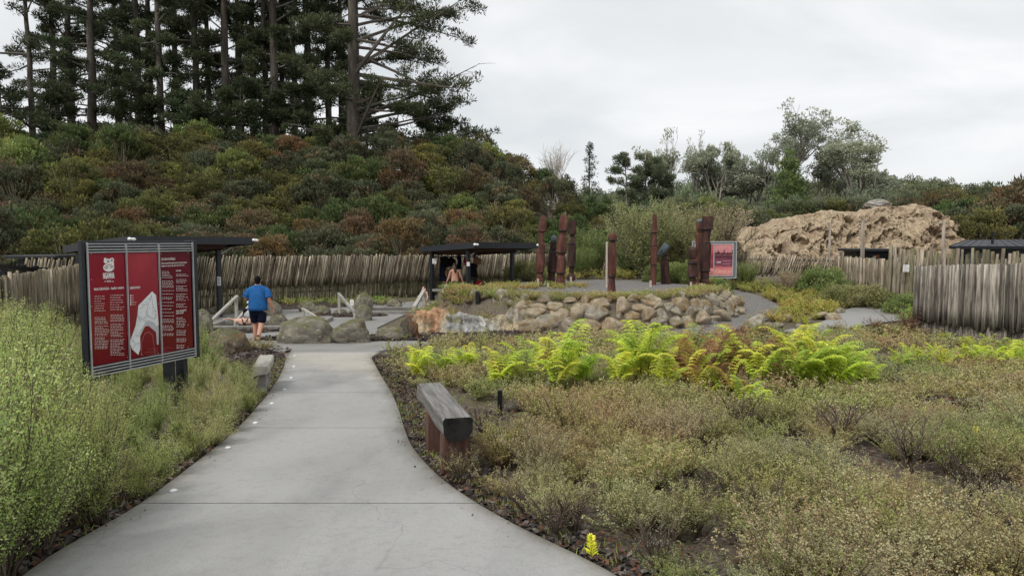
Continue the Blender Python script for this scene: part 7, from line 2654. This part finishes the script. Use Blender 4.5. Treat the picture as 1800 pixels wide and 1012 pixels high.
# ------------------------------------------------------------------ bushes on the hillside behind the fence
KV = {}
for k, n in (('grey', 4), ('olive', 2), ('green', 2), ('yellow', 1), ('brown', 2), ('rust', 2), ('dark', 1), ('lime', 1)):
    KV[k] = [kanuka(pal=PAL[k], n_clump=58, n_leaf=105, L=.19, W=.085, alt=PAL[{'grey': 'brown', 'olive': 'yellow', 'green': 'olive', 'yellow': 'olive', 'brown': 'rust', 'rust': 'brown', 'dark': 'green', 'lime': 'green'}[k]], stem=(.13, .11, .085)).mesh('hillside_bush', LEAF) for i in range(n)]
LBK = {'grey': 'grey-green kanuka bush', 'olive': 'olive bush', 'green': 'mid-green bush', 'yellow': 'yellowish bush', 'brown': 'brownish twiggy bush', 'rust': 'rust-brown withered bush', 'dark': 'very dark green bush', 'lime': 'lime-green bush'}
cnt = 0
y = 42.5
row = 0
while y < 82:
    stp = 2.5 + .012 * (y - 42)
    x = -.80 * y - 3
    while x < 20:
        xx = x + random.uniform(-.9, .9)
        yy_ = y + random.uniform(-.9, .9)
        x += stp * random.uniform(.85, 1.25)
        if yy_ < 39.35 + .84 * xx * .93 + 3.2 and xx > -18: continue
        if cnt >= 296: break
        n_ = noise.noise(Vector((xx * .12, yy_ * .12, 1)))
        n2 = noise.noise(Vector((xx * .22, yy_ * .22, 8)))
        front = yy_ < 52
        if front: k = random.choices(['grey', 'green', 'dark', 'olive', 'rust', 'brown'], [6.5, 2, 1.2, 1.4, .6, .8])[0]
        elif n2 > .22: k = random.choices(['rust', 'brown', 'yellow', 'grey', 'olive'], [1.2, 2.4, 1.2, 2.5, 2])[0]
        elif n_ > .2: k = random.choices(['yellow', 'olive', 'lime', 'green'], [2, 3, 1.4, 2])[0]
        else: k = random.choices(['grey', 'brown', 'green', 'olive', 'rust', 'dark'], [7, 2.2, 2, 2, .6, .5])[0]
        if xx > 2 and yy_ > 55: k = random.choices(['dark', 'green', 'grey', 'lime', 'olive'], [2, 3, 3, 1.2, 2])[0]
        s = random.uniform(.78, 1.2) * (1.05 if yy_ > 60 else .95)
        if k in ('rust', 'yellow'): s *= .9
        if xx > -4: s *= max(.62, .95 - .03 * (xx + 4))
        place(random.choice(KV[k]), 'hillside_bush', xx, yy_, s, LBK[k] + (' low on the hillside just behind the back fence' if front else ' high on the slope below the pines' if xx < -2 else ' on the falling right shoulder of the hillside'), 'bush', 'bushes covering the hillside behind the back fence', sz=random.uniform(.8, 1.35), z=gz(xx, yy_) + random.uniform(-.9, .35))
        cnt += 1
    y += stp * .92
    row += 1
print('hill bushes', cnt)

# bushes right of the hill, behind and beside the clay bank
for (px, py, d, s, k) in [(1205, 420, 62, 1.1, 'grey'), (1235, 415, 66, 1.0, 'dark'), (1262, 425, 60, 1.0, 'green'), (1290, 412, 66, 1.1, 'green'), (1325, 412, 64, 1.0, 'grey'), (1350, 405, 66, .9, 'green'), (1378, 402, 70, 1.1, 'grey'), (1405, 396, 70, 1.0, 'green'), (1432, 392, 72, 1.0, 'grey'), (1460, 390, 72, 1.0, 'olive'), (1490, 388, 72, 1.0, 'grey'), (1520, 380, 74, .8, 'grey'),
                          (1240, 385, 75, 1.0, 'lime'), (1215, 395, 72, .9, 'dark'), (1270, 390, 80, 1.0, 'grey'),
                          (1625, 385, 75, 1.1, 'grey'), (1650, 380, 70, 1.1, 'brown'), (1680, 390, 66, 1.0, 'green'), (1700, 400, 60, 1.0, 'dark'), (1715, 395, 64, .9, 'lime'), (1735, 400, 60, 1.1, 'olive'), (1690, 412, 54, .9, 'grey'), (1725, 415, 52, .9, 'olive'), (1762, 412, 54, 1.2, 'grey'), (1785, 400, 58, 1.6, 'grey'), (1812, 400, 56, 1.7, 'brown'), (1770, 388, 66, 1.3, 'grey'), (1840, 390, 60, 1.7, 'grey'), (1595, 378, 80, 1.0, 'grey'), (1640, 372, 85, 1.1, 'green'), (1665, 370, 90, 1.2, 'olive'), (1700, 378, 80, 1.0, 'olive'), (1740, 385, 75, 1.1, 'brown'),
                          (1615, 362, 110, 1.4, 'grey'), (1655, 362, 110, 1.4, 'green'), (1695, 364, 105, 1.4, 'grey'), (1735, 366, 105, 1.4, 'grey')]:
    p = at(px, py, d)
    base = p.z - 3.0 * s
    place(random.choice(KV[k]), 'hillside_bush', p.x, p.y, s * 1.15, LBK[k] + (' on the rise behind the clay bank' if px < 1550 else ' right of the clay bank, above the dark house roof'), 'bush', 'bushes behind the clay bank', z=min(p.z - 2.6 * s, gz(p.x, p.y) + 2.5), sz=1.1)

# small spire conifer and bare grey shrub on the shoulder
gt, gc = Geo(), Geo()
gt.tube([(0, 0, -2), (0, 0, 4), (.05, 0, 7)], [.09, .06, .015], 6)
for i in range(40):
    z = 1.2 + 5.6 * i / 40
    a = random.uniform(0, 6.28)
    L = 1.3 * (1 - i / 46) * random.uniform(.5, 1)
    e = np.array([math.cos(a) * L, math.sin(a) * L, z + L * .35])
    gc.tube([(0, 0, z), e], [.025, .01], 3, (.07, .06, .05), False)
    clumps(gc, [e * [.6, .6, 1], e], [np.array([.2, .2, .14])] * 2, 16, .26, .07, PAL['dark'])
p = at(1036, 300, 74)
t = thing('spire_conifer', 'small pointed conifer standing up against the sky on the right shoulder of the hillside', 'tree', (p.x, p.y, at(1036, 248, 74).z - 7.0))
gt.build('trunk', MT['bark'], t); gc.build('crown', LEAF, t)
g = Geo()
for i in range(60):
    a, s = random.uniform(0, 6.28), random.uniform(.1, .55)
    L = random.uniform(2.5, 4.4)
    pts_ = [np.array([0, 0, -.5])]
    d_ = unit(np.array([math.cos(a) * s, math.sin(a) * s, 1]))
    for k in range(4): pts_.append(pts_[-1] + d_ * L / 4 + rng.normal(0, .05, 3))
    g.tube(pts_, np.linspace(.035, .008, 5), 3, np.array((.27, .25, .22)) * random.uniform(.7, 1.1), False)
    for k in range(5):
        q = pts_[2] + (pts_[4] - pts_[2]) * random.random()
        g.tube([q, q + unit(d_ + rng.normal(0, .45, 3)) * .8], [.014, .006], 3, (.25, .23, .2), False)
p = at(975, 300, 76)
place(g.mesh('bare_shrub', LEAF), 'bare_shrub', p.x, p.y, 1.15, 'bare grey leafless tree on the skyline left of the pointed conifer', 'tree', z=at(975, 252, 76).z - 4.6)

# ------------------------------------------------------------------ pines on the ridge
def put_tree(gt, gc, name, label, x, y, z, rz=0.0, s=1.0, m='bark', cat='tree', group=None):
    t = thing(name, label, cat, (x, y, z), rz, group)
    t.scale = (s, s, s)
    gt.build('trunk', MT[m], t, True)
    gc.build('crown', LEAF, t)
    return t


PV = [pine(34, .52, .14, 50, 5.2, None, 1.0), pine(35, .42, .2, 40, 4.2, None, 1.0), pine(32, .58, .12, 46, 5.6, None, 1.0)]
PVm = [(a.mesh('trunk', MT['bark'], True), b.mesh('crown', LEAF)) for a, b in PV]
NPN = [(128, 88, 0, 'dense pine filling the left of the stand behind the first big trunk'), (212, 91, 0, 'dense pine at the back left of the rough pair'), (312, 95, 2, 'dense pine at the back left of the slim straight trunk'), (164, 80, 2, 'pine trunk with broad layered limbs, first big one from the left'), (250, 82, 0, 'pine with rough trunk just left of the paired trunks'), (287, 77, 1, 'straight bare-trunked pine right of the rough pair'), (264, 86, 2, 'pine standing behind the pair of trunks on the left'), (349, 80, 1, 'slim straight pine left of the sky gap'), (368, 88, 1, 'thinner pine behind the sky gap'), (400, 78, 0, 'dark dense pine left of the central group'), (425, 84, 2, 'shaggy dark pine in the centre of the stand'), (447, 90, 0, 'pine far back in the central stand'), (468, 80, 1, 'thin pine trunk left of the central thick trunk'), (484, 77, 0, 'thick central pine trunk'), (497, 86, 1, 'narrow pine trunk right of the thick central trunk'), (518, 81, 1, 'tall pale-barked pine in the right half of the stand'), (548, 84, 2, 'pine with ragged limbs left of the biggest pine'), (580, 86, 1, 'slim dark pine just left of the biggest pine'), (600, 92, 0, 'pine at the back, behind the biggest pine'), (100, 96, 2, 'pine at the back behind the far left limbs')]
for px, d, v, lab in NPN:
    p = at(px, 300, d)
    t = thing('pine_tree', lab, 'tree', (p.x, p.y, gz(p.x, p.y) - .3), random.uniform(0, 6.28), 'pines on the ridge')
    s = random.uniform(.94, 1.08)
    t.scale = (s, s, s)
    link('trunk', PVm[v][0], t); link('crown', PVm[v][1], t)
p = at(622, 300, 74)
put_tree(*pine(37, .78, .03, 96, 9.4, (0.0, .5), 1.2, 12, .55), 'pine_tree', 'biggest pine with leaning pale trunk and long limbs sweeping right over the sky', p.x, p.y, gz(p.x, p.y) - .3, 0, 1.0, 'bark', 'tree', 'pines on the ridge')
p = at(60, 300, 84)
put_tree(*pine(30, .42, .18, 34, 8.5, (PI, .4), .8, 6), 'pine_tree', 'pine at the far left with long thin half-bare limbs', p.x, p.y, gz(p.x, p.y) - .3, 0, 1.0, 'bark', 'tree', 'pines on the ridge')
p = at(8, 300, 82)
put_tree(*pine(13, .2, .2, 26, 3.4, None, .9, 6), 'pine_tree', 'small young pine at the left edge of the picture', p.x, p.y, gz(p.x, p.y) - .3, 0, 1.0, 'bark', 'tree', 'pines on the ridge')
for px, d, h, lab in ((230, 74, 9, 'young dark pine among the trunks on the left'), (420, 72, 8.5, 'bushy young pine at the foot of the central stand'), (650, 76, 8, 'bushy young pine under the limbs of the biggest pine'), (340, 75, 7, 'small dark pine below the sky gap'), (520, 73, 8, 'young pine in front of the pale-barked trunk'), (100, 76, 8, 'young bushy pine left of the first big trunk'), (760, 80, 7, 'dark young pine below the tips of the right-hand limbs')):
    p = at(px, 300, d)
    put_tree(*pine(h, .16, .05, 34, 3.6, None, 1.1, 6), 'pine_tree', lab, p.x, p.y, gz(p.x, p.y) + .5, random.uniform(0, 6.28), 1.0, 'bark', 'tree', 'young pines below the ridge stand')

# ------------------------------------------------------------------ distant gums and far woods
GUMF = [tuple(c * .85 + .15 * h for c, h in zip(k, (.34, .36, .33))) for k in GUM]  # distance haze mixed into the leaf colours
for (px, top, bot, d, sp, sd, dens, lev, lab, pal) in (
        (1188, 220, 400, 118, 5.6, 3, 34, 5, 'tall thin gum tree with sparse flat tufts, left of the distant gum row', GUMF), (1226, 229, 400, 120, 4.8, 5, 34, 5, 'thin gum tree with separate tufts in the distant left row', GUMF), (1268, 243, 400, 116, 7.2, 8, 60, 5, 'fuller gum tree with a rounded grey crown in the distant left row', GUMF), (1245, 275, 400, 122, 8.5, 14, 50, 5, 'low-crowned gum tree filling the distant left row', GUMF),
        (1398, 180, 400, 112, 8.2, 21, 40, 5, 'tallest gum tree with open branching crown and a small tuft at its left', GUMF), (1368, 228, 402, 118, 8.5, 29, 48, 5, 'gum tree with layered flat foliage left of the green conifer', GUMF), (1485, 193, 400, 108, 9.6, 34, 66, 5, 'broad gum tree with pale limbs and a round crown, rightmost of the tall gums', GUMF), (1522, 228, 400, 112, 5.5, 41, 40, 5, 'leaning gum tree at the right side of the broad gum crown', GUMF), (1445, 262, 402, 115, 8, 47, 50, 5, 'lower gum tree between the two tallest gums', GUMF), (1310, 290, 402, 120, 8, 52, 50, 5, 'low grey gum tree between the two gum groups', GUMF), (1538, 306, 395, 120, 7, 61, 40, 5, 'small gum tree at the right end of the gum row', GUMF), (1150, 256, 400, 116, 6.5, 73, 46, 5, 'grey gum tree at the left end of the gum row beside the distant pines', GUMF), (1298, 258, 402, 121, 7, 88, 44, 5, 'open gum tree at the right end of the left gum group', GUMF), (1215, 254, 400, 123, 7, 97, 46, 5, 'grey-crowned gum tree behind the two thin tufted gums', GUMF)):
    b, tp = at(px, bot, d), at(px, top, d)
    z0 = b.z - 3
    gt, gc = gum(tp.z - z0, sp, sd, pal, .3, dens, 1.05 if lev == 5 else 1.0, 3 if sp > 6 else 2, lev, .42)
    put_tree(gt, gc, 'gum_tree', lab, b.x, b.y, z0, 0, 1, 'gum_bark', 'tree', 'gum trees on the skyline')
random.seed(77)
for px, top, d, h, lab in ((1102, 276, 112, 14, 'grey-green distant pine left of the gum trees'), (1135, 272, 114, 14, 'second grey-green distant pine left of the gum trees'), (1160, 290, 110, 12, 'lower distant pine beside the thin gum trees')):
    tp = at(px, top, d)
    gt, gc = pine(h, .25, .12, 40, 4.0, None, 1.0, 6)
    for i in range(len(gc.C)): gc.C[i] = gc.C[i] * 1.15 + np.array((.022, .024, .017))  # pale tint added to the colours as painted distance haze
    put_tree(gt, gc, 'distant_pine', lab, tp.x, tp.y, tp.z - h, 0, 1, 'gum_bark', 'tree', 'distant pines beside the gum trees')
tp = at(1387, 266, 100)
gt, gc = Geo(), Geo()
gt.tube([(0, 0, -3), (0, 0, 6), (0, 0, 11)], [.25, .2, .03], 8)
cs, rs = [], []
for i in range(130):
    f = random.random() ** .75
    z = 11.4 * (1 - f)
    r = (.25 + 4.4 * f) * math.sqrt(random.random())
    a = random.uniform(0, 6.28)
    cs.append(np.array([math.cos(a) * r, math.sin(a) * r, z])); rs.append(np.array([.75, .75, .5]))
clumps(gc, cs, rs, 60, .45, .16, [(.1, .13, .045), (.13, .155, .055), (.08, .105, .04)])
put_tree(gt, gc, 'cypress_tree', 'broad cone-shaped yellow-green conifer in front of the gum trees', tp.x, tp.y, tp.z - 11.6, 0, 1, 'gum_bark')

FW = [kanuka(5.5, 6.5, [tuple(c * .85 + h * .12 for c, h in zip(k, (.3, .32, .27))) for k in PAL[p_]], 26, 90, .42, .2, low=.2, flat=.7) for p_ in ('grey', 'olive', 'green', 'grey')]  # haze painted in by mixing pale grey into the leaf palettes
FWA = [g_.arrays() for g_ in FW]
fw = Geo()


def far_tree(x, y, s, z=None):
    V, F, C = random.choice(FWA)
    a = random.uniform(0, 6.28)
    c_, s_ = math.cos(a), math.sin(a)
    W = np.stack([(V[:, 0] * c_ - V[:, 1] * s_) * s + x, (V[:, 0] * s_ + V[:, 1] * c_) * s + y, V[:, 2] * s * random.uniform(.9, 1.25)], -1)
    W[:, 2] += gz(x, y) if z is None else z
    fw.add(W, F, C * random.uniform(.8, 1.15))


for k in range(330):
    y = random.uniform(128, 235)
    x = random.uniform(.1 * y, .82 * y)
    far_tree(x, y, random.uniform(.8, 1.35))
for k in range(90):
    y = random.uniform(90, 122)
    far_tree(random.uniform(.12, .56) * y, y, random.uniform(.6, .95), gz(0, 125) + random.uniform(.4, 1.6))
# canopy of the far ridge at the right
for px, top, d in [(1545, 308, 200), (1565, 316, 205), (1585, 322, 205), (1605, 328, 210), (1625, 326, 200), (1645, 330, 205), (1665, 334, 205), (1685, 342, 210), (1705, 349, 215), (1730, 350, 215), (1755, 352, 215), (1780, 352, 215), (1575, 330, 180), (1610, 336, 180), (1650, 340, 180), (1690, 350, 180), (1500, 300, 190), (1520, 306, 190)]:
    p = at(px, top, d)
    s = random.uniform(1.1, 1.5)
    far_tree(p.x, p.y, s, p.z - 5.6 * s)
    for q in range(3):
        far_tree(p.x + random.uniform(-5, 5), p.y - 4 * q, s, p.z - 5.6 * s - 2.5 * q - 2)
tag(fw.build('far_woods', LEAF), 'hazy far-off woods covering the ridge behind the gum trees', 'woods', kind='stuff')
